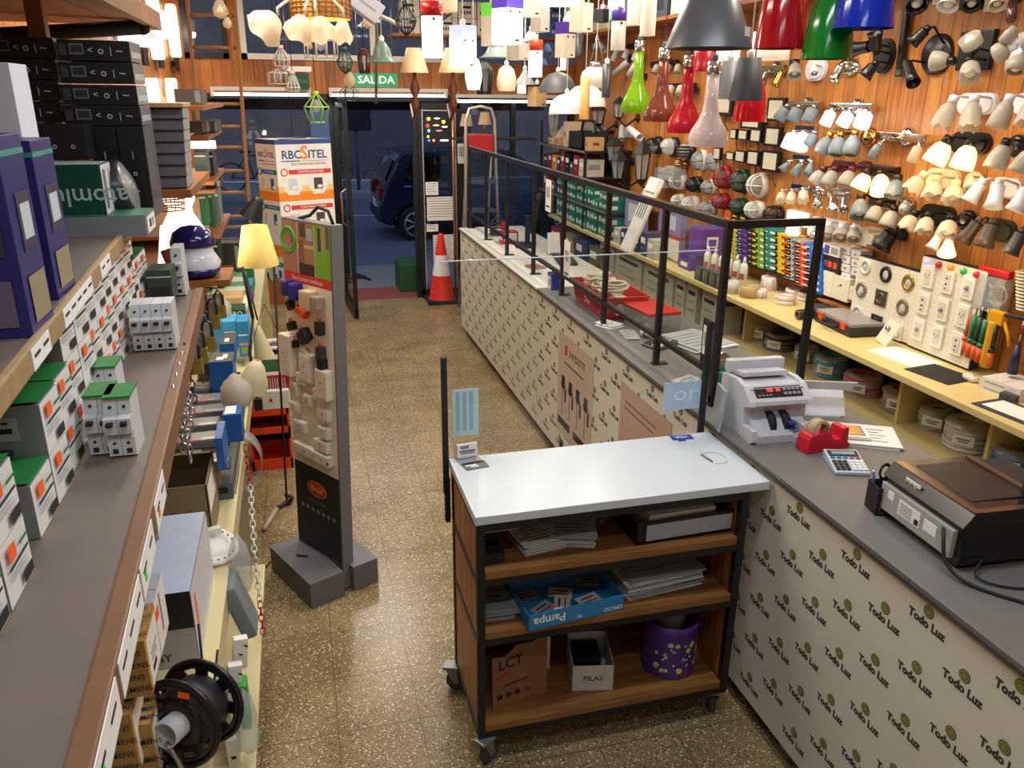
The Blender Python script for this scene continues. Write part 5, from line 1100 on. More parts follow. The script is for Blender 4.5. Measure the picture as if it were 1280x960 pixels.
mb=MB(mat('#c9c6bd',.35,.7));mb.tube([(-w_-.05,-.1,0),(-w_,0,zt-.12),(-w_*.75,0,zt-.02),(0,0,zt),(w_*.75,0,zt-.02),(w_,0,zt-.12),(w_+.05,-.1,0)],.016);part(mb,'front_frame',t)
mb=MB(mat('#b0aeaa',.35,.7));mb.tube([(-w_,.5,0),(-w_+.02,.02,zt-.35)],.012);mb.tube([(w_,.5,0),(w_-.02,.02,zt-.35)],.012);part(mb,'rear_frame',t)
z1,z0=P(602,168,y=ly_).z,P(602,190,y=ly_).z
mb=MB(mat('#a81418',.4));mb.bx(-w_+.015,w_-.015,-.03,.2,z0,z1,None,.01);part(mb,'red_tray',t)
for z in(z0-.28,z0-.56,z0-.84,z0-1.1):
 if z>.1:mb=MB(DGREY);mb.bx(-w_,w_,-.1,.1,z-.015,z+.015,None,.004);part(mb,'step',t)
p=P(576,192,y=8.9);t=thing('wall_remote','small white keypad remote hanging beside the black door frame','remote control',p)
mb=MB(WHITE);mb.box((0,0,0),(.07,.03,.21),None,.006);part(mb,'body',t);mb=MB(INK)
for i in range(3):
 for k in range(4):mb.box((-.018+.018*i,-.016,.06-.025*k),(.011,.002,.013))
part(mb,'keys',t)
t=thing('copper_pole','copper coloured pole standing between the glass panel and the window','pole',P(567,200,y=8.85));
q=MB(mat('#a8774a',.3,.6));q.cyl((0,0,-2.0),(0,0,.55),.016);part(q,'shaft',t)
t.location.z=2.0;q=MB(BRASS);q.lathe([(.05,-2.0),(.05,-1.985),(.02,-1.98)],None,16);part(q,'foot',t)
# == on the counter
def at_c(px,py):p=P(px,py,z=CT);return p.x,p.y
t=thing('banknote_counter','light grey banknote counting machine with a red lit display on the counter','money counter',(1.655,2.47,CT),math.radians(-4));t.scale=(.92,.92,.92)
BG=mat('#c3c6cc',.35,var=.03)
prof=[(-.15,.0),(-.165,.012),(-.16,.055),(-.13,.06),(-.10,.05),(-.075,.055),(-.07,.125),(-.125,.145),(-.115,.160),(-.05,.205),(.02,.215),(.14,.20),(.15,.02),(.14,0)]
MY=Matrix(((0,0,1,-.135),(1,0,0,0),(0,1,0,0),(0,0,0,1)))
mb=MB(BG)
mb.prism([(a,b)for a,b in prof],.022,MY);mb.prism(prof,.022,Matrix.Translation((.248,0,0))@MY)
mb.bx(-.113,.113,-.07,.15,0,.2);mb.bx(-.113,.113,-.155,-.07,0,.03)
mb.add([(-.113,-.07,.03),(.113,-.07,.03),(.113,-.15,.03),(-.113,-.15,.03),(-.113,-.07,.10),(.113,-.07,.10)],[(0,1,5,4),(3,4,5,2),(0,4,3),(1,2,5)])
o=part(mb,'body',t)
mb=MB(BG);mb.add([(-.113,-.12,.145),(.113,-.12,.145),(.113,-.115,.160),(-.113,-.115,.160),(-.113,-.05,.205),(.113,-.05,.205),(-.113,-.05,.12),(.113,-.05,.12)],[(0,1,2,3),(3,2,5,4),(0,6,7,1),(0,3,4,6),(1,7,5,2)]);part(mb,'hood',t)
MP=frame((0,-.0805,.1855),(1,0,0),(0,.055,.045))
mb=MB(mat('#26272b',.3));mb.box((0,0,.001),(.20,.05,.003),MP,.001);pp=part(mb,'control_panel',t)
mb=MB(mat('#ff2a2a',.4,emit=2.5));mb.box((-.035,.008,.0032),(.025,.013,.001),MP);mb.box((.0,.008,.0032),(.018,.011,.001),MP);q=part(mb,'red_digits',pp)
mb=MB(mat('#8d9096',.4))
for i in range(4):
 for k in range(2):mb.box((.028+.019*i,.011-.02*k,.003),(.014,.012,.002),MP,.0006)
for i in range(4):mb.box((-.085+.016*i,-.014,.003),(.01,.006,.001),MP)
part(mb,'buttons',pp)
mb=MB(MATTE)
for x in(-.03,.03):mb.lathe([(.05,-.012),(.05,.012)],Matrix.Translation((x,-.085,.055))@Matrix.Rotation(PI/2,4,'Y'),24)
part(mb,'feed_roller',t)
mb=MB(mat('#2b4a86',.4));mb.add([(.01,-.07,.10),(.03,-.06,.11),(.07,-.15,.05),(.05,-.155,.04)],[(0,1,2,3)]);mb.box((.04,-.11,.075),(.03,.09,.008),Matrix.Rotation(0,4,'X'));part(mb,'blue_strap',t)
mb=MB(BG);mb.bx(.07,.082,-.17,-.10,.0,.075,None,.003);mb.bx(.04,.08,-.175,-.165,.0,.03,None,.003);part(mb,'front_guide',t)
mb=MB(BG);mb.box((0,.05,.225),(.2,.09,.02),Matrix.Rotation(-.12,4,'X'),.006);mb.box((0,.13,.235),(.25,.04,.05),None,.008);part(mb,'note_hopper',t)
mb=MB(mat('#9aa3ab',.4));mb.add([(-.165,.12,0),(-.2,-.02,0),(-.165,.02,.16),(-.165,.1,.17),(-.175,.12,0),(-.21,-.02,0),(-.175,.02,.16),(-.175,.1,.17)],[(0,1,2,3),(4,7,6,5),(0,4,5,1),(1,5,6,2),(2,6,7,3),(3,7,4,0)]);part(mb,'side_guard',t)
x,y=at_c(1020,553);t=thing('red_tape_dispenser','red tape dispenser with a roll of brown tape beside the banknote counter','tape dispenser',(x-.005,y-.045,CT),math.radians(6));t.scale=(.92,.92,.92)
pf=[(-.105,0),(-.10,.055),(-.088,.075),(-.01,.078),(.005,.07),(.02,.045),(.055,.04),(.06,.085),(.088,.087),(.092,.02),(.105,.018),(.10,0)]
mb=MB(mat('#c81830',.3));mb.prism(pf,.07,Matrix(((1,0,0,0),(0,0,1,-.035),(0,1,0,0),(0,0,0,1))));o=part(mb,'body',t);bv=o.modifiers.new('b','BEVEL');bv.width=.005;bv.segments=2
mb=MB(mat('#b99f78',.3));mb.lathe([(.03,-.02),(.042,-.02),(.042,.02),(.03,.02)],Matrix.Translation((-.035,0,.082))@Matrix.Rotation(PI/2,4,'X'),28,cap=False);part(mb,'tape_roll',t)
mb=MB(STEEL);mb.bx(.088,.100,-.02,.02,.02,.032);part(mb,'cutter',t)
x,y=at_c(885,465);t=thing('green_tape_dispenser','teal tape dispenser with a metal roll holder inside the corner of the glass screen','tape dispenser',(1.75,2.92,CT),math.radians(10))
mb=MB(mat('#1f9a92',.35));mb.prism([(a*1.15,b*1.1)for a,b in pf],.08,Matrix(((1,0,0,0),(0,0,1,-.04),(0,1,0,0),(0,0,0,1))));o=part(mb,'body',t);bv=o.modifiers.new('b','BEVEL');bv.width=.005;bv.segments=2
mb=MB(STEEL);mb.lathe([(0,-.022),(.035,-.022),(.04,-.018),(.04,.018),(.035,.022),(0,.022)],Matrix.Translation((-.05,-.0,.125))@Matrix.Rotation(PI/2,4,'X'),28);mb.use(mat('#d0b060',.4));mb.box((-.05,-.024,.132),(.03,.003,.006));mb.box((-.05,-.024,.118),(.03,.003,.006));part(mb,'roll_holder',t)
mb=MB(mat('#e6511f',.45));mb.shell([(.04,0),(.042,.07),(.05,.1)],.003,None,20);one(mb,'orange_cup','orange plastic cup inside the glass corner behind the banknote counter','cup',M=Matrix.Translation((1.66,2.66,CT)))
x,y=at_c(1057,583);Mc=Matrix.Translation((x,y,CT))@Matrix.Rotation(math.radians(-18),4,'Z')
def calculator(M,label,dark=False):
 t=thing('desk_calculator',label,'calculator',M=M)
 S_=mat('#b9c6cf' if not dark else '#5a5f64',.35);mb=MB(S_);W2,H2=.058,.072
 mb.add([(-W2,-H2,0),(W2,-H2,0),(W2,H2,0),(-W2,H2,0),(-W2,-H2,.012),(W2,-H2,.012),(W2,H2,.032),(-W2,H2,.032)],[(3,2,1,0),(4,5,6,7),(0,1,5,4),(1,2,6,5),(2,3,7,6),(3,0,4,7)])
 o=part(mb,'case',t);bv=o.modifiers.new('b','BEVEL');bv.width=.003;bv.segments=2
 Ms=frame((0,0,.0225),(1,0,0),(0,2*H2,.02))
 mb=MB(mat('#30425c',.2));mb.box((0,.043,.001),(.1,.034,.003),Ms);mb.use(mat('#8fa39a',.3));mb.box((0,.043,.0032),(.078,.018,.001),Ms);part(mb,'display',t)
 for r in range(4):
  for c in range(6):
   mb=MB(mat('#1d2024' if c<3 else '#dfe6ea',.4));mb.box((-.044+.0172*c+(.004 if c>2 else 0),-.010-.0152*r,.002),(.0135,.011,.006),Ms,.0015);part(mb,'key',t)
 for c in range(5):
  mb=MB(mat(('#2f6fb0','#2f6fb0','#2f6fb0','#c43a3a','#c43a3a')[c],.4));mb.box((-.042+.021*c,.014,.002),(.015,.006,.004),Ms,.001);part(mb,'function_key',t)
 return t
calculator(Mc,'silver blue desk calculator with black keys on the grey counter')
x,y=at_c(818,437);calculator(Matrix.Translation((x+.05,y+.05,CT))@Matrix.Rotation(math.radians(-70),4,'Z'),'white calculator lying behind the glass screen near the teal dispenser',True)
papers('loose_papers','white papers lying under the silver framed tablet on the counter',1.95,2.30,CT,.26,.20,3,-.5,'#e6e4de',.01)
t=thing('framed_tablet','white framed tablet with an orange glow on its screen, lying on papers','tablet',(1.86,2.34,CT+.014),math.radians(-25))
mb=MB(WHITE);mb.box((0,0,.006),(.25,.12,.012),None,.004);part(mb,'frame',t);mb=MB(mat('#8d9094',.15));mb.box((0,0,.0125),(.22,.095,.002));mb.use(mat('#d09a5a',.2));mb.add([(.02,-.045,.0138),(.10,-.045,.0138),(.10,.045,.0138),(.0,.045,.0138)],[(0,1,2,3)]);part(mb,'screen',t)  # orange glow painted as a flat patch on the screen
t=thing('acrylic_leaflet_stand','white tilted stand with a beige card behind the banknote counter','stand',(1.91,2.52,CT),math.radians(-20))
mb=MB(mat('#dfe2ea',.3));mb.box((0,.0,.07),(.24,.004,.13),Matrix.Rotation(-.7,4,'X'));mb.box((0,.10,.09),(.26,.004,.09),Matrix.Rotation(.9,4,'X'));mb.bx(-.1,.1,0,.12,0,.004);part(mb,'plate',t)
mb=MB(mat('#e8dcc2',.5));mb.box((-.07,-.008,.066),(.07,.004,.09),Matrix.Rotation(-.7,4,'X'));part(mb,'card',t)
x,y=at_c(1100,640);t=thing('pen_pot','black square desk pot holding scissors and pens in front of the printer','pen pot',(x+.01,y+.01,CT),math.radians(-12))
mb=MB(MATTE);mb.bx(-.035,.035,-.035,-.032,0,.09);mb.bx(-.035,.035,.032,.035,0,.09);mb.bx(-.035,-.032,-.035,.035,0,.09);mb.bx(.032,.035,-.035,.035,0,.09);mb.bx(-.035,.035,-.035,.035,0,.004)
mb.use(DGREY)
for i in range(2):
 for k in range(3):mb.torus(.010,.0015,frame((-.016+.032*i,-.0355,.018+.027*k),(1,0,0),(0,0,1)),14,5)
part(mb,'pot',t)
o0=Vector((x+.01,y+.01,CT+.006))
mb=MB(BLACK);mb.torus(.017,.004,Matrix.Translation((0,0,.125))@Matrix.Rotation(PI/2,4,'X'),18,6,1,1.4);mb.torus(.014,.004,Matrix.Translation((.02,0,.11))@Matrix.Rotation(PI/2,4,'X'),18,6,1,1.4);mb.use(STEEL);mb.cyl((0,0,0),(.005,0,.1),.004);mb.cyl((.012,.004,0),(.018,0,.09),.004)
one(mb,'scissors','black handled scissors standing in the square pen pot','scissors',M=Matrix.Translation(o0+Vector((-.01,0,0))))
for k,(dx,c,lab)in enumerate(((.015,'#1f8a8a','teal pen standing in the square pen pot'),(.022,'#d8b020','yellow pencil standing in the square pen pot'),(-.02,'#2a3a90','blue pen standing in the square pen pot'))):
 mb=MB(mat(c,.4));mb.cyl((dx,.01*(k-1),0),(dx*1.6,.02*(k-1),.115),.004);mb.use(WHITE);mb.cyl((dx*1.6,.02*(k-1),.115),(dx*1.65,.02*(k-1),.122),.003);one(mb,'pen',lab,'pen',M=Matrix.Translation(o0))
t=thing('laser_printer','black laser printer with a silver side panel and an open tray on the counter','printer',(1.748,1.62,CT),math.radians(-3));t.scale=(.82,.82,.82)
PB=mat('#17171a',.25,var=.03);PGr=mat('#a9aca6',.4);REFc=mat('#6d5a48',.25,.6)
mb=MB(PB);X0,X1,Y0,Y1=-.155,.20,-.20,.20
mb.bx(X0+.01,X1,Y0,Y1,.02,.16,None,.01);part(mb,'body',t)
mb=MB(PB);mb.bx(X0+.02,X1-.02,Y0+.02,Y1-.02,0,.03);part(mb,'base',t)
mb=MB(PB);mb.add([(X0-.005,Y0,.16),(X0+.03,Y0,.205),(X0+.03,Y1,.205),(X0-.005,Y1,.16),(X1,Y0,.16),(X1,Y0,.20),(X1,Y1,.20),(X1,Y1,.16)],[(0,1,2,3),(0,4,5,1),(1,5,6,2),(3,2,6,7),(4,7,6,5),(0,3,7,4)]);part(mb,'lid',t)
mb=MB(REFc);mb.bx(X0+.03,X0+.06,Y0+.005,Y1-.005,.204,.210);mb.bx(X1-.03,X1-.005,Y0+.005,Y1-.005,.198,.206);mb.bx(X0+.06,X1-.03,Y0+.005,Y0+.03,.2,.208);part(mb,'lid_reflection',t,'brown strip painted as the reflection on the lid')  # brownish reflection of the lid put into the colour of these strips
mb=MB(BLACK);mb.box(((X0+X1)/2+.01,.02,.198),(.20,.28,.016),Matrix.Rotation(0,4,'X'),.004);part(mb,'paper_output',t)
mb=MB(PGr);mb.bx(X0-.008,X0+.012,Y0+.03,Y1-.01,.035,.135,None,.004);sp_=part(mb,'side_panel',t,'silver side panel')
mb=MB(PAPER);mb.bx(X0-.0095,X0-.008,-.02,.09,.06,.115);mb.use(INK)
for k in range(5):mb.bx(X0-.0102,X0-.0094,.02,.08,.068+.009*k,.070+.009*k)
mb.bx(X0-.0102,X0-.0094,-.015,.005,.065,.085);part(mb,'rating_label',sp_)
mb=MB(PAPER);mb.bx(X0-.0095,X0-.008,.12,.15,.09,.12);mb.bx(X0-.0095,X0-.008,-.10,-.04,.07,.11);part(mb,'small_label',sp_)
mb=MB(WHITE);mb.box((X0+.008,.06,.182),(.003,.075,.03),Matrix.Translation((0,0,0)));mb.use(LOGOI);mb.text('Todo Luz',.017,frame((X0+.006,.055,.182),(0,-1,0),(0,0,1)));mb.use(LOGOG);mb.lathe([(.008,0),(.008,.001)],frame((X0+.006,.089,.182),(0,-1,0),(0,0,1)),16);part(mb,'logo_sticker',t)
mb=MB(MATTE);mb.box((X1+.04,.08,.19),(.16,.20,.008),Matrix.Rotation(0,4,'Y'),.003);part(mb,'support_tray',t)
for k,(pts,lab)in enumerate((([(1.615,1.53,CT+.10),(1.59,1.50,CT+.09),(1.58,1.46,CT+.03),(1.61,1.38,CT+.006),(1.75,1.2,CT+.006),(1.9,.9,CT+.006)],'thick black power cable curving from the printer over the counter'),([(1.68,1.45,CT+.035),(1.64,1.42,CT+.01),(1.7,1.36,CT+.005),(1.9,1.30,CT+.005),(2.05,1.22,CT+.005)],'thin black cable crossing the counter behind the printer'))):
 mb=MB(MATTE);q=[Vector(v)for v in pts];sm=[]
 for i in range(len(q)-1):
  p0,p1,p2,p3=q[max(i-1,0)],q[i],q[i+1],q[min(i+2,len(q)-1)]
  for u in(0,.25,.5,.75):sm.append(.5*((2*p1)+(-p0+p2)*u+(2*p0-5*p1+4*p2-p3)*u*u+(-p0+3*p1-3*p2+p3)*u**3))
 mb.tube(sm+[q[-1]],.005 if k==0 else .003);one(mb,'printer_cable',lab,'cable')
t=thing('card_terminal','black angled screen device at the picture edge beyond the printer','monitor',(1.93,1.50,CT),math.radians(-20))
mb=MB(MATTE);mb.box((0,0,.23),(.16,.03,.15),Matrix.Rotation(0,4,'X'),.01);part(mb,'screen',t);mb=MB(MATTE);mb.bx(-.02,.02,0,.02,0,.2);mb.bx(-.08,.08,-.06,.08,0,.012);part(mb,'stand',t)
mb=MB(WHITE);mb.box((.0,-.0165,.19),(.05,.002,.015));part(mb,'small_sticker',t)
t=thing('red_basket','red plastic basket full of white cables behind the glass screen','basket',(1.735,4.30,CT),0)
RB_=mat('#c01c20',.4);w1,l1,w2,l2,hh=.11,.24,.135,.275,.13
mb=MB(RB_)
A_=[(-w1,-l1,0),(w1,-l1,0),(w1,l1,0),(-w1,l1,0)];B_=[(-w2,-l2,hh),(w2,-l2,hh),(w2,l2,hh),(-w2,l2,hh)]
mb.add(A_+B_,[(3,2,1,0),(0,1,5,4),(1,2,6,5),(2,3,7,6),(3,0,4,7)]);o=part(mb,'basket_body',t);md=o.modifiers.new('s','SOLIDIFY');md.thickness=.004
mb=MB(RB_);mb.tube([(-w2,-l2,hh),(w2,-l2,hh),(w2,l2,hh),(-w2,l2,hh)],.007,6,True);part(mb,'rim',t)
mb=MB(mat('#8f1014',.5))
for i in range(10):mb.box((-w1-.016,-l1+.03+.048*i,.07),(.003,.02,.06),Matrix.Identity(4))
mb.use(WHITE);mb.text('Dux',.05,frame((-w2+.003,.0,.06),(0,-1,0),(-.1,0,1)));part(mb,'slots',t)
rr=random.Random(5)
CBL=[mat('#d9d3c4',.5),mat('#c4beb0',.5),mat('#2c3a34',.5)]
for k in range(9):
 mb=MB(CBL[0]if k<6 else CBL[1]if k<8 else CBL[2]);cx_,cy_=rr.uniform(-.05,.05),rr.uniform(-.19,.19)if k<8 else .2
 for q in range(3):mb.torus(rr.uniform(.045,.07),.007,Matrix.Translation((cx_,cy_,.105+.014*q+.016*(k%4)))@Matrix.Rotation(rr.uniform(-.4,.4),4,(rr.random(),rr.random(),0)),22,6,1,rr.uniform(.7,1.2))
 one(mb,'cable_coil','coiled white cable heaped in the red basket' if k<8 else 'dark green coiled cable on top at the far end of the red basket','cable','cables heaped in the red basket' if k<8 else None,M=Matrix.Translation((1.735,4.30,CT)))
mb=MB(mat('#d8d2c4',.5));mb.box((0,0,0),(.07,.13,.1),Matrix.Rotation(.1,4,'Y'),.004);mb.use(INK)
for k in range(4):mb.box((-.0358,-.03+.02*k,.02),(.001,.01,.012),Matrix.Rotation(.1,4,'Y'))
one(mb,'white_cable_box','white box with dark slots at the near end of the red basket','box',M=Matrix.Translation((1.72,4.10,CT+.075)))
FB('blue_white_box','small blue and white box on the counter beside the red basket','box',690,343,703,366,4.82,.1,mat('#1f3a8c',.4),[('-x',.0,.0,.7,.8,WHITE),('-x',.3,.2,.5,.6,INK)],z0=CT)
t=thing('clear_organizer','clear plastic organizer with a red lid on the counter behind the glass','organizer',(1.83,3.88,CT),.1)
mb=MB(SMOKE);mb.box((0,0,.045),(.2,.26,.09),None,.006);part(mb,'clear_case',t);mb=MB(RB_);mb.box((0,.02,.1),(.2,.3,.016),None,.005);part(mb,'red_lid',t)
for k in range(4):
 mb=MB(WHITE);mb.torus(.025,.006,Matrix.Translation((-.05+.1*(k%2),-.06+.12*(k//2),.03)),16,6);part(mb,'stored_roll',t)
mb=MB(WHITE);mb.cyl((0,0,.02),(.03,-.08,.03),.016,n=16);mb.use(INK);mb.torus(.0175,.004,zalign((.012,-.03,.0235),(.016,-.045,.026))[0],16,6);one(mb,'white_tube','small white tube with a black ring lying by the papers','tube',M=Matrix.Translation((1.70,3.72,CT)))
papers('open_papers','spread white papers behind the clear organizer',1.92,3.55,CT,.26,.3,4,.3,'#d6d9de',.02)
papers('counter_leaflets','white leaflets lying under the glass screen post',1.61,3.95,CT,.10,.12,3,.5,'#e4e4e6',.01)
papers('narrow_leaflet','narrow white leaflet lying beside the small white tube',1.64,3.74,CT,.07,.17,2,-.2,'#e4e4e6',.005)
papers('curled_papers','white curled papers behind the teal tape dispenser',1.93,2.95,CT,.15,.22,3,.4,'#eeeeee',.01)
papers('dark_gloves_mat','dark flat pad at the glass screen corner',1.63,2.98,CT,.14,.16,2,.5,'#1c1c1e',.01,'pad')
t=thing('payment_tablet','white small display standing on the far white counter','display',P(665,320,z=CT)+Vector((.18,0,0)))
mb=MB(WHITE);mb.box((0,0,.09),(.10,.012,.17),Matrix.Rotation(-.15,4,'X'),.004);part(mb,'panel',t);mb=MB(GREY);mb.box((0,.03,.01),(.08,.08,.02),None,.004);part(mb,'foot',t)
t=thing('computer_monitor','black computer monitor seen from behind on the far white counter','monitor',(1.86,6.4,CT),math.radians(70))
mb=MB(MATTE);mb.box((0,0,.28),(.45,.03,.28),Matrix.Rotation(.15,4,'X'),.01);part(mb,'screen',t);mb=MB(MATTE);mb.bx(-.03,.03,.0,.04,0,.25);mb.box((0,.03,.01),(.22,.16,.02),None,.005);part(mb,'stand',t)
t=thing('computer_keyboard','black keyboard on the far white counter','keyboard',(1.95,5.75,CT),math.radians(80))
mb=MB(MATTE);mb.box((0,0,.01),(.4,.14,.02),None,.005);part(mb,'case',t);mb=MB(DGREY)
for i in range(14):
 for k in range(5):mb.box((-.18+.0275*i,-.05+.024*k,.022),(.022,.018,.005))
part(mb,'keys',t)
x,y=at_c(640,308);FB('printed_red_box','small red and white box by a post of the far counter','box',628,290,648,304,y+.1,.12,mat('#b9202a',.5),[('-x',.1,.3,.9,.9,WHITE),('-y',.1,.3,.9,.9,WHITE)],z0=CT)
papers('red_leaflets','reddish leaflets on the far white counter',1.66,5.55,CT,.1,.14,3,.3,'#a86a64',.01)
t=thing('white_tape_caddy','black cable tidy heap on the far white counter near the door','cable tidy',(1.72,6.95,CT),0)
mb=MB(MATTE)
for k in range(4):mb.torus(.07,.008,Matrix.Translation((.01*k,.03*k,.02+.02*k))@Matrix.Rotation(.3*k,4,'X'),20,6)
part(mb,'coil',t);mb=MB(RED);mb.box((.05,-.02,.1),(.05,.04,.06),None,.01);part(mb,'red_plug',t)
# == right side: shelving and stock
SX,WZ,LZ=2.64,1.0,.66
CRM=mat('#d9c586',.4,var=.05,scale=8)
t=thing('stock_worktop','long cream worktop with a lower shelf and dividers along the pine wall','shelf unit',(2.88,4.4,0))
mb=MB(CRM);mb.bx(SX,XR-.005,.6,8.4,WZ-.03,WZ,None,.003);part(mb,'top_board',t,world=True)
mb=MB(CRM);mb.bx(SX,XR-.005,.6,8.4,LZ-.03,LZ,None,.003);part(mb,'lower_shelf',t,world=True)
mb=MB(CRM);mb.bx(SX,XR-.005,.6,8.4,.30,.33,None,.003);part(mb,'bottom_shelf',t,world=True)
mb=MB(mat('#2c2620',.8));mb.bx(XR-.03,XR-.01,.6,8.4,.0,WZ-.03);part(mb,'back_board',t,world=True)
for y in[P(1080,508,x=SX).y,P(1186,565,x=SX).y,1.1,4.6,5.9,7.2,8.38]:
 mb=MB(CRM);mb.bx(SX+.005,SX+.03,y-.018,y+.018,0,LZ-.03);mb.bx(SX+.2,XR-.03,y-.01,y+.01,LZ,WZ-.03);part(mb,'divider',t,world=True)
def SB(name,label,cat,l,t_,r,b,x,dx,body,pr=(),group=None,flap=True,z0=None,bev=.0015):
 """carton whose aisle-facing (-x) side fills the pixel box l,t,r,b on the plane x"""
 cx_,cy_=(l+r)/2,(t_+b)/2
 y1,y0=P(l,cy_,x=x).y,P(r,cy_,x=x).y;z1=P(cx_,t_,x=x).z;zb=P(cx_,b,x=x).z if z0 is None else z0
 if z0==LZ:z1=min(z1,WZ-.05)
 return carton(name,label,cat,(x+dx/2,(y0+y1)/2,zb),(dx,y1-y0,z1-zb),body,pr,0,group,bev,flap)
def coil(name,label,px0,py0,px1,py1,m_,xc=2.86,z0=LZ,n=9,tag_=True,bag_=True):
 p=P((px0+px1)/2,(py0+py1)/2,x=xc-.08);wpx=abs(px1-px0);d=dep(p);R_=wpx/2*d/1000*.95;h=(py1-py0)*d/1000*.75
 R_=min(R_,.22)
 t=thing(name,label,'cable coil',(XR-.05-R_ if xc>2.8 else xc,p.y,z0))
 mb=MB(m_);rr=random.Random(int(px0));k=max(3,int(h/.012))
 for i in range(k):
  for j in range(3):mb.torus(R_*(.96-.16*j)+rr.uniform(-.006,.006),.0085,Matrix.Translation((rr.uniform(-.006,.006),rr.uniform(-.006,.006),.012+i*.012))@Matrix.Rotation(rr.uniform(-.05,.05),4,(rr.random(),rr.random(),0)),34,6)
 part(mb,'wound_cable',t)
 if bag_:mb=MB(mat('#d9e0e2',kind='smoke',rough=.1));mb.lathe([(R_*1.04,.0),(R_*1.07,k*.006),(R_*1.03,k*.0125+.01),(R_*.7,k*.0125+.018)],None,26,cap=False);part(mb,'plastic_wrap',t)
 if tag_:mb=MB(PAPER);a=math.radians(215);M=frame((R_*1.08*math.cos(a),R_*1.08*math.sin(a),k*.006+.005),(-math.sin(a),math.cos(a),0),(0,0,1));mb.box((0,0,0),(.09,min(h*.8,.05),.002),M);mb.use(INK);mb.box((0,.004,.0015),(.06,.005,.001),M);mb.box((0,-.008,.0015),(.045,.004,.001),M);part(mb,'paper_label',t)
coil('cable_coil','light blue wrapped cable coil on the lower shelf beyond the pink one',985,412,1027,446,mat('#4f9fc4',.4))
coil('cable_coil','pink and white speckled cable coil on the lower shelf',1022,438,1070,470,mat('#c25a78',.4))
coil('cable_coil','thick brownish grey cable coil on the lower shelf beside the pink one',1068,452,1112,490,mat('#8f7f78',.45))
coil('cable_coil','small clear wrapped grey coil between the brownish grey and the white coil',1110,478,1150,512,mat('#a8aba4',.45))
coil('cable_coil','big white cable coil stacked on the lower shelf',1147,488,1204,534,mat('#dcd9cc',.45))
coil('cable_coil','bright blue cable coil on the lower shelf beyond the green one',1200,515,1262,556,mat('#2f86cc',.4))
coil('cable_coil','green and white cable coil at the near end of the lower shelf',1242,542,1290,584,mat('#3f9a5f',.45))
coil('cable_coil','dark grey labelled coil on the bottom shelf under the big white coil',1132,535,1184,562,mat('#4a4c50',.5),z0=.33)
coil('cable_coil','pale loose coil at the far end of the lower shelf near the glass screen',958,398,988,424,mat('#b9b49a',.5))
coil('cable_coil','dark coil deep on the bottom shelf beneath the brownish grey coil',1075,500,1118,530,mat('#3d3a3a',.5),z0=.33)
coil('cable_coil','grey coil on the bottom shelf below the light blue coil',985,448,1022,472,mat('#6b6d70',.5),z0=.33)
coil('cable_coil','brown coil on the bottom shelf close to the green coil',1200,590,1250,625,mat('#5a4436',.5),z0=.33)
coil('cable_coil','pale green wrapped coil on the lower shelf past the glass corner',905,372,935,396,mat('#9db0a0',.5))
coil('cable_coil','flat black coil with a label behind the glass corner on the lower shelf',925,392,962,414,mat('#33353a',.5))
def board(name,label,pts,x):
 y1,y0,z1,z0=pts;t=thing(name,label,'sample board',(x,(y0+y1)/2,z0))
 w_,h_=y1-y0,z1-z0;mb=MB(MATTE);mb.bx(.0005,.045,-w_/2,w_/2,0,h_);part(mb,'backing',t)
 mb=MB(mat('#e6dfcc',.45,var=.02));mb.bx(-.006,0,-w_/2+.004,w_/2-.004,.004,h_-.004);mb.use(mat('#9a9284',.6))
 for i in range(16):
  for k in range(15):mb.box((-.0063,-w_/2+.03+i*(w_-.06)/15,.02+k*(h_-.04)/14),(.0008,.0035,.0035))
 part(mb,'pegboard',t)
 M=frame((-.0065,w_/2,0),(0,-1,0),(0,0,1));return t,w_,h_,M
a=P(1075,315,x=3.0);b=P(1153,355,x=3.0)
t,w_,h_,M=board('downlight_board','pegboard of round and square recessed downlight samples on the cream worktop',(a.y,b.y+.01,1.385,1.01),3.0)
spec=[('w',.15,.86),('k',.49,.84),('b',.84,.82),('c',.14,.52),('sq',.48,.50),('br',.82,.47),('w2',.13,.16),('ksq',.47,.13),('wsq',.80,.12)]
cols={'w':'#d9d6cc','k':'#17171a','b':'#a8873f','c':'#8f8a80','br':'#7a6a58','w2':'#bfc0bd','sq':'#6b665e','ksq':'#1a1a1d','wsq':'#e2ded2'}
for k_,u,v in spec:
 Md=M@Matrix.Translation((u*w_,v*h_,0));mb=MB(mat(cols[k_],.25,.6 if k_ in 'bc' or k_=='sq' else 0));r=.044
 if 'sq' in k_:mb.box((0,0,.004),(.085,.085,.008),Md,.002);mb.torus(.026,.005,Md@Matrix.Translation((0,0,.009)),24,6)
 else:mb.lathe([(r,0),(r,.004),(r*.85,.009),(r*.6,.008),(r*.55,.002)],Md,28,cap=False)
 dl=part(mb,'downlight',t)
 mb=MB(mat('#d9dcd8' if k_ not in('k',)else '#f4f6ff',.15,.3));mb.lathe([(0,.006),(.012,.005),(.022,.002)],Md,20,cap=False);q=part(mb,'reflector',t);q.parent=dl
a=P(1156,313,x=2.99);b=P(1234,345,x=2.99)
t,w_,h_,M=board('switch_board','pegboard of white switch and socket plates with coloured pilot lamps on top',(a.y,b.y-.01,1.475,1.01),2.99)
for i,c in enumerate(('#b9b4ff','#a02026','#e08a1a','#16a34a','#d8202a')):
 mb=MB(mat(c,.2,emit=.25 if i else .6));Md=M@Matrix.Translation(((.10+.19*i)*w_,h_-.026,0));mb.lathe([(.016,0),(.016,.006),(.012,.016),(0,.019)],Md,20);part(mb,'pilot_lamp',t)
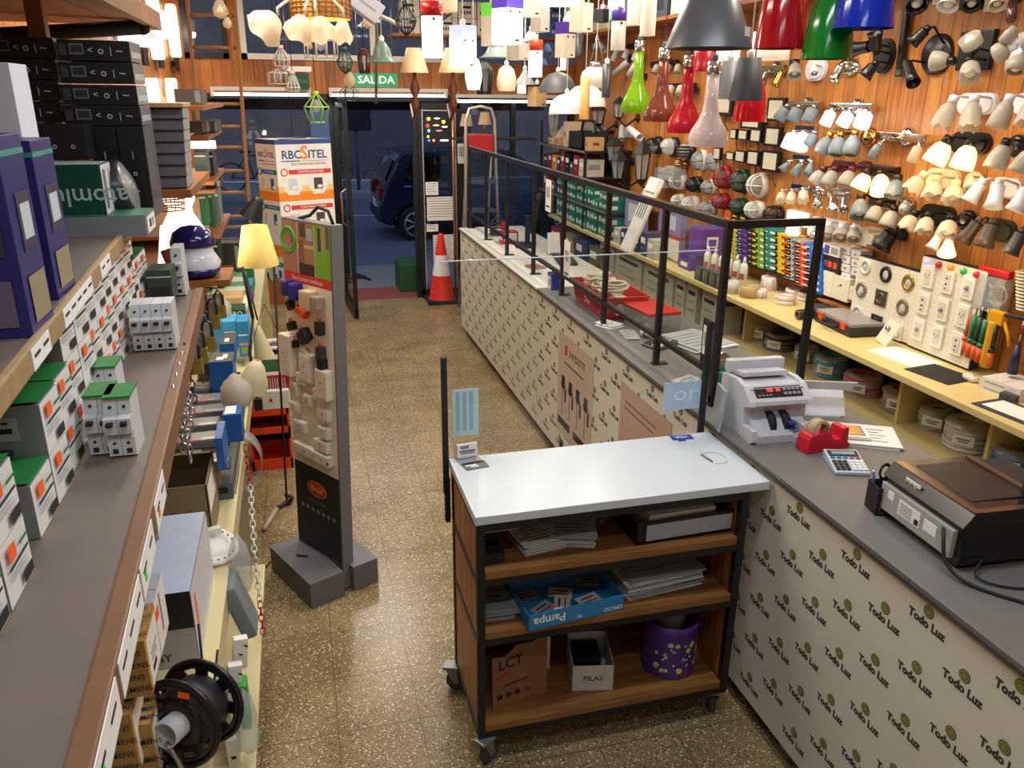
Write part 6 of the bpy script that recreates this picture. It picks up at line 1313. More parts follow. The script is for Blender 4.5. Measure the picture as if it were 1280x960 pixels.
for r in range(3):
 for c in range(3):
  Md=M@Matrix.Translation(((.17+.31*c)*w_,(.80-.29*r)*h_,0));mb=MB(mat('#ebe7da',.3));mb.box((0,0,.007),(.072,.112,.014),Md,.006);pl=part(mb,'wall_plate',t)
  mb=MB(mat('#d9d4c6',.3));mb.box((0,0,.0145),(.04,.075,.004),Md,.001);mb.use(INK)
  if(r+c)%3==0:mb.box((-.007,.012,.017),(.003,.010,.001),Md@Matrix.Rotation(.4,4,'Z'));mb.box((.007,.012,.017),(.003,.01,.001),Md@Matrix.Rotation(-.4,4,'Z'));mb.box((0,-.003,.017),(.003,.008,.001),Md)
  elif(r+c)%3==1:mb.cyl(Md@Vector((0,.018,.016)),Md@Vector((0,.018,.018)),.005);mb.cyl(Md@Vector((0,-.01,.016)),Md@Vector((0,-.01,.018)),.005);mb.cyl(Md@Vector((0,-.03,.016)),Md@Vector((0,-.03,.018)),.004)
  else:mb.use(GREY);mb.lathe([(.012,.016),(.009,.026),(0,.027)],Md,16)
  q=part(mb,'switch_module',t);q.parent=pl
COLS=[('yellow and black','#d8cc3a',914,925,288,326,7),('dark blue','#22339a',921,936,289,330,6),('black and yellow','#23251f',934,947,288,332,6),('lime green','#6fb02e',943,957,287,335,6),('teal','#1f8a86',954,972,286,338,6),('yellow','#e6cf1a',965,989,292,342,6),('silver grey','#b9bcc2',980,1000,298,350,7),('red orange','#e2401f',992,1012,304,358,7),('bright blue','#2468c4',1004,1028,306,364,7)]
XB=2.99
for ci,(nm,hx,l,r,t_,b,n)in enumerate(COLS):
 for k in range(n):
  zt_,zb_=t_+(b-t_)*(n-1-k)/n,t_+(b-t_)*(n-k)/n
  c2=hx if not(ci==2)else '#23251f'
  pr=[('-x',.12,.42,.34,.62,mat('#d8d0c0' if ci not in(0,5)else '#2a2a20',.6)),('-x',.5,.3,.85,.72,mat(('#22339a','#c02a3a','#e8c020','#e8e8c8','#e8f0ee','#b8281e','#5a5d62','#ffb090','#c8dcf8')[ci],.6)),('-y',.3,.35,.7,.65,mat('#b9b4a8',.6))]
  SB('small_carton','%s small carton in the %s column against the pine wall'%(ordl(k,n),nm),'carton',l,zt_+.4,r,zb_,XB,.11,mat(c2,.45),pr,'small cartons of the %s column'%nm,False,bev=.001)
mb=MB(MATTE);p0,p1=P(912,300,x=XB),P(1030,345,x=XB)
for ci,(nm,hx,l,r,t_,b,n)in enumerate(COLS):
 ya,yb=P(l,b,x=XB).y,P(r,b,x=XB).y;z=P((l+r)/2,b,x=XB).z;mb.bx(XB,XR-.001,yb,ya,z-.012,z-.001)
one(mb,'dispenser_ledge','thin stepped metal ledge carrying the coloured columns of small cartons','ledge')
for k,(l,t_,r,b,c,c2,lab)in enumerate(((890,270,898,318,'#1c1a1a','#d8c8c0','black striped hanging strip of packs, first past the purple carton'),(903,263,911,325,'#e2551f','#f0d0b0','orange hanging strip of packs behind the glass corner'),(913,265,922,290,'#2a2418','#e8cc30','black hanging strip with a yellow star'),(923,268,932,292,'#1d1f22','#e8cc30','second black hanging strip with a yellow star, near the blue column'))):
 SB('hanging_pack',lab,'pack',l,t_,r,b,3.06,.03,mat(c,.5),[('-x',.2,.1+.22*j,.8,.2+.22*j,mat(c2,.5))for j in range(4)],None,False)
for k in range(6):
 p=P(860+8.6*k,341+3.2*k,z=WZ);R_=.026
 t=thing('glue_bottle','%s white bottle of the row on the worktop, counted from the purple carton'%ORD[k],'bottle',(p.x+.12,p.y-.05,WZ),0,'white bottles in a row on the worktop')
 mb=MB(mat('#e2ddd8',.35));mb.lathe([(R_,0),(R_,.14),(R_*.6,.16)],None,20);part(mb,'bottle_body',t)
 mb=MB(WHITE);mb.lathe([(.011,.16),(.010,.185),(.004,.20)],None,14);part(mb,'nozzle',t)
 mb=MB(mat('#a04a52',.5));mb.lathe([(R_+.0006,.05),(R_+.0006,.09)],None,20,cap=False,a0=2.6,a1=4.4);part(mb,'bottle_label',t)
def roll(label,px,py,r,h,c,c2=None,tall=False,name='tape_roll',group=None):
 p=P(px,py,z=WZ);t=thing(name,label,'tape roll',(p.x,p.y,WZ),0,group)
 mb=MB(mat(c,.4));mb.lathe([(r*.6,0),(r,0),(r,h),(r*.6,h),(r*.6,0)],None,28,cap=False);part(mb,'roll',t)
 if c2:
  mb=MB(mat(c2,.5));
  for k in range(10):a=2*PI*k/10;mb.add([(1.003*r*math.cos(a+d),1.003*r*math.sin(a+d),z)for d,z in((0,h*.15),(.3,h*.15),(.3,h*.85),(0,h*.85))],[(0,1,2,3)])
  part(mb,'printed_band',t)
roll('white tape roll with magenta bars standing behind the tan roll',961,362,.055,.09,'#e6dcd6','#a8356f')
roll('tan packing tape roll with a red top near the glass corner',936,371,.06,.075,'#b39a6a');
roll('silver grey roll beside the bottle row at the glass corner',914,366,.045,.08,'#c9c7c6')
roll('small white roll with purple print before the magenta barred roll',950,372,.042,.055,'#d8d0d4','#8a3a6a')
for k,(px,py)in enumerate(((985,372),(1000,376),(972,380))):
 for j in range(2):
  p=P(px,py,z=WZ);t=thing('pink_ring_roll','flat white and pink roll, %s of the %s pair beside the black cable rolls'%(('bottom','top')[j],('first','second','third')[k]),'tape roll',(p.x+.05,p.y,WZ+.028*j),0,'flat pink and white rolls')
  mb=MB(mat('#e2d2cc',.4));mb.lathe([(.03,0),(.062,0),(.064,.013),(.062,.026),(.03,.026),(.03,0)],None,26,cap=False);part(mb,'roll',t);mb=MB(mat('#d08078',.5));mb.torus(.05,.003,Matrix.Translation((0,0,.0265)),24,5);part(mb,'pink_ring',t)
for k,(px,py,L_)in enumerate(((1000,398,.26),(1018,392,.26),(1030,405,.24),(1012,385,.22))):
 p=P(px,py,z=WZ);zz=.03+(.052 if k==3 else 0)
 t=thing('black_mesh_roll',('lower front','lower middle','nearest','upper')[k]+' black spiral cable roll with a pinkish end, lying by the grey case' if k!=2 else 'shorter black spiral cable roll touching the grey case','cable roll',(p.x+.1,p.y,WZ+zz),math.radians(8),'black spiral rolls')
 if k==2:t['group']='black spiral rolls'
 mb=MB(mat('#202226',.4))
 for j in range(16):mb.torus(.024,.0045,Matrix.Translation((-L_/2+L_*j/15,0,0))@Matrix.Rotation(PI/2,4,'Y'),18,5)
 mb.cyl((-L_/2,0,0),(L_/2,0,0),.022);part(mb,'spiral',t)
 mb=MB(mat('#8a5a60',.5));mb.torus(.018,.004,Matrix.Translation((-L_/2-.004,0,0))@Matrix.Rotation(PI/2,4,'Y'),18,5);part(mb,'end_ring',t)
p=P(1058,412,z=WZ);t=thing('drill_case','grey flat power tool case with orange latches lying on the worktop','tool case',(p.x+.05,p.y+.02,WZ),math.radians(-4))
mb=MB(mat('#26272b',.5));mb.box((0,0,.03),(.26,.36,.05),None,.012);part(mb,'case_bottom',t)
mb=MB(mat('#8f8a86',.35));mb.box((0,0,.062),(.25,.35,.022),None,.008);part(mb,'case_lid',t,'translucent grey lid')
for y in(-.11,.11):mb=MB(mat('#e2481f',.4));mb.box((-.128,y,.048),(.016,.045,.036),None,.004);part(mb,'latch',t,'orange latch')
mb=MB(MATTE);mb.tube([(-.13,-.06,.03),(-.165,-.05,.03),(-.165,.05,.03),(-.13,.06,.03)],.007);part(mb,'handle',t)
p=P(1100,430,z=WZ);t=thing('leaning_switch_card','white switch plate card with a knob leaning on the downlight board','switch plate',(p.x,p.y,WZ));Ml=Matrix.Rotation(.25,4,'X')@Matrix.Rotation(.35,4,'Y')
mb=MB(mat('#e2dccb',.4));mb.box((0,0,.07),(.008,.085,.13),Ml,.002);part(mb,'plate',t);mb=MB(STEEL);mb.lathe([(.014,0),(.012,.014),(0,.016)],Ml@frame((-.005,.01,.09),(0,-1,0),(0,0,1)),16);part(mb,'knob',t)
def flat(name,label,cat,px,py,sx,sy,h,c,rz=0.,ins=None):
 p=P(px,py,z=WZ);mb=MB(mat(c,.6));mb.box((0,0,h/2),(sx,sy,h),None,min(.003,h*.4))
 if ins:mb.use(ins);mb.box((0,0,h+.0003),(sx*.7,sy*.8,.0006))
 return one(mb,name,label,cat,M=Matrix.Translation((p.x,p.y,WZ))@Matrix.Rotation(rz,4,'Z'))
flat('paper_sheet','white sheet of paper lying on the cream worktop before the switch board','paper',1130,446,.20,.30,.002,'#efe9dc',.1,PAPER)
flat('mouse_mat','black rectangular mat on the cream worktop','mat',1176,468,.2,.24,.004,'#17171a',.15,MATTE)
p=P(1212,476,z=WZ);mb=MB(mat('#d8d3c6',.4));mb.sphere((0,0,.0),.03,1.1,16,Matrix.Diagonal((.8,1.4,.55,1)));mb.use(GREY);mb.box((0,-.02,.017),(.004,.012,.003));one(mb,'computer_mouse','off white computer mouse at the corner of the black mat','mouse',M=Matrix.Translation((p.x,p.y,WZ+.015)))
for k in range(2):p=P(1255,492,z=WZ);carton('white_flat_carton',('lower','upper')[k]+' flat white carton at the near end of the worktop','carton',(p.x+.05,p.y,WZ+.0285*k),(.18,.19,.028),mat('#dcd8ce',.5),[('-x',.1,.3,.6,.5,GREY)],.1)
flat('clipboard','clipboard with a white sheet at the picture edge of the cream worktop','clipboard',1268,515,.18,.26,.005,'#3a3b40',.1,PAPER)
flat('small_grey_clip_box','small dark grey box lying on the clipboard end','box',1262,500,.05,.07,.03,'#4a4a4c',.3,DGREY)
for(l,t_,r,b,lab)in((1020,338,1041,369,'cream junction box with a black keyhole on the wall ledge'),(1040,346,1061,376,'cream junction box with one black hole beside the downlight board'),(1061,358,1066,375,'narrow white box against the edge of the downlight board'),(1069,285,1084,307,'tall beige wall box beneath the flood lamp shades'),(1083,292,1091,306,'small white box touching the black spotlight')):
 SB('junction_box',lab,'junction box',l,t_,r,b,3.0,.1,mat('#e0d9c4',.4),[('-x',.3,.55,.4,.62,mat('#6ac080',.5)),('-x',.2 if 'keyhole' in lab else .45,.25 if 'keyhole' in lab else .6,.32 if 'keyhole' in lab else .55,.35 if 'keyhole' in lab else .7,INK)],None,False,bev=.004)
k_=0
for r in range(4):
 for c in range(2):
  l=1051+13*c;t_=308+11*r+5*c
  if r==3 and c==1:continue
  SB('white_module','%s white module box of the %s column by the downlight board'%(ordl(3-r,4),('outer','inner')[c]),'box',l,t_,l+11.5,t_+10,3.02,.08,mat('#e6e4de',.4),[('-x',.3,.3,.6,.6,GREY)],'white module boxes',False,bev=.002)
SB('dark_display_box','dark box with three orange red dots beside the blue cartons','box',1026,321,1050,340,3.01,.1,mat('#2c2526',.4),[('-x',.1+.28*j,.3,.3+.28*j,.7,mat('#d8502a',.5))for j in range(3)],None,False)
SB('white_lamp_base','white and grey lampholder box on top of the dark box with orange dots','box',1028,306,1050,320,3.0,.1,mat('#d4d0c4',.4),[('-x',.1,.1,.4,.9,mat('#3a3a8a',.5)),('-x',.5,.2,.9,.8,GREY)],None,False)
mb=MB(OAK);a=P(1018,370,x=2.98);b=P(1066,378,x=2.98);mb.bx(2.99,XR-.001,b.y,a.y,a.z-.02,a.z-.004);one(mb,'wall_strip_ledge','narrow ledge under the cream junction boxes','ledge')
p=P(1245,340,x=3.0);t=thing('red_top_bag','clear bag with a red top holding coiled cable, hanging by the switch board','bag',p)
mb=MB(mat('#c01c24',.4));mb.box((0,0,0),(.03,.17,.035),None,.008);part(mb,'red_header',t);mb=MB(SMOKE);mb.box((0,0,-.10),(.05,.17,.16),None,.02);part(mb,'clear_bag',t)
for k in range(2):mb=MB(mat('#b9a898',.5));mb.torus(.045,.007,Matrix.Translation((0,-.04+.08*k,-.10))@Matrix.Rotation(PI/2,4,'Y'),24,6);mb.torus(.036,.006,Matrix.Translation((.01,-.04+.08*k,-.10))@Matrix.Rotation(PI/2,4,'Y'),24,6);part(mb,'coiled_lead',t)
for k in range(6):
 p=P(1207+6.5*k,420+3*k,x=2.985-.004*k);c=('#e0602a','#1f7a4a','#23402f','#1f7a4a','#23402f','#1d2f26')[k]
 t=thing('screwdriver_pack','%s screwdriver pack of the green and orange bunch beside the switch board'%ORD[k],'screwdriver',p,0,'packed screwdrivers by the switch board')
 mb=MB(mat(c,.4));mb.cyl((0,0,.11),(0,0,.0),.013);mb.cyl((0,0,.0),(0,0,-.02),.016);part(mb,'handle',t)
 mb=MB(mat('#e0602a',.4));mb.cyl((0,0,-.02),(0,0,-.09),.015,.012);part(mb,'orange_grip',t,'orange grip')
 mb=MB(STEEL);mb.cyl((0,0,.11),(0,0,.16),.003);part(mb,'blade',t)
p0,p1=P(1247,388,x=2.97),P(1240,462,x=2.97);t=thing('yellow_caulking_gun','yellow tube tool hanging upright beside the green screwdrivers','caulking gun',(p0.x,p0.y,p1.z))
YL=mat('#d89a10',.4);h=p0.z-p1.z
mb=MB(YL);mb.lathe([(.02,0),(.026,.01),(.026,h-.06),(.024,h-.05)],None,20);part(mb,'barrel',t)
mb=MB(YL);mb.box((0,-.01,h-.03),(.035,.08,.06),None,.008);part(mb,'head',t)
mb=MB(MATTE);mb.tube([(0,-.04,h-.01),(0,-.13,h-.0),(0,-.18,h+.0)],.010);part(mb,'black_rod',t);mb=MB(YL);mb.tube([(0,-.04,h-.03),(0,-.08,h-.09),(0,-.10,h-.14)],.008);part(mb,'lever',t)
p=P(1270,445,x=2.97);t=thing('blue_handle_tool','dark blue handled tool hanging at the picture edge','screwdriver',p);mb=MB(mat('#1c2450',.4));mb.cyl((0,0,.05),(0,0,-.08),.012,.022);part(mb,'handle',t);mb=MB(STEEL);mb.cyl((0,0,.05),(0,0,.17),.004);part(mb,'shaft',t);mb=MB(mat('#9a2020',.4));mb.cyl((0,.0,.10),(0,-.01,.15),.007);part(mb,'red_collar',t)
t=thing('ribbed_duct','pale ribbed flexible hose hanging at the picture edge','hose',P(1276,360,x=3.0));mb=MB(mat('#d8d0b8',.5))
for k in range(12):mb.torus(.03,.005,Matrix.Translation((0,-.004*k,.07-.014*k)),20,5)
part(mb,'ribs',t)
SB('purple_carton','purple lamp carton with a white lantern drawing on the worktop','carton',861,284,876,318,2.8,.2,mat('#5a2f9a',.4),[('-y',.25,.3,.7,.7,WHITE),('-y',.32,.36,.63,.6,mat('#5a2f9a',.4)),('-x',.1,.1,.9,.3,mat('#2a3aa0',.4))],z0=P(868,318,x=2.8).z)
SB('purple_carton','lower purple lamp carton under the lantern drawing one','carton',848,318,862,342,2.75,.2,mat('#4f2a90',.4),[('-x',.2,.2,.8,.5,WHITE)],z0=WZ)
SB('green_red_carton','green and red striped carton behind the purple cartons','carton',826,284,850,318,2.92,.15,mat('#2c6a3a',.4),[('-x',0,0,1,.35,mat('#b8282a',.4)),('-y',0,0,1,.35,mat('#b8282a',.4))],z0=P(838,320,x=2.92).z)
SB('white_red_carton','white carton with a red diamond beneath the green and red one','carton',820,318,846,352,2.8,.2,mat('#dcdad4',.4),[('-x',.3,.3,.7,.7,RED),('-x',.1,.85,.9,.9,RED)],z0=WZ)
def hang_bag(l,t_,r,b,label,c,c2):
 SB('hanging_blister',label,'pack',l,t_,r,b,2.78,.05,mat(c,.35),[('-x',0,.42,1,.5,mat('#a8343a',.5)),('-x',0,.0,1,.42,mat(c2,.4)),('-x',.2,.6,.8,.9,mat('#c8ccd8',.4)),('-y',0,.42,1,.5,mat('#a8343a',.5))],None,False)
hang_bag(780,247,803,322,'white and violet hanging pack behind the glass screen','#8f8ab8','#dcd8c8')
hang_bag(822,262,850,322,'second white and violet hanging pack nearer the purple cartons','#7f78b0','#d8d4c8')
a=P(816,236,y=4.5);b=P(782,314,y=4.5);t=thing('large_power_strip','large white hanging sample panel with four dark slots behind the glass screen','sample panel',(a+b)/2)
d_=(a-b);L_=d_.length;M,_=zalign(b-t.location,a-t.location)
mb=MB(mat('#dddcd6',.35));mb.box((0,0,L_/2),(.16,.02,L_),M,.008);part(mb,'body',t);mb=MB(INK)
for k in range(4):mb.box((-.048+.032*k,-.0105,L_*.66),(.010,.002,.10),M);mb.box((-.048+.032*k,.0105,L_*.66),(.010,.002,.10),M)
part(mb,'slots',t);mb=MB(WHITE);mb.box((0,0,L_+.02),(.14,.04,.09),M,.012);part(mb,'hook_head',t);mb=MB(mat('#b8b8b4',.4));mb.lathe([(.045,0),(.045,.02)],M@Matrix.Translation((.08,0,L_*.9))@Matrix.Rotation(PI/2,4,'X'),20);part(mb,'round_dial',t)
mb=MB(MATTE);q=M@Vector((0,0,L_+.05));mb.tube([q,(q.x,q.y,ZC-t.location.z)],.0015,5);part(mb,'hanging_cord',t)
CW2=mat('#b8b6a8',.6)
for k,(l,r,t_,b)in enumerate(((845,857,343,366),(859,872,347,371),(878,897,358,382),(805,843,322,352),(770,803,308,335),(750,768,300,318))):
 SB('beige_carton',('narrow beige carton with lines of print, next to the wide ones on the lower shelf','narrow beige carton in the middle of the lower shelf','squarish beige carton on the lower shelf close to the glass corner','wide beige carton on the lower shelf behind the glass','second wide beige carton on the lower shelf farther along','small beige carton at the far end of the beige row')[k],'carton',l,t_,r,b,2.70,.2,CW2,[('-x',.15,.7,.85,.8,INK),('-x',.15,.5,.7,.55,GREY),('-x',.15,.3,.8,.35,GREY),('-y',.15,.7,.85,.8,INK)],None,True,z0=LZ)
for k in range(4):
 SB('ribbon_coil_pack','%s dark green cable pack in the row before the white bottles'%ORD[k],'pack',868+9*k,334+3*k,876+9*k,349+3.4*k,2.66,.06,mat('#3f4a44',.4),[('-x',.2,.2,.4,.9,GREY),('-x',.6,.2,.75,.9,GREY)],'dark green cable packs',False,z0=WZ,bev=.006)
t=thing('stock_rack','dark metal stock rack along the pine wall at the far end','rack',(2.88,7.0,WZ))
RK=mat('#222326',.4)
RZ=(1.24,1.48,1.72)
for z in RZ:
 ya=6.6 if z<1.3 else 7.3;mb=MB(RK);mb.bx(SX,XR-.01,ya,8.75,z-.02,z);mb.use(mat('#7a746c',.4));mb.bx(SX-.004,SX,ya,8.75,z-.02,z);part(mb,'rack_shelf',t,world=True)
for y in(6.62,7.32,8.73):
 for x in(SX+.015,XR-.03):mb=MB(RK);mb.bx(x-.012,x+.012,y-.012,y+.012,WZ,1.95 if y>7.5 else 1.72 if y>7 else 1.24);part(mb,'post',t,world=True)
rr=random.Random(11)
GRP=mat('#1f7a5a',.35);n_=0
for row,z in enumerate((WZ,WZ+.105,1.24,1.24+.08)):
 for k in range(10):
  y=6.66+.155*k;
  if row==3 and k%3==2:continue
  c=('#1f7a5a','#2a8a66','#186a4e')[(k+row)%3]
  carton('green_pack','%s green and white pack of the %s row in the dark rack'%(ORD[k],('bottom','second','third','top')[row]),'pack',(SX+.09+.01*(k%2),y+.06,z),(.14,.145,.10 if row<2 else .078),mat(c,.35),[('-x',.1,.25,.4,.75,WHITE),('-x',.6,.3,.9,.6,WHITE),('-y',.1,.3,.5,.7,WHITE)],0,'green and white packs in the dark rack',.003,False)
PAL=['#2a3a5a','#8f2026','#c9c4b4','#3a4a6a','#d0a030','#1d2024','#4a5a58','#b8b8b0','#7a2f28','#26402f']
for row,z in((0,WZ),(2,1.48)):
 y=5.7 if row==0 else 7.35;k=0
 while y<(6.4 if row==0 else 8.6):
  w_=rr.uniform(.08,.2);h=rr.uniform(.09,.2);c=PAL[rr.randrange(10)]
  nm={'#2a3a5a':'navy','#8f2026':'dark red','#c9c4b4':'beige','#3a4a6a':'slate blue','#d0a030':'mustard','#1d2024':'black','#4a5a58':'grey green','#b8b8b0':'light grey','#7a2f28':'rust','#26402f':'bottle green'}[c]
  carton('stock_box','%s box, %s along the %s level of the far dark rack'%(nm,ORD[k],('worktop','middle','upper')[row]),'box',(SX+.12,y+w_/2,z),(.2,w_-.01,h),mat(c,.5),[('-x',.15,.55,.8,.8,PAPER),('-x',.15,.3,.6,.36,GREY),('-y',.2,.4,.8,.7,GREY)],0,None,.002,False)
  y+=w_+.01;k+=1
y=8.25;k=0
while y<8.6:
 w_=rr.uniform(.09,.16);c=PAL[rr.randrange(10)]
 nm={'#2a3a5a':'navy','#8f2026':'dark red','#c9c4b4':'beige','#3a4a6a':'slate blue','#d0a030':'mustard','#1d2024':'black','#4a5a58':'grey green','#b8b8b0':'light grey','#7a2f28':'rust','#26402f':'bottle green'}[c]
 carton('stock_box','%s box, %s past the green packs on the middle rack shelf'%(nm,ORD[k]),'box',(SX+.12,y+w_/2,1.24),(.2,w_-.01,rr.uniform(.08,.18)),mat(c,.5),[('-x',.15,.4,.8,.8,PAPER)],0,None,.002,False);y+=w_+.01;k+=1
for k in range(4):
 y=6.8+.4*k;c=['#6a6450','#3a4a6a','#8a8468','#a02828','#5a6a58','#2a3a7a','#9a9478','#4a4640'][k]
 carton('shelf_carton','%s %s carton deep on the lower shelf beyond the beige ones'%(ORD[k],('olive','slate','khaki','red','moss','royal blue','sand','brown')[k]),'carton',(SX+.15,y+.17,LZ),(.26,.32,.22),mat(c,.6),[('-x',.1,.5,.6,.8,PAPER),('-x',.7,.2,.9,.4,INK)])
TOPZ=1.72
def topx(px,y):return P(px,180,y=y).x
for(px,y,w_,h,c,lab)in((640,8.5,.14,.06,'#d8b890','lit cream flat box on top of the rack near the window'),(655,8.28,.16,.07,'#c8a27c','tan flat box on top of the rack'),(662,8.02,.10,.24,'#d9bca0','tall beige carton with small dark print on the rack'),(690,7.37,.08,.12,'#c8a070','small brown carton with a purple top beside the black crate')):
 carton('rack_top_box',lab,'box',(SX+.12,y,TOPZ),(.16,w_,h),mat(c,.5),[('-x',.3,.4,.7,.6,mat('#7a3040',.5)),('-y',.3,.4,.7,.6,mat('#7a3040',.5))])
t=thing('black_crate','black open crate with a handle on top of the dark rack','crate',(SX+.16,7.66,TOPZ));mb=MB(MATTE)
mb.bx(-.13,.13,-.2,-.19,0,.16);mb.bx(-.13,.13,.19,.2,0,.16);mb.bx(-.13,-.12,-.2,.2,0,.16);mb.bx(.12,.13,-.2,.2,0,.16);mb.bx(-.13,.13,-.2,.2,0,.01);part(mb,'crate_body',t);mb=MB(MATTE);mb.tube([(0,-.2,.15),(0,-.16,.26),(0,.16,.26),(0,.2,.15)],.012);part(mb,'handle',t)
for(px,py,y,lab)in((606,148,8.4,'small cream lamp shade lamp on the far ledge beside the stepladder'),(583,150,8.6,'small cone shade lamp hanging between the copper pole and the stepladder')):
 p=P(px,py,y=y);t=thing('small_table_lamp',lab,'table lamp',(p.x,y,p.z-.06))
 mb=MB(mat('#e0c8a8',.5,kind='frost'));mb.shell([(.07,.0),(.045,.12)],.002,None,24);part(mb,'shade',t)
 mb=MB(BRASS);mb.cyl((0,0,-.12),(0,0,.06),.008);mb.lathe([(.05,-.12),(.04,-.11),(.01,-.10)],None,16);part(mb,'lamp_base',t)
mb=MB(MATTE);a=P(575,168,y=8.5);mb.bx(a.x-.05,2.5,8.4,8.7,P(606,163,y=8.4).z-.10,P(606,163,y=8.4).z-.08);one(mb,'far_ledge','dark ledge across the far window carrying the small shade lamps','ledge')
# == wall lamps on the pine wall
def Q(px,py,off=.1):return P(px,py,x=XR-off)
FLL=[]
def fixture(label,plate,shades,name='wall_spot_lamp',cat='wall lamp',group=None,power=0,col=(1,.78,.5),off=.17):
 """plate=(l,t,r,b,shape,mat); shades=[(neckx,necky,mouthx,mouthy,width,kind,mat,lit)] in pixels, placed on the wall plane"""
 l,t_,r,b,shp,pm=plate;cx_,cy_=(l+r)/2,(t_+b)/2;c=Q(cx_,cy_,.02);d=dep(c)
 hy=max(abs(Q(l,cy_,.02).y-Q(r,cy_,.02).y)/2,.02);hz=max(abs(Q(cx_,t_,.02).z-Q(cx_,b,.02).z)/2,.02)
 t=thing(name,label,cat,(XR,c.y,c.z),0,group);o0=t.location
 MW=frame((0,0,0),(0,-1,0),(0,0,1));mb=MB(pm)
 if shp=='oval':
  n=14;R_=min(hy,hz);pts=[((hy-R_)*s+R_*math.cos(a),R_*math.sin(a)*hz/R_)for s,rng in((1,range(-n//2,n//2+1)),(-1,range(n//2,n+n//2+1)))for a in[PI*q/n for q in rng]]
  mb.prism(pts,.022,MW);mb.prism([(x*.88,y*.82)for x,y in pts],.032,MW)
 elif shp=='disc':mb.lathe([(1,0),(1,.015),(.8,.03),(0,.034)],MW@Matrix.Diagonal((hy,hz,1,1)),32)
 elif shp=='bar':mb.box((0,0,.045),(2*hy,2*hz,.03),MW,.004);mb.lathe([(.05,0),(.05,.02),(.03,.035)],MW,24)
 else:mb.box((0,0,.015),(2*hy,2*hz,.03),MW,.008)
 part(mb,'wall_plate',t)
 for(nx,ny,mx,my,w_,kind,sm,lit)in shades:
  N_,M_=Q(nx,ny,off-.03)-o0,Q(mx,my,off+.0)-o0;dd=dep(M_+o0);R_=w_/2*dd/1000;L_=max((M_-N_).length,R_*1.1);dr=(M_-N_).normalized();M_=N_+dr*L_
  MM,_=zalign(N_,M_);r0=R_*.42
  prof={'cone':[(r0,0),(R_,L_)],'cyl':[(R_*.75,0),(R_*.95,L_*.1),(R_,L_)],'bell':[(r0,0),(R_*.74,L_*.2),(R_*.92,L_*.5),(R_*.98,L_*.8),(R_,L_)],'round':[(r0,0),(R_*.8,L_*.25),(R_,L_*.6),(R_*.9,L_*.92),(R_*.75,L_)],'tulip':[(r0*.8,0),(R_*.78,L_*.25),(R_*.9,L_*.55),(R_*.93,L_*.8),(R_,L_)],'can':[(R_*.7,0),(R_*.72,L_*.4),(R_*.8,L_*.7),(R_,L_)]}[kind]
  mb=MB(sm)
  if kind=='tulip':
   n=24;k=len(prof);vs_=[]
   for r,z in prof:
    for i in range(n):a=2*PI*i/n;vs_.append((r*math.cos(a),r*math.sin(a),z+(L_*.10*math.cos(6*a)if z==L_ else 0)))
   mb.add(vs_,[(j*n+i,j*n+(i+1)%n,(j+1)*n+(i+1)%n,(j+1)*n+i)for j in range(k-1)for i in range(n)],MM,True)
  else:mb.shell(prof,.003,MM,22)
  s_=part(mb,'lamp_shade',t)
  mb=MB(LITWARM if lit==2 else LITC if lit==1 else mat('#e6e2d4',.3));mb.sphere((0,0,L_*.62),R_*.55,1.,12,MM);q=part(mb,'bulb',t);q.parent=s_
  hm=pm if kind!='can' else sm
  mb=MB(hm);mb.lathe([(r0*.6,-R_*.7),(r0*1.05,-R_*.6),(r0*1.1,.002)],MM,16);part(mb,'lamp_holder',t)
  e=MM@Vector((0,0,-R_*.4));ay=max(-hy*.8,min(hy*.8,e.y));az=max(-hz*.5,min(hz*.5,e.z));
  mb=MB(hm);mb.tube([(-.03,ay,az),((e.x-.03)*.5-.02,(ay+e.y)/2,max(az,e.z)+.008),tuple(e)],.0055,7);part(mb,'arm',t)
 if power:
  power*=.28
  FLL.append(o0);s=shades[0];pt=Q(shades[len(shades)//2][2],shades[len(shades)//2][3],off+.12);point('spot_light',pt,power,col,.04)
 return t
KB=mat('#18181a',.3);CH=CHROME;WP=mat('#e4e6ec',.25);MR=mat('#5e1f22',.4);CO=mat('#6a3a1c',.4);FW=mat('#cbc5b8',.35,kind='frost');LWH=mat('#fff6e6',.4,emit=1.6);LWA=mat('#ffdc9a',.4,emit=2.);LCO=mat('#f2f8ff',.4,emit=1.8)
GB_=mat('#a3adb2',.3,kind='frost');BZ2=mat('#3e3022',.35,.6);NIK=mat('#a8a090',.2,.9)
fixture('black round spotlight ring at the top edge of the pine wall',(1130,-12,1164,6,'disc',KB),[(1146,-6,1146,8,26,'can',KB,0)],'ceiling_spot')
fixture('white square swivel downlight in the top row',(1168,-14,1200,4,'rect',WP),[(1190,-8,1184,9,26,'can',WP,0)],'ceiling_spot')
fixture('black square swivel downlight in the top row',(1202,-12,1228,12,'rect',KB),[(1216,-6,1214,8,22,'can',KB,0)],'ceiling_spot')
fixture('cream double square downlight in the top row',(1232,-8,1262,14,'rect',mat('#d8cfae',.4)),[(1248,-6,1246,8,20,'can',mat('#d8cfae',.4),0)],'ceiling_spot')
fixture('smoky violet glass lamp at the top corner of the pine wall',(1262,-10,1274,4,'disc',KB),[(1266,-4,1264,26,14,'round',mat('#4a2a30',.2,kind='smoke'),0)],'glass_wall_lamp')
fixture('matt black plate with three black spots beside the blue pendant',(1092,48,1116,92,'oval',KB),[(1095,62,1094,41,20,'can',KB,0),(1086,58,1066,62,20,'can',KB,0),(1092,82,1080,96,20,'can',KB,0)])
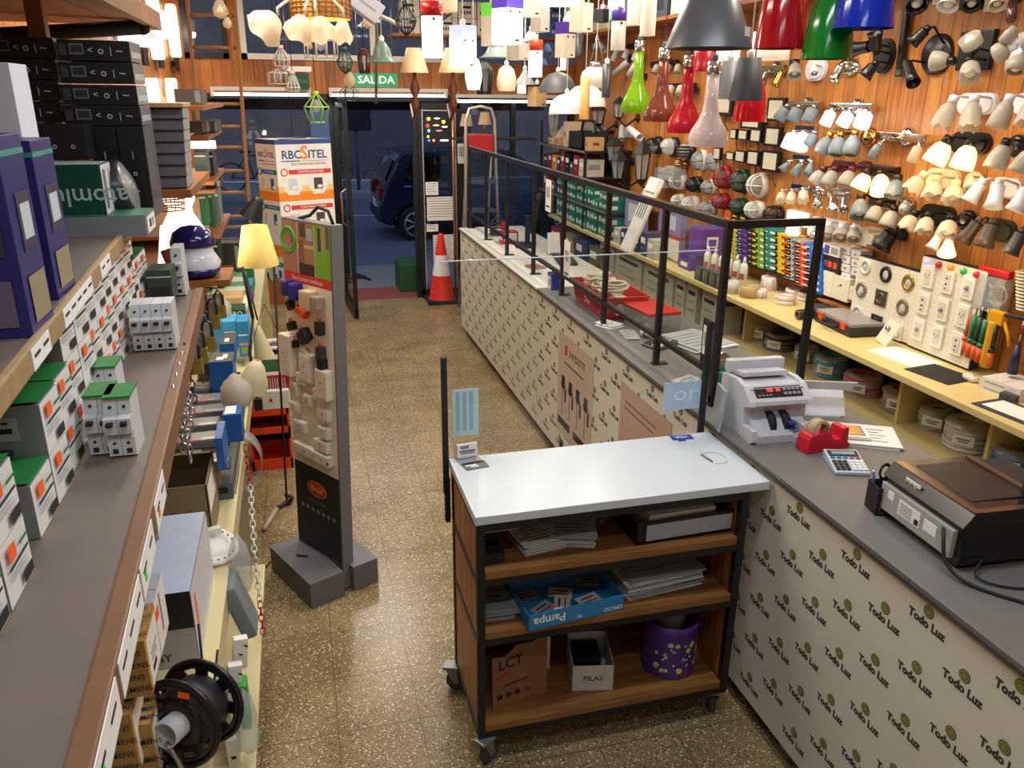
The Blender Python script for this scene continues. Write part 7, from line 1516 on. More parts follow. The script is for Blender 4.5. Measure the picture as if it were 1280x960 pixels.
fixture('black round plate with two small spots and a white glass',(1150,42,1188,94,'disc',KB),[(1157,38,1140,54,18,'can',KB,0),(1186,76,1166,76,24,'bell',FW,0),(1134,80,1142,104,18,'can',KB,0)])
fixture('black square plate with a ring glass and a flower glass',(1199,38,1240,88,'rect',KB),[(1217,58,1212,48,26,'cyl',FW,0),(1213,78,1212,97,26,'tulip',FW,0)])
fixture('white cluster lamp with four white glass heads at the picture edge',(1255,40,1290,90,'disc',WP),[(1262,60,1242,70,26,'round',FW,0),(1268,50,1256,40,24,'round',FW,0),(1275,70,1268,90,26,'round',FW,0),(1282,55,1290,45,24,'round',FW,0)])
fixture('shiny chrome disc spot under the green pendant',(1045,72,1072,96,'disc',CH),[(1052,84,1042,102,16,'can',CH,0)])
fixture('white oval ceiling plate half hidden by the green pendant',(1007,72,1031,101,'oval',WP),[(1018,84,1018,92,12,'round',WP,0)])
t=thing('black_track_bar','tall black track bar fixed upright on the pine wall','light track',tuple(Q(1128,50,.03)));a,b=Q(1136,-4,.03)-t.location,Q(1124,96,.03)-t.location
mb=MB(KB);M_,L_=zalign(b,a);mb.box((0,0,L_/2),(.03,.035,L_),M_,.003);part(mb,'track',t);mb=MB(DGREY);mb.box((0,0,L_*.05),(.036,.04,.03),M_,.003);part(mb,'end_cap',t)
fixture('chrome bar with three grey square shades beside the flood lamp panels',(985,127,1030,137,'bar',NIK),[(983,135,973,150,16,'cyl',GB_,0),(998,136,990,151,16,'cyl',GB_,0),(1017,136,1009,152,17,'cyl',GB_,0)])
fixture('chrome bar with three brightly lit white shades',(1043,129,1096,140,'bar',CH),[(1039,140,1031,156,15,'cyl',LCO,1),(1061,142,1052,157,17,'cyl',LCO,1),(1082,142,1076,158,20,'cyl',LCO,1)],power=3.2,col=(.95,.97,1))
fixture('white oval plate with two frosted flower shades high on the wall',(1196,116,1244,143,'oval',WP),[(1190,128,1175,158,26,'tulip',FW,0),(1217,128,1211,160,27,'tulip',FW,0)])
fixture('white oval plate at the picture edge with a frosted shade tinted blue',(1266,116,1300,144,'oval',WP),[(1260,127,1245,160,26,'bell',FW,0),(1290,127,1280,155,24,'tulip',FW,0)])
fixture('chrome lamp with two glaring square glass shades beside the small flood panels',(995,157,1020,168,'rect',CH),[(992,168,984,186,18,'cyl',LCO,1),(1004,168,1000,187,18,'cyl',LCO,1),(1018,168,1010,182,14,'cyl',GB_,0)],power=3.0,col=(.95,.97,1))
fixture('brass and wood plate with three round white glass shades',(1040,160,1068,172,'oval',BRASS),[(1036,172,1026,192,20,'round',GB_,0),(1050,172,1044,194,21,'round',GB_,0),(1068,170,1062,194,21,'round',GB_,0)])
fixture('single round brass disc lamp beside the wood and brass one',(1075,159,1094,185,'disc',BRASS),[(1084,166,1083,174,9,'round',BRASS,0)])
fixture('slim chrome bar with two small glass cylinders',(1100,166,1164,177,'bar',CH),[(1099,182,1089,197,12,'cyl',GB_,0),(1148,184,1139,202,13,'cyl',CREAMGL,0)])
fixture('glossy black oval plate with two warm lit shades',(1187,165,1236,192,'oval',KB),[(1182,179,1166,204,29,'bell',LWA,2),(1212,183,1201,210,29,'bell',LWA,2)],power=5.0,col=(1,.68,.3))
fixture('black disc plate with one unlit frosted shade next to the warm lit pair',(1257,168,1280,197,'disc',KB),[(1256,182,1242,211,27,'bell',FW,0)])
fixture('large pale glass shade cut by the picture edge',(1285,180,1310,210,'disc',WP),[(1290,188,1272,216,26,'bell',FW,0)])
fixture('chrome plate with three slim glass cones under the small flood panels',(992,193,1014,203,'rect',CH),[(985,204,977,213,12,'cone',GB_,0),(1001,205,992,219,15,'cone',GB_,0),(1014,205,1010,218,14,'cone',GB_,0)])
fixture('maroon wooden plate with two frosted shades',(1039,201,1066,215,'oval',MR),[(1028,214,1018,230,20,'bell',FW,0),(1043,214,1034,232,20,'bell',FW,0)])
fixture('maroon wooden disc with a single frosted shade',(1071,201,1088,216,'disc',MR),[(1064,214,1055,232,20,'bell',FW,0)])
fixture('bronze plate with two warm lit bell shades and an unlit one',(1090,207,1122,222,'rect',BZ2),[(1083,218,1073,236,22,'bell',LWA,2),(1101,220,1100,241,24,'bell',LWA,2),(1122,226,1116,246,23,'bell',GB_,0)],power=4.0,col=(1,.72,.38))
fixture('white plate with three cream tulip shades lit from beside',(1156,211,1198,236,'oval',mat('#f0e2b8',.3)),[(1152,222,1138,238,24,'tulip',CREAMGL,0),(1170,228,1164,246,25,'tulip',CREAMGL,0),(1194,234,1190,251,26,'tulip',CREAMGL,0)])  # white plate coloured yellowish, the warm light on it put into the colour
fixture('round white ceiling plate in the warm glow beneath the unlit black disc',(1204,214,1227,241,'disc',mat('#f0e2b8',.3)),[(1214,226,1212,236,16,'round',CREAMGL,0)])  # warm glow on this white plate is painted into its colour too
fixture('white oval plate with two white metal cone spots',(1237,222,1277,248,'oval',WP),[(1226,230,1211,252,22,'can',WP,0),(1248,232,1241,260,23,'can',WP,0)])
fixture('white metal cone spot cut by the picture edge',(1290,226,1310,250,'oval',WP),[(1284,236,1268,264,24,'can',WP,0)])
fixture('chrome plate with three tiny tulip glasses low on the wall',(989,229,1012,240,'rect',CH),[(978,240,975,251,12,'tulip',CREAMGL,0),(990,240,988,252,13,'tulip',CREAMGL,0),(1004,238,1004,251,14,'tulip',CREAMGL,0)])
fixture('chrome disc with one chrome bullet spot',(1014,232,1030,246,'disc',CH),[(1024,244,1022,257,13,'can',CH,0)])
fixture('large chrome arch plate with two chrome bullet spots, one glowing',(1034,234,1062,250,'oval',CH),[(1041,248,1041,260,13,'can',CH,1),(1056,250,1055,263,13,'can',CH,0)])
fixture('bronze plate with three grey cone glasses on long necks',(1086,246,1116,260,'rect',BZ2),[(1076,250,1074,272,23,'bell',GB_,0),(1098,258,1090,276,21,'bell',FW,0),(1117,264,1108,284,22,'bell',FW,0)])
fixture('crystal glass rosette between the grey cone glasses and the black oval plate',(1122,246,1142,266,'disc',NIK),[(1132,254,1130,264,14,'round',SMOKE,0)])
fixture('black oval plate with three cream flower glasses',(1149,256,1192,283,'oval',KB),[(1142,270,1132,286,23,'tulip',CREAMGL,0),(1160,272,1154,290,22,'tulip',CREAMGL,0),(1188,276,1182,294,25,'tulip',CREAMGL,0)])
fixture('plain black disc plate lamp between the two dark oval plates',(1196,262,1217,289,'disc',KB),[(1204,272,1203,280,12,'can',KB,0)])
fixture('dark grey oval plate with two black spots glowing warm',(1227,273,1268,302,'oval',mat('#3c372e',.4)),[(1222,278,1203,302,21,'can',mat('#4a4036',.4),2),(1240,282,1229,308,25,'can',mat('#4a4036',.4),2)],power=4.0,col=(1,.68,.34))
fixture('dark spot hanging at the picture edge beside the warm glowing pair',(1275,282,1290,305,'disc',KB),[(1277,292,1262,318,22,'can',mat('#3a3c40',.4),0)])
fixture('white square plate glowing at the glass screen corner',(984,264,1008,282,'rect',LWH),[(994,276,991,292,20,'bell',WP,1)],power=7,col=(1,.9,.75))
fixture('white round glass lamp in the glow beside the square plate',(1012,270,1026,284,'disc',WP),[(1019,278,1018,294,18,'round',FW,1)])
fixture('white wide plate with two pale glass shades',(1030,274,1058,286,'rect',WP),[(1036,284,1034,297,20,'bell',FW,0),(1052,286,1050,298,20,'bell',FW,0)])
fixture('single small white glass lamp beside the beige wall box',(1062,280,1074,290,'disc',WP),[(1068,286,1066,300,16,'bell',FW,0)])
fixture('large matt black adjustable flood spot above the downlight board',(1118,284,1132,300,'rect',KB),[(1114,292,1100,310,28,'can',KB,0)])
fixture('white spot pair over the switch board, one lit',(1168,294,1186,304,'disc',WP),[(1174,296,1164,311,17,'can',WP,0),(1186,302,1183,318,22,'cone',LWA,2)],power=1.6,col=(1,.75,.45))
def flood(l,t_,r,b,label):
 cx_,cy_=(l+r)/2,(t_+b)/2;off=.06;c=Q(cx_,cy_,off);hy=abs(Q(l,cy_,off).y-Q(r,cy_,off).y)/2;hz=abs(Q(cx_,t_,off).z-Q(cx_,b,off).z)/2
 t=thing('flood_panel',label,'flood light',(XR-off,c.y,c.z));mb=MB(KB);mb.bx(-.012,.012,-hy,hy,-hz,hz,None,.003);part(mb,'housing',t)
 mb=MB(mat('#d0cbb4',.4));mb.bx(-.0135,-.012,-hy*.74,hy*.74,-hz*.76,hz*.76);part(mb,'diffuser',t)
 mb=MB(KB);mb.tube([(.0,-hy*.9,0),(.05,-hy*.9,-hz*.3),(.05,hy*.9,-hz*.3),(0,hy*.9,0)],.004,6);part(mb,'bracket',t)
 mb=MB(KB);mb.tube([(.02,0,-hz),(.03,.01,-hz-.05),(.055,.0,-hz-.1)],.003,5);part(mb,'cable',t)
for a in((894,100,917,146,'large flood panel beside the clear pink pendant'),(960,122,982,152,'large flood panel with a bracket above the chrome square shades'),(927,140,953,161,'wide flood panel peeping out under the red metal shade'),(914,161,922,174,'smallest flood panel of the upper row of four'),(924,162,936,175,'second smallest flood panel of the upper row of four'),(939,161,953,178,'second largest flood panel of the upper row of four'),(957,158,977,183,'largest flood panel of the upper row of four'),(909,190,919,200,'smallest flood panel of the lower row'),(920,188,933,203,'second smallest flood panel of the lower row'),(935,188,950,207,'second largest flood panel of the lower row'),(953,188,975,215,'largest flood panel of the lower row'),(893,184,902,200,'narrow flood panel behind the clear pink pendant foot')):flood(*a)
def bulkhead(l,t_,r,b,label,rimm,glassm,cage,style='oval',rib=True):
 cx_,cy_=(l+r)/2,(t_+b)/2;off=.05;c=Q(cx_,cy_,off);d=dep(c);hw=(r-l)/2*d/1000;hz=(b-t_)/2*d/1000*.95
 t=thing('bulkhead_lamp',label,'bulkhead lamp',(XR,c.y,c.z));hy=max(hw*.95,.04)
 MW=frame((0,0,0),(0,-1,0),(0,0,1));S_=Matrix.Diagonal((hy,hz,1,1))
 mb=MB(rimm);mb.lathe([(1,0),(1.0,.02),(.95,.045),(.8,.05)],MW@S_,30);part(mb,'base',t)
 dm=min(hy,hz)*1.05
 mb=MB(glassm);mb.lathe([(.8,.05),(.76,.05+dm*.5),(.55,.05+dm*.8),(0,.05+dm*.95)],MW@S_,26,cap=False);part(mb,'glass_dome',t)
 if rib:
  mb=MB(cage)
  for s in(-.45,0,.45):
   pts=[]
   for i in range(9):
    a=PI*i/8;q=math.sqrt(1-s*s);pts.append(MW@Vector((s*hy*.86,hz*.88*q*math.cos(a),.05+dm*1.0*q*math.sin(a))))
   mb.tube(pts,.0055,6)
  pts=[MW@Vector((hy*.88*math.cos(PI*i/8),0,.052+dm*1.02*math.sin(PI*i/8)))for i in range(9)];mb.tube(pts,.0055,6)
  mb.torus(1,.035,MW@Matrix.Translation((0,0,.05))@Matrix.Diagonal((hy*.92,hz*.92,.1,1)),26,6);part(mb,'guard',t)
 elif style=='half':
  mb=MB(cage);mb.lathe([(.84,.05),(.80,.06+dm*.5),(.58,.06+dm*.82),(0.02,.06+dm*.97)],MW@S_,13,cap=False,a0=0,a1=PI);part(mb,'eyelid_cover',t)
 elif style=='louvre':
  mb=MB(cage)
  for s in(-.5,-.17,.17,.5):mb.tube([MW@Vector((hy*.86*math.cos(PI*i/10)*math.sqrt(1-s*s*.6),s*hz,.055+dm*.95*math.sin(PI*i/10)*math.sqrt(1-s*s*.6)))for i in range(11)],.007,6)
  part(mb,'louvres',t)
 return t
GLD=mat('#c6cbc8',.2,kind='smoke');RD2=mat('#9a1820',.3);GN2=mat('#163f28',.3);WT2=mat('#e2e0d8',.35);SGR=mat('#b8bcc0',.3)
bulkhead(807,170,830,193,'black eyelid bulkhead lamp with a grey lower glass',KB,GREYGL,KB,'half',False)
bulkhead(826,171,851,197,'black ringed bulkhead lamp with a silver white half dome',KB,mat('#cfd3d6',.3),mat('#b8bcc0',.3),'half',False)
bulkhead(846,177,870,201,'black bulkhead lamp with four louvre bars over a grey dome',KB,GREYGL,KB,'louvre',False)
bulkhead(864,187,884,214,'clear ribbed glass bulkhead lamp, the farther of the glass pair',WT2,GLD,GREY,'oval',True)
bulkhead(882,188,902,216,'clear ribbed glass bulkhead lamp beside the red guarded one',WT2,GLD,GREY,'oval',True)
bulkhead(843,198,859,213,'small brass ball lamp under the louvred bulkhead',BRASS,mat('#8a7a5a',.2,kind='smoke'),BRASS,'oval',True)
bulkhead(836,214,859,238,'white caged bulkhead lamp in the middle row next to the grey boxes',WT2,GLD,WT2)
bulkhead(855,220,879,241,'black caged bulkhead lamp with a dark dome in the middle row',KB,mat('#2a2c2e',.2),KB)
bulkhead(876,224,896,244,'clear small bulkhead lamp with a white rim in the middle row',WT2,GLD,GREY)
bulkhead(891,207,915,237,'large red guarded bulkhead lamp above the smaller red one',RD2,mat('#8a8480',.2,kind='smoke'),RD2)
bulkhead(912,211,937,242,'large dark green guarded bulkhead lamp',GN2,mat('#7a8a80',.2,kind='smoke'),GN2)
bulkhead(933,215,961,248,'large round white guarded bulkhead lamp',mat('#dccfc8',.35),mat('#b8b4b0',.3,kind='frost'),WT2)
bulkhead(839,242,855,259,'small round white caged lamp at the start of the lowest row',WT2,GLD,WT2)
bulkhead(852,244,875,267,'white caged bulkhead lamp in the lowest row',WT2,GLD,WT2)
bulkhead(873,250,895,272,'clear bulkhead lamp with slim ribs in the lowest row',SGR,GLD,GREY)
bulkhead(887,241,913,262,'flattened red guarded bulkhead lamp in the lowest row',RD2,mat('#8a8480',.2,kind='smoke'),RD2)
bulkhead(909,247,936,269,'flattened dark green bulkhead lamp in the lowest row',GN2,mat('#6a7a70',.2,kind='smoke'),GN2)
bulkhead(929,250,956,274,'oblong white caged bulkhead lamp in the lowest row',WT2,GLD,WT2)
bulkhead(952,256,979,278,'black caged bulkhead lamp with an amber glow in the lowest row',KB,mat('#8a6a54',.2,kind='smoke'),KB)
for k,(l,t_,r,b)in enumerate(((818,210,830,234),(831,208,842,226))):
 SB('grey_wall_box',('pale grey box fitting next to the lantern roofs','ribbed pale grey box fitting above the white caged lamp')[k],'wall box',l,t_,r,b,3.0,.11,mat('#a8acae',.4),[('-x',.1,.1,.9,.2,GREY),('-x',.1,.4,.9,.5,GREY),('-x',.1,.7,.9,.8,GREY)],None,False)
def lantern(cx_,t_,b,w_,label,m_,off=.2,gm=SMOKE,up=True):
 c=Q(cx_,(t_+b)/2,off);d=dep(c);h=(b-t_)*d/1000;r=w_/2*d/1000
 t=thing('coach_lantern',label,'lantern',(c.x,c.y,c.z-h/2));z1=h*.66
 mb=MB(m_);mb.lathe([(r*1.05,z1),(r*.55,z1+h*.2),(r*.18,z1+h*.26),(r*.12,z1+h*.3),(0.001,h)],None,6,smooth=False);part(mb,'roof',t)
 mb=MB(gm);mb.lathe([(r*.55,h*.14),(r*.85,z1-.002)],None,6,cap=False,smooth=False);part(mb,'glass',t)
 mb=MB(m_)
 for k in range(6):a=2*PI*k/6;mb.cyl((r*.57*math.cos(a),r*.57*math.sin(a),h*.12),(r*.88*math.cos(a),r*.88*math.sin(a),z1),r*.055,n=6)
 part(mb,'glazing_bars',t)
 mb=MB(m_);mb.lathe([(.001,0),(r*.3,h*.05),(r*.6,h*.12),(r*.6,h*.15)],None,6,smooth=False);part(mb,'base',t)
 mb=MB(m_);mb.tube([(0,0,.01),(.0+off*.35,0,-.05),(off-.02,0,h*.1)],.010,7);mb.lathe([(.035,0),(.035,.015)],frame((off-.001,0,h*.1),(0,-1,0),(0,0,1)),16);part(mb,'wall_arm',t)
BKL=mat('#1e2226',.45)
lantern(702,158,213,26,'cream white coach lantern with slanted bars',mat('#c9c0ac',.4))
lantern(728,172,216,24,'dark coach lantern beside the cream one',BKL)
lantern(750,168,214,22,'dark coach lantern between two others under the wooden tube lamp',BKL)
lantern(768,170,205,24,'wide roofed dark coach lantern near the green bottle pendant',BKL)
lantern(773,186,228,22,'largest dark coach lantern with lit glass, hung lower',BKL,.26)
lantern(803,172,232,24,'dark coach lantern under the brown bottle pendant',BKL,.22)
lantern(730,212,240,24,'low dark coach lantern just above the glass screen rail',BKL)
lantern(692,130,172,14,'slim upside down white lantern bars under the white dome',mat('#c9c0ac',.4),.3)
lantern(748,128,158,22,'dark lantern high under the white domes',BKL)
lantern(774,120,150,18,'dark lantern high beside the green bottle pendant',BKL)
for(cx_,cy_,r_,lab,m_)in((738,165,12,'crackled clear glass globe lamp above the lanterns',SMOKE),(750,165,10,'frosted glass globe half behind the crackled one',GREYGL)):
 c=Q(cx_,cy_,.14);R_=r_*dep(c)/1000;t=thing('globe_wall_lamp',lab,'wall lamp',(XR,c.y,c.z));mb=MB(m_);mb.sphere((-.14,0,0),R_);part(mb,'globe',t);mb=MB(KB);mb.cyl((0,0,0),(-.14+R_*.8,0,0),.02);part(mb,'arm',t)
for k,(nx,ny,mx,my,w_)in enumerate(((772,62,766,76,8),(785,62,780,73,8),(797,64,792,76,8),(786,76,768,92,8),(796,78,786,94,8),(800,100,788,116,8))):
 fixture('white tube spot, %s of the cluster on dark mounts behind the hanging lamps'%ORD[k],(nx-1,ny-8,nx+7,ny,'rect',KB),[(nx,ny,mx,my,w_,'cyl',WP,0)],'track_spot','spot light','white tube spots in the corner',off=.12)
for k,(px,py,lab)in enumerate(((686,62,'small white tube spot on the far pine wall, upper one'),(681,80,'small white tube spot on the far pine wall, lower one'),(753,57,'white camera shaped spot on the far pine wall'))):
 fixture(lab,(px-12,py-3,px-2,py+3,'rect',WP),[(px-2,py-5,px+2,py+6,7,'cyl',WP,0)],'track_spot','spot light',off=.12)
fixture('white double spot on a white plate beneath the green bottle pendant',(778,158,788,172,'rect',WP),[(786,160,800,172,9,'cyl',WP,0),(778,158,777,174,8,'cyl',WP,0)],off=.12)
fixture('nickel bar with small bullet spots above the flood panels',(952,82,985,92,'bar',NIK),[(958,92,953,106,9,'can',NIK,0),(976,92,969,108,10,'can',BRASS,0)])
fixture('small white bell spot beside the red pendant',(988,74,996,82,'rect',KB),[(994,80,993,95,17,'bell',FW,0)])
fixture('low brown bar with three small white glasses behind the grey cone pendants',(818,76,850,84,'bar',BZ2),[(822,82,818,92,9,'cyl',FW,0),(836,82,833,92,9,'cyl',FW,0),(848,82,846,92,9,'cyl',FW,0)])
fixture('dark bar with three small cream glasses behind the red bottle pendant',(832,104,872,116,'bar',KB),[(840,108,836,118,10,'cyl',CREAMGL,0),(852,108,848,118,10,'cyl',CREAMGL,0)])
# == hanging lamps
CORD=mat('#d8d4cc',.5)
def rad(w_,p):return w_/2*dep(p)/1000
def pendant(label,cx_,t_,b,w_,y,kind,m_,cap=None,capf=.2,lit=0,name='pendant_lamp',cord=None,extra=None,group=None,power=0,cat='pendant lamp',col=(1,.9,.75)):
 """hanging lamp: body fills the pixels cx+-w/2, t..b at depth y; cord up to the ceiling"""
 zt,zb=P(cx_,t_,y=y),P(cx_,b,y=y);h=zt.z-zb.z;R_=rad(w_,zb)
 t=thing(name,label,cat,(zb.x,y,zb.z),0,group);n=28
 if kind=='tube':prof=[(R_,0),(R_,h*(1-capf if cap else 1))]
 elif kind=='square':prof=None
 elif kind=='cone':prof=[(R_,0),(R_*.30,h)]
 elif kind=='flower':prof=[(R_,0),(R_*.97,h*.1),(R_*.55,h*.5),(R_*.25,h*.85),(R_*.2,h)]
 elif kind=='bottle':prof=[(R_*.97,0),(R_,h*.07),(R_*.98,h*.15),(R_*.84,h*.25),(R_*.6,h*.36),(R_*.42,h*.48),(R_*.33,h*.64),(R_*.29,h)]
 elif kind=='bucket':prof=[(R_,0),(R_*.66,h)]
 elif kind=='dome':prof=[(R_,0),(R_*.97,h*.3),(R_*.82,h*.62),(R_*.5,h*.9),(R_*.1,h)]
 elif kind=='bell':prof=[(R_,0),(R_*.8,h*.12),(R_*.62,h*.35),(R_*.5,h*.7),(R_*.3,h*.92),(R_*.2,h)]
 elif kind=='egg':prof=[(R_*.82,0),(R_,h*.25),(R_*.97,h*.5),(R_*.75,h*.85),(R_*.35,h)]
 elif kind=='oval':prof=[(R_*.7,0),(R_*.95,h*.3),(R_,h*.5),(R_*.9,h*.75),(R_*.6,h)]
 elif kind=='metal':prof=[(R_,0),(R_*.99,h*.04),(R_*.93,h*.3),(R_*.78,h*.62),(R_*.5,h*.9),(R_*.3,h)]
 mb=MB(m_)
 if kind=='square':
  hh=h*(1-capf if cap else 1);e=R_*.94;Mq=Matrix.Rotation(math.radians(28),4,'Z')
  for a,b_,c,d in((-e,e,-e,-e+.003),(-e,e,e-.003,e),(-e,-e+.003,-e,e),(e-.003,e,-e,e)):mb.bx(a,b_,c,d,0,hh,Mq)
  mb.use(INK);mb.box((e*.3,-e-.001,hh*.1),(e*.5,.001,hh*.06),Mq)
 else:mb.shell(prof,.0025,None,n)
 part(mb,'lamp_shade',t)
 if cap:
  mb=MB(cap);z0=h*(1-capf)
  if kind=='square':
   mb.box((0,0,(z0+h)/2),(2*R_*.96,2*R_*.96,h-z0),Mq,.002);mb.use(INK)
   for s in(-.5,.5):mb.cyl(Mq@Vector((s*R_,-R_*.955,z0-.014)),Mq@Vector((s*R_,-R_*.98,z0-.014)),.006,n=8)
  else:
   if kind=='bottle':mb.lathe([(R_*.32,h),(R_*.34,h+.001),(R_*.34,h*1.17),(R_*.1,h*1.18)],None,20)
   else:mb.lathe([(R_*1.03,z0),(R_*1.03,h),(0,h+.001)],None,n);mb.use(INK);mb.cyl((0,-R_*1.0,z0-.012),(0,-R_*1.05,z0-.012),.006,n=8)
  part(mb,'cap',t,'coloured cap' if kind in('square','tube')else None)
 top=h*1.18 if kind=='bottle' and cap else h
 if lit:mb=MB(LITW if lit==1 else LITC if lit==3 else LITWARM);mb.sphere((0,0,h*.42),min(R_*.5,.035));part(mb,'bulb',t)
 elif kind in('cone','metal','dome','bell'):mb=MB(mat('#e9e6dc',.3));mb.sphere((0,0,h*.4),min(R_*.35,.035));part(mb,'bulb',t)
 mb=MB(DGREY if kind in('cone','metal','bottle')else CORD);mb.tube([(0,0,top-.01),(0,0,ZC-zb.z)],.0028,6);mb.lathe([(.012,top-.012),(.014,top+.02),(.004,top+.03)],None,12);mb.lathe([(.04,ZC-zb.z-.02),(.04,ZC-zb.z)],None,16);part(mb,'cord',t)
 if power:point('pendant_light',(zb.x,y,zb.z-.03),power,col)
 return t
AC=mat('#f4efe4',.4,kind='frost');LAC=mat('#fff8ea',.4,emit=1.6);ACB=mat('#dcd6ce',.4,kind='frost')
pendant('lime green bottle shaped glass pendant with a chrome collar',795,64,141,38,4.3,'bottle',mat('#86b81e',.12,kind='frost'),CHROME)
pendant('reddish brown bottle shaped glass pendant between the green and the red one',825,74,152,42,3.9,'bottle',mat('#8f4a38',.15,kind='frost'),CHROME)
pendant('red bottle shaped glass pendant with a chrome collar',855,84,166,43,3.55,'bottle',mat('#d62a3a',.2,kind='frost'),CHROME)
pendant('clear pinkish bottle shaped glass pendant, lowest of the bottle row',884,93,183,49,3.2,'bottle',mat('#efe2e2',.12,kind='frost'),CHROME)
t=pendant('large grey cone metal pendant with a white sticker',885,-50,61,108,2.6,'cone',mat('#4b4b4f',.35))
o=MB(WHITE);
q=pendant('glossy red metal cone pendant beside the large grey one',974,-60,61,62,2.9,'metal',mat('#a80f1e',.12))
q=pendant('glossy green metal pendant in front of the pine wall',1032,-30,74,61,2.75,'metal',mat('#0a7a26',.12))
q=pendant('glossy blue metal pendant at the top of the picture',1078,-70,36,72,2.6,'metal',mat('#0f2fae',.12))
mb=MB(mat('#e6e2e8',.4));Rk=rad(108,t.location);hh=(P(885,-50,y=2.6).z-P(885,61,y=2.6).z)
for k in range(6):
 a=-1.05+.07*k;z=hh*.13;r=Rk*(1-.7*.13)+.001;mb.add([(r*math.cos(a+e),r*math.sin(a+e),z+dz)for e,dz in((0,0),(.055,.0),(.055,.028),(0,.028))],[(0,1,2,3)])
mb.use(mat('#c060a0',.5))
for k in range(5):a=-1.03+.075*k;mb.add([(Rk*.913*math.cos(a+e),Rk*.913*math.sin(a+e),hh*.13+.006+dz)for e,dz in((0,0),(.03,.0),(.03,.014),(0,.014))],[(0,1,2,3)])
q=part(mb,'sticker',t,'white sticker with pink print')
pendant('white fabric drum pendant showing below the red cone',962,40,75,46,3.6,'tube',mat('#e8e4dc',.5,kind='frost'))
pendant('red drum pendant half hidden behind the large grey cone',879,55,89,27,3.5,'tube',mat('#b8141f',.3))
pendant('white drum pendant between the red drum and the dark cones',906,58,104,30,3.6,'tube',mat('#e6e6ea',.4,kind='frost'))
pendant('light grey small cone pendant behind the dark grey one',909,76,124,30,3.4,'bucket',mat('#6d7278',.5))
pendant('dark grey small bucket pendant with a white top',932,72,126,42,3.1,'bucket',mat('#33383f',.6))
pendant('glossy red bell pendant under the dark grey bucket one',936,88,152,42,3.5,'metal',mat('#b80f1c',.12))
pendant('white acrylic tube pendant with a red band, lit inside',541,2,72,26,3.6,'tube',LAC,RED,.26,1,power=1.5)
pendant('white square acrylic pendant with a pale blue cap',579,32,85,25,3.9,'square',LAC,mat('#b8c8f0',.4),.28,1)
pendant('cream acrylic pendant with a bright green cap',616,4,58,22,4.1,'square',ACB,mat('#5ac832',.4),.30)
pendant('brightly lit square acrylic pendant with a violet cap',634,-4,55,29,3.8,'square',LAC,mat('#5a3ad0',.4),.25,1,power=2.0)
pendant('cream short square pendant below the violet capped one',648,54,75,21,4.6,'square',ACB)
pendant('white square pendant with a price tag at the top edge',661,-16,21,23,3.9,'square',AC)
pendant('tall cream acrylic pendant in front of the blue cartons',675,2,40,18,4.4,'square',ACB)
pendant('cream square pendant with a grey printed tag',726,4,40,22,4.0,'square',AC)
pendant('slim square acrylic pendant with a dark violet cap',706,28,72,19,4.3,'square',AC,mat('#4a2a90',.4),.33)
pendant('thin white tube pendant under the dark violet capped one',704,68,88,8,5.0,'tube',AC)
pendant('lit tube pendant with an orange red cap',669,50,96,17,4.6,'tube',LAC,mat('#e0401a',.4),.29,1,power=1.5)
pendant('cream acrylic tube pendant with a violet band',772,10,63,18,4.0,'tube',ACB,mat('#4a2f90',.4),.30)
pendant('white acrylic cap pendant above the violet banded one',770,-16,10,20,4.1,'tube',LAC,RED,.1)
pendant('tall white tube pendant above the lime green bottle',809,-10,45,19,3.7,'tube',AC)
pendant('cream tube pendant behind the tall white one',792,-20,32,18,4.4,'tube',ACB)
pendant('black and white speckled square pendant',753,12,28,17,4.6,'square',mat('#24262a',.5))
pendant('teal small capped pendant beside the speckled one',764,14,26,6,4.5,'tube',mat('#1a9a86',.4))
pendant('large lit white saucer pendant at the top edge',700,-12,6,50,3.6,'dome',LAC,power=2.5)
pendant('big cream bowl shade pendant at the top edge',549,-22,14,46,4.2,'tube',mat('#e6d8bc',.5,kind='frost'))
pendant('egg shaped cream glass pendant',633,82,114,25,5.0,'egg',CREAMGL)
pendant('glowing white barrel shaped glass pendant',592,74,112,21,4.8,'oval',LAC,None,0,1,power=1.5)
pendant('dark grey half dome pendant over the far window',697,90,116,46,5.2,'dome',mat('#55585a',.5))
pendant('white wide dome pendant overlapping a second white dome',731,106,133,52,4.6,'dome',mat('#e6e4de',.35))
pendant('white flat dome pendant, lower of the two white domes',708,117,142,44,5.0,'dome',mat('#dcdad4',.35))
pendant('pale wooden tube pendant hanging past the white domes',730,98,149,12,4.4,'tube',mat('#c89a5a',.5))
pendant('thin black tube pendant beside the white glass drum',757,80,122,11,4.3,'tube',mat('#26272a',.4))
pendant('dark grey tube pendant behind the square acrylic lamps',723,42,70,10,5.2,'tube',mat('#3a3e42',.4))
t=pendant('white glass drum lamp hanging on three chains',744,84,110,38,4.8,'oval',mat('#e6e2da',.3,kind='frost'))
mb=MB(STEEL);
for k in range(3):a=2*PI*k/3;mb.tube([(.05*math.cos(a),.05*math.sin(a),.12),(0,0,.30)],.002,5)
mb.lathe([(.045,.115),(.04,.145)],None,18);part(mb,'chain_gallery',t)
pendant('cream pointed shade partly behind the cartons near the corner',712,14,30,20,5.0,'cone',ACB)
pendant('pale blue glass bell over the pine wall',664,38,52,26,5.2,'bell',GREYGL)
pendant('wide pale teal glass bell shade below the top shelf',622,52,72,46,5.4,'bell',mat('#a8bab4',.3,kind='frost'))
pendant('white petal glass shade beside the lit orange capped tube',656,88,106,26,5.4,'flower',GREYGL)
pendant('small lit glass under the petal shade',655,98,117,12,5.6,'square',LAC)
pendant('framed beige square lamp in front of the far tube light',671,106,133,18,5.4,'square',mat('#d8b484',.5),BLACK,.08)
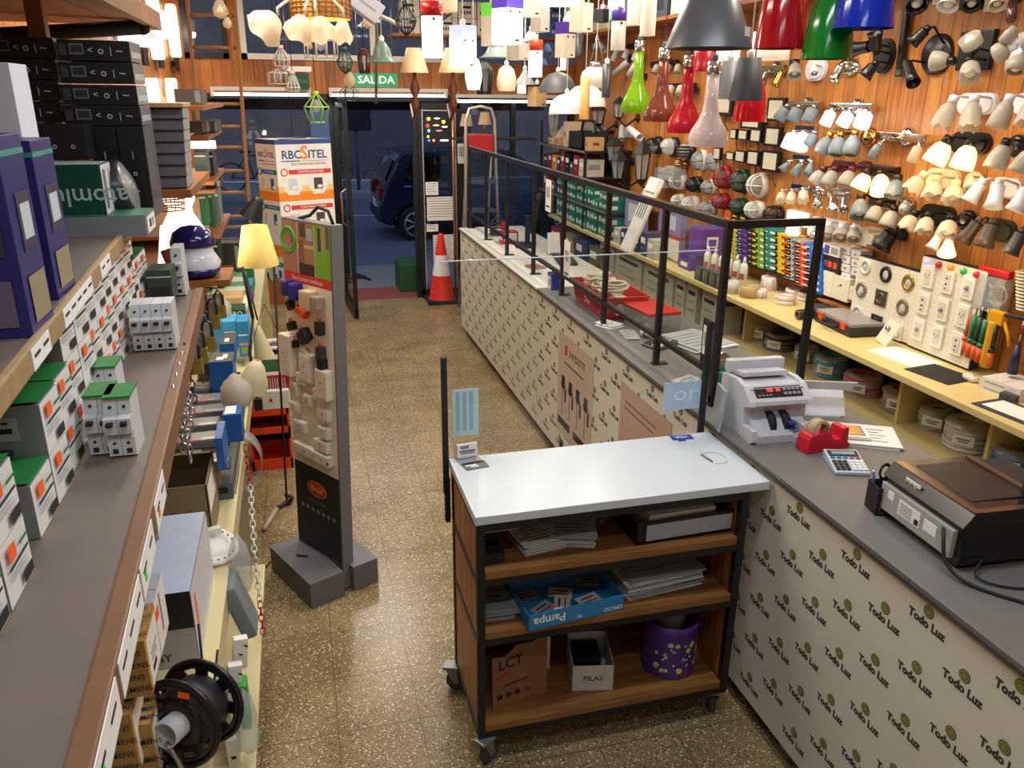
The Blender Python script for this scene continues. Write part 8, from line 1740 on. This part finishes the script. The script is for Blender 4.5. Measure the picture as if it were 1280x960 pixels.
pendant('teal green glass bell shade with a grey pole',478,52,78,38,4.6,'bell',mat('#8aa89a',.3,kind='frost'))
t=pendant('wicker basket pendant lamp lit from inside',402,-24,24,72,4.2,'tube',mat('#c08a48',.7,var=.4,scale=90),None,0,2,power=2.0,col=(1,.75,.4))
mb=MB(mat('#9a6a30',.7));Rw=rad(72,t.location)
for k in range(11):mb.torus(Rw+.002,.004,Matrix.Translation((0,0,.004+.02*k)),30,5)
for k in range(30):a=2*PI*k/30;mb.cyl(((Rw+.004)*math.cos(a),(Rw+.004)*math.sin(a),0),((Rw+.004)*math.cos(a),(Rw+.004)*math.sin(a),.215),.003,n=5)
part(mb,'weave',t)
y=4.0;c=P(395,22,y=y);t=thing('flower_chandelier','wire chandelier with white flower glass shades left of and under the wicker lamp','chandelier',(c.x,y,c.z));o0=t.location
t['label']='wire chandelier with white flower glass shades around and under the wicker lamp'
mb=MB(mat('#c8beac',.4));mb.tube([(0,0,.1),(0,0,ZC-c.z)],.006);mb.sphere((0,0,.09),.02);part(mb,'stem',t)
for(px,py,w_,tlt)in((336,30,32,.9),(376,33,26,.5),(400,34,24,-.3),(428,38,17,0.1)):
 e=P(px,py,y=y-.05)-o0;R_=rad(w_,P(px,py,y=y));M=Matrix.Translation(e)@Matrix.Rotation(tlt,4,'Y')@Matrix.Rotation(.5,4,'X')
 mb=MB(mat('#f0e4cc',.35,kind='frost'));n=30;vs_=[];prof=[(R_*.3,.045),(R_*.75,.035),(R_*1.05,.01),(R_*1.3,-.025),(R_*1.5,-.04)]
 for j,(r,z)in enumerate(prof):
  for i in range(n):a=2*PI*i/n;q=1+(.08*math.cos(5*a)if j>2 else 0);vs_.append((r*q*math.cos(a),r*q*math.sin(a),z+(.012*math.cos(5*a)if j>2 else 0)))
 mb.add(vs_,[(j*n+i,j*n+(i+1)%n,(j+1)*n+(i+1)%n,(j+1)*n+i)for j in range(len(prof)-1)for i in range(n)],M,True);s_=part(mb,'flower_shade',t)
 mb=MB(mat('#fff4dc',.4,emit=1.2));mb.sphere((0,0,0),R_*.3,1.2,12,M);q=part(mb,'bulb',t);q.parent=s_
 nk=M@Vector((0,0,.06));mb=MB(mat('#c8beac',.4));mb.tube([(0,0,.09),(nk.x*.5,nk.y*.5,nk.z+.09),(nk.x,nk.y,nk.z+.03),tuple(nk)],.006);part(mb,'arm',t)
y=5.0
for(px,py,r_,lab)in((275,12,8,'clear glowing filament bulb hanging beside the ladder top'),(284,29,5,'smaller clear bulb under the glowing filament one'),(437,100,7,'clear bulb in a teal holder over the exit sign'),(388,58,3,'tiny bare bulb on a hanging flex')):
 p=P(px,py,y=y if px<400 else 5.6);R_=r_*(p-CAMP).length/1000;t=thing('bare_bulb',lab,'light bulb',p)
 mb=MB(mat('#e8dcc0',kind='smoke'));mb.lathe([(0,-R_*1.2),(R_*.8,-R_*.8),(R_,0),(R_*.6,R_*.9),(R_*.35,R_*1.3)],None,20,cap=False);part(mb,'glass',t)
 mb=MB(LITWARM if r_==8 else BRASS);mb.tube([(-R_*.3,0,-R_*.3),(-R_*.15,0,R_*.3),(0,0,-R_*.3),(R_*.15,0,R_*.3),(R_*.3,0,-R_*.3)],.002,5);part(mb,'filament',t)
 mb=MB(mat('#3a7a6e',.4)if px>420 else BRASS);mb.cyl((0,0,R_*1.2),(0,0,R_*2.2),R_*.42);mb.use(INK);mb.tube([(0,0,R_*2.1),(0,0,ZC-p.z)],.002,5);part(mb,'holder',t)
def cage(label,cx_,t_,b,w_,y,m_,kind='diamond',lit=0):
 zt,zb=P(cx_,t_,y=y),P(cx_,b,y=y);h=zt.z-zb.z;R_=rad(w_,zb);t=thing('cage_pendant',label,'pendant lamp',(zb.x,y,zb.z));mb=MB(m_)
 prof={'diamond':[(R_*.6,0),(R_,h*.55),(R_*.15,h)],'whisk':[(R_*.9,0),(R_,h*.2),(R_*.6,h*.6),(R_*.12,h)],'box':[(R_,0),(R_,h*.8),(R_*.1,h)],'onion':[(R_*.1,0),(R_*.8,h*.25),(R_,h*.5),(R_*.5,h*.85),(R_*.1,h)]}[kind]
 n=6 if kind=='diamond' else 10
 for k in range(n):
  a=2*PI*k/n;mb.tube([(r*math.cos(a),r*math.sin(a),z)for r,z in prof],.0035,5)
 for r,z in prof:
  if r>R_*.5:
   if n==6:mb.tube([(r*math.cos(2*PI*k/6),r*math.sin(2*PI*k/6),z)for k in range(6)],.0035,5,True)
   else:mb.torus(r,.003,Matrix.Translation((0,0,z)),24,5)
 part(mb,'wire_cage',t);mb=MB(m_);mb.cyl((0,0,h*.95),(0,0,h*1.12),.016);part(mb,'lampholder',t)
 mb=MB(LITWARM if lit else SMOKE);mb.sphere((0,0,h*.6),.028,1.3);part(mb,'bulb',t);mb=MB(INK);mb.tube([(0,0,h*1.1),(0,0,ZC-zb.z)],.0022,5);part(mb,'cord',t)
LG=mat('#8ac040',.4);WW=mat('#c9c2b8',.4)
cage('lime green wire cage pendant with a bulb',397,118,153,30,5.0,LG,'diamond')
cage('white whisk shaped wire pendant over the tube light',367,92,114,16,5.0,WW,'whisk')
cage('white square wire cage pendant beside the whisk shaped one',348,88,105,24,5.2,WW,'box')
cage('pale onion shaped wire pendant under the flower glasses',353,60,90,20,5.2,WW,'onion')
cage('broad wire cage pendant hanging in front of the upper window',402,44,72,40,5.0,WW,'box')
cage('dark green onion wire pendant near the teal bulb',432,62,92,20,5.4,mat('#2f5a48',.4),'onion')
cage('faint dark wire cage pendant in front of the doorway top',437,106,126,24,5.8,mat('#4a5a50',.4),'diamond')
cage('fine wire ball pendant at the top beside the red banded tube',508,6,44,26,4.4,mat('#2c2a2a',.4),'onion')
cage('black wire ball pendant behind the red banded tube',550,-6,26,34,4.5,mat('#26262a',.4),'onion')
for(px,lab)in((518,'cream pleated shade wall lamp over the doorway, beside the exit sign'),(566,'cream pleated shade lamp on a carved brown stem')):
 y=5.6;zb,zt=P(px,91,y=y),P(px,60,y=y);R_=rad(36,zb);h=zt.z-zb.z;t=thing('pleated_lamp',lab,'lamp',(zb.x,y,zb.z))
 mb=MB(mat('#ecd9b4',.5,kind='frost'));mb.shell([(R_,0),(R_*.5,h)],.002,None,30);part(mb,'lamp_shade',t)
 mb=MB(mat('#5a2e1c',.4));mb.lathe([(.012,-.25),(.03,-.2),(.015,-.15),(.035,-.1),(.014,-.04),(.012,h*.6)],None,16);part(mb,'stem',t)
 mb=MB(mat('#5a2e1c',.4));mb.tube([(0,0,-.25),(.0,.1,-.3),(0,.2,-.2)],.012);mb.tube([(0,0,h*.6),(0,0,ZC-zb.z)],.003,5);part(mb,'bracket',t)
 mb=MB(mat('#fff0d0',.4,emit=1.5));mb.sphere((0,0,h*.3),.025);part(mb,'bulb',t)
t=thing('arched_lamp','grey arched pole lamp with a small round head near the upper window','lamp',P(470,130,y=4.8));o0=t.location
mb=MB(mat('#5a5650',.4));mb.tube([(0,0,0),P(471,40,y=4.8)-o0,(0.0,0,ZC-o0.z)],.008);part(mb,'pole',t);mb=MB(mat('#a8a49a',.4));mb.tube([P(456,24,y=4.8)-o0,P(476,20,y=4.8)-o0,P(500,32,y=4.8)-o0],.012);part(mb,'arched_arm',t)
mb=MB(mat('#d8d0bc',.4));mb.sphere(P(460,28,y=4.8)-o0,.03);part(mb,'round_head',t)
mb=MB(mat('#b8bac8',.4));p=P(458,8,y=4.6);mb.box((0,0,0),(.16,.12,.10),Matrix.Rotation(.6,4,'Y'),.01);mb.use(GREY);mb.box((0,-.0605,0),(.1,.001,.01),Matrix.Rotation(.6,4,'Y'));mb.use(INK);mb.tube([(0,0,0),(0,0,ZC-p.z)],.002,5)
one(mb,'white_fixture_box','pale tilted lamp box hanging at the top edge near the wicker lamp','lamp box',M=Matrix.Translation(p))
for(px,t_,b,w_,lab)in((605,78,118,24,'black hexagonal lantern hanging between the glowing barrel and the egg glass'),(660,80,118,20,'black lantern behind the lit orange capped tube'),(456,62,92,16,'dark red hanging lantern before the upper window')):
 y=5.6;zb,zt=P(px,b,y=y),P(px,t_,y=y);h=zt.z-zb.z;r=rad(w_,zb);t=thing('hanging_lantern',lab,'lantern',(zb.x,y,zb.z));m_=mat('#4a1c16',.4)if px<500 else mat('#26282a',.45)
 mb=MB(m_);mb.lathe([(r,h*.75),(r*.4,h),(.001,h*1.05)],None,6,smooth=False);part(mb,'roof',t);mb=MB(SMOKE);mb.lathe([(r*.6,.01),(r*.85,h*.75)],None,6,cap=False,smooth=False);part(mb,'glass',t)
 mb=MB(m_);
 for k in range(6):a=2*PI*k/6;mb.cyl((r*.62*math.cos(a),r*.62*math.sin(a),0),(r*.88*math.cos(a),r*.88*math.sin(a),h*.76),.008,n=6)
 mb.lathe([(r*.65,0),(r*.65,.02)],None,6,smooth=False);part(mb,'glazing_bars',t);mb=MB(INK);mb.tube([(0,0,h),(0,0,ZC-zb.z)],.003,5);part(mb,'chain',t)
TS=2.77
mb=MB(OAK);mb.bx(1.05,XR-.005,8.55,8.97,TS-.025,TS);one(mb,'high_shelf','high wooden shelf over the shop front carrying white cartons','shelf')
mb=MB(OAK);mb.bx(2.78,XR-.005,3.0,8.54,TS-.025,TS);one(mb,'high_wall_shelf','high wooden shelf along the pine wall behind the hanging lamps','shelf')
for k in range(9):
 x=1.15+.19*k;c='#d8d4cc' if k<6 else '#3a6ab0'
 for j in range(2):
  carton('high_carton','%s %s carton, %s along the high shelf over the shop front'%(('lower','upper')[j],'white printed' if k<6 else 'blue and white',ORD[k]),'carton',(x+.09,8.7,TS+.153*j),(.18,.22,.15),mat(c,.5),[('-y',.2,.6,.7,.75,INK)]+[('-y',.15+.15*q,.25,.24+.15*q,.45,INK if k<6 else WHITE)for q in range(4)],0,None,.002,False)
for k in range(12):
 y=3.2+.42*k;c=('#c8d0d4','#8a8f98','#d8d4c8','#3a4a58')[k%4]
 carton('high_carton','%s %s carton along the high shelf on the pine wall'%(ORD[k],('pale blue','grey','cream','slate')[k%4]),'carton',(2.95,y+.18,TS),(.22,.36,.2),mat(c,.5),[('-x',.2,.3,.8,.7,INK if k%2 else WHITE)],0,None,.002)
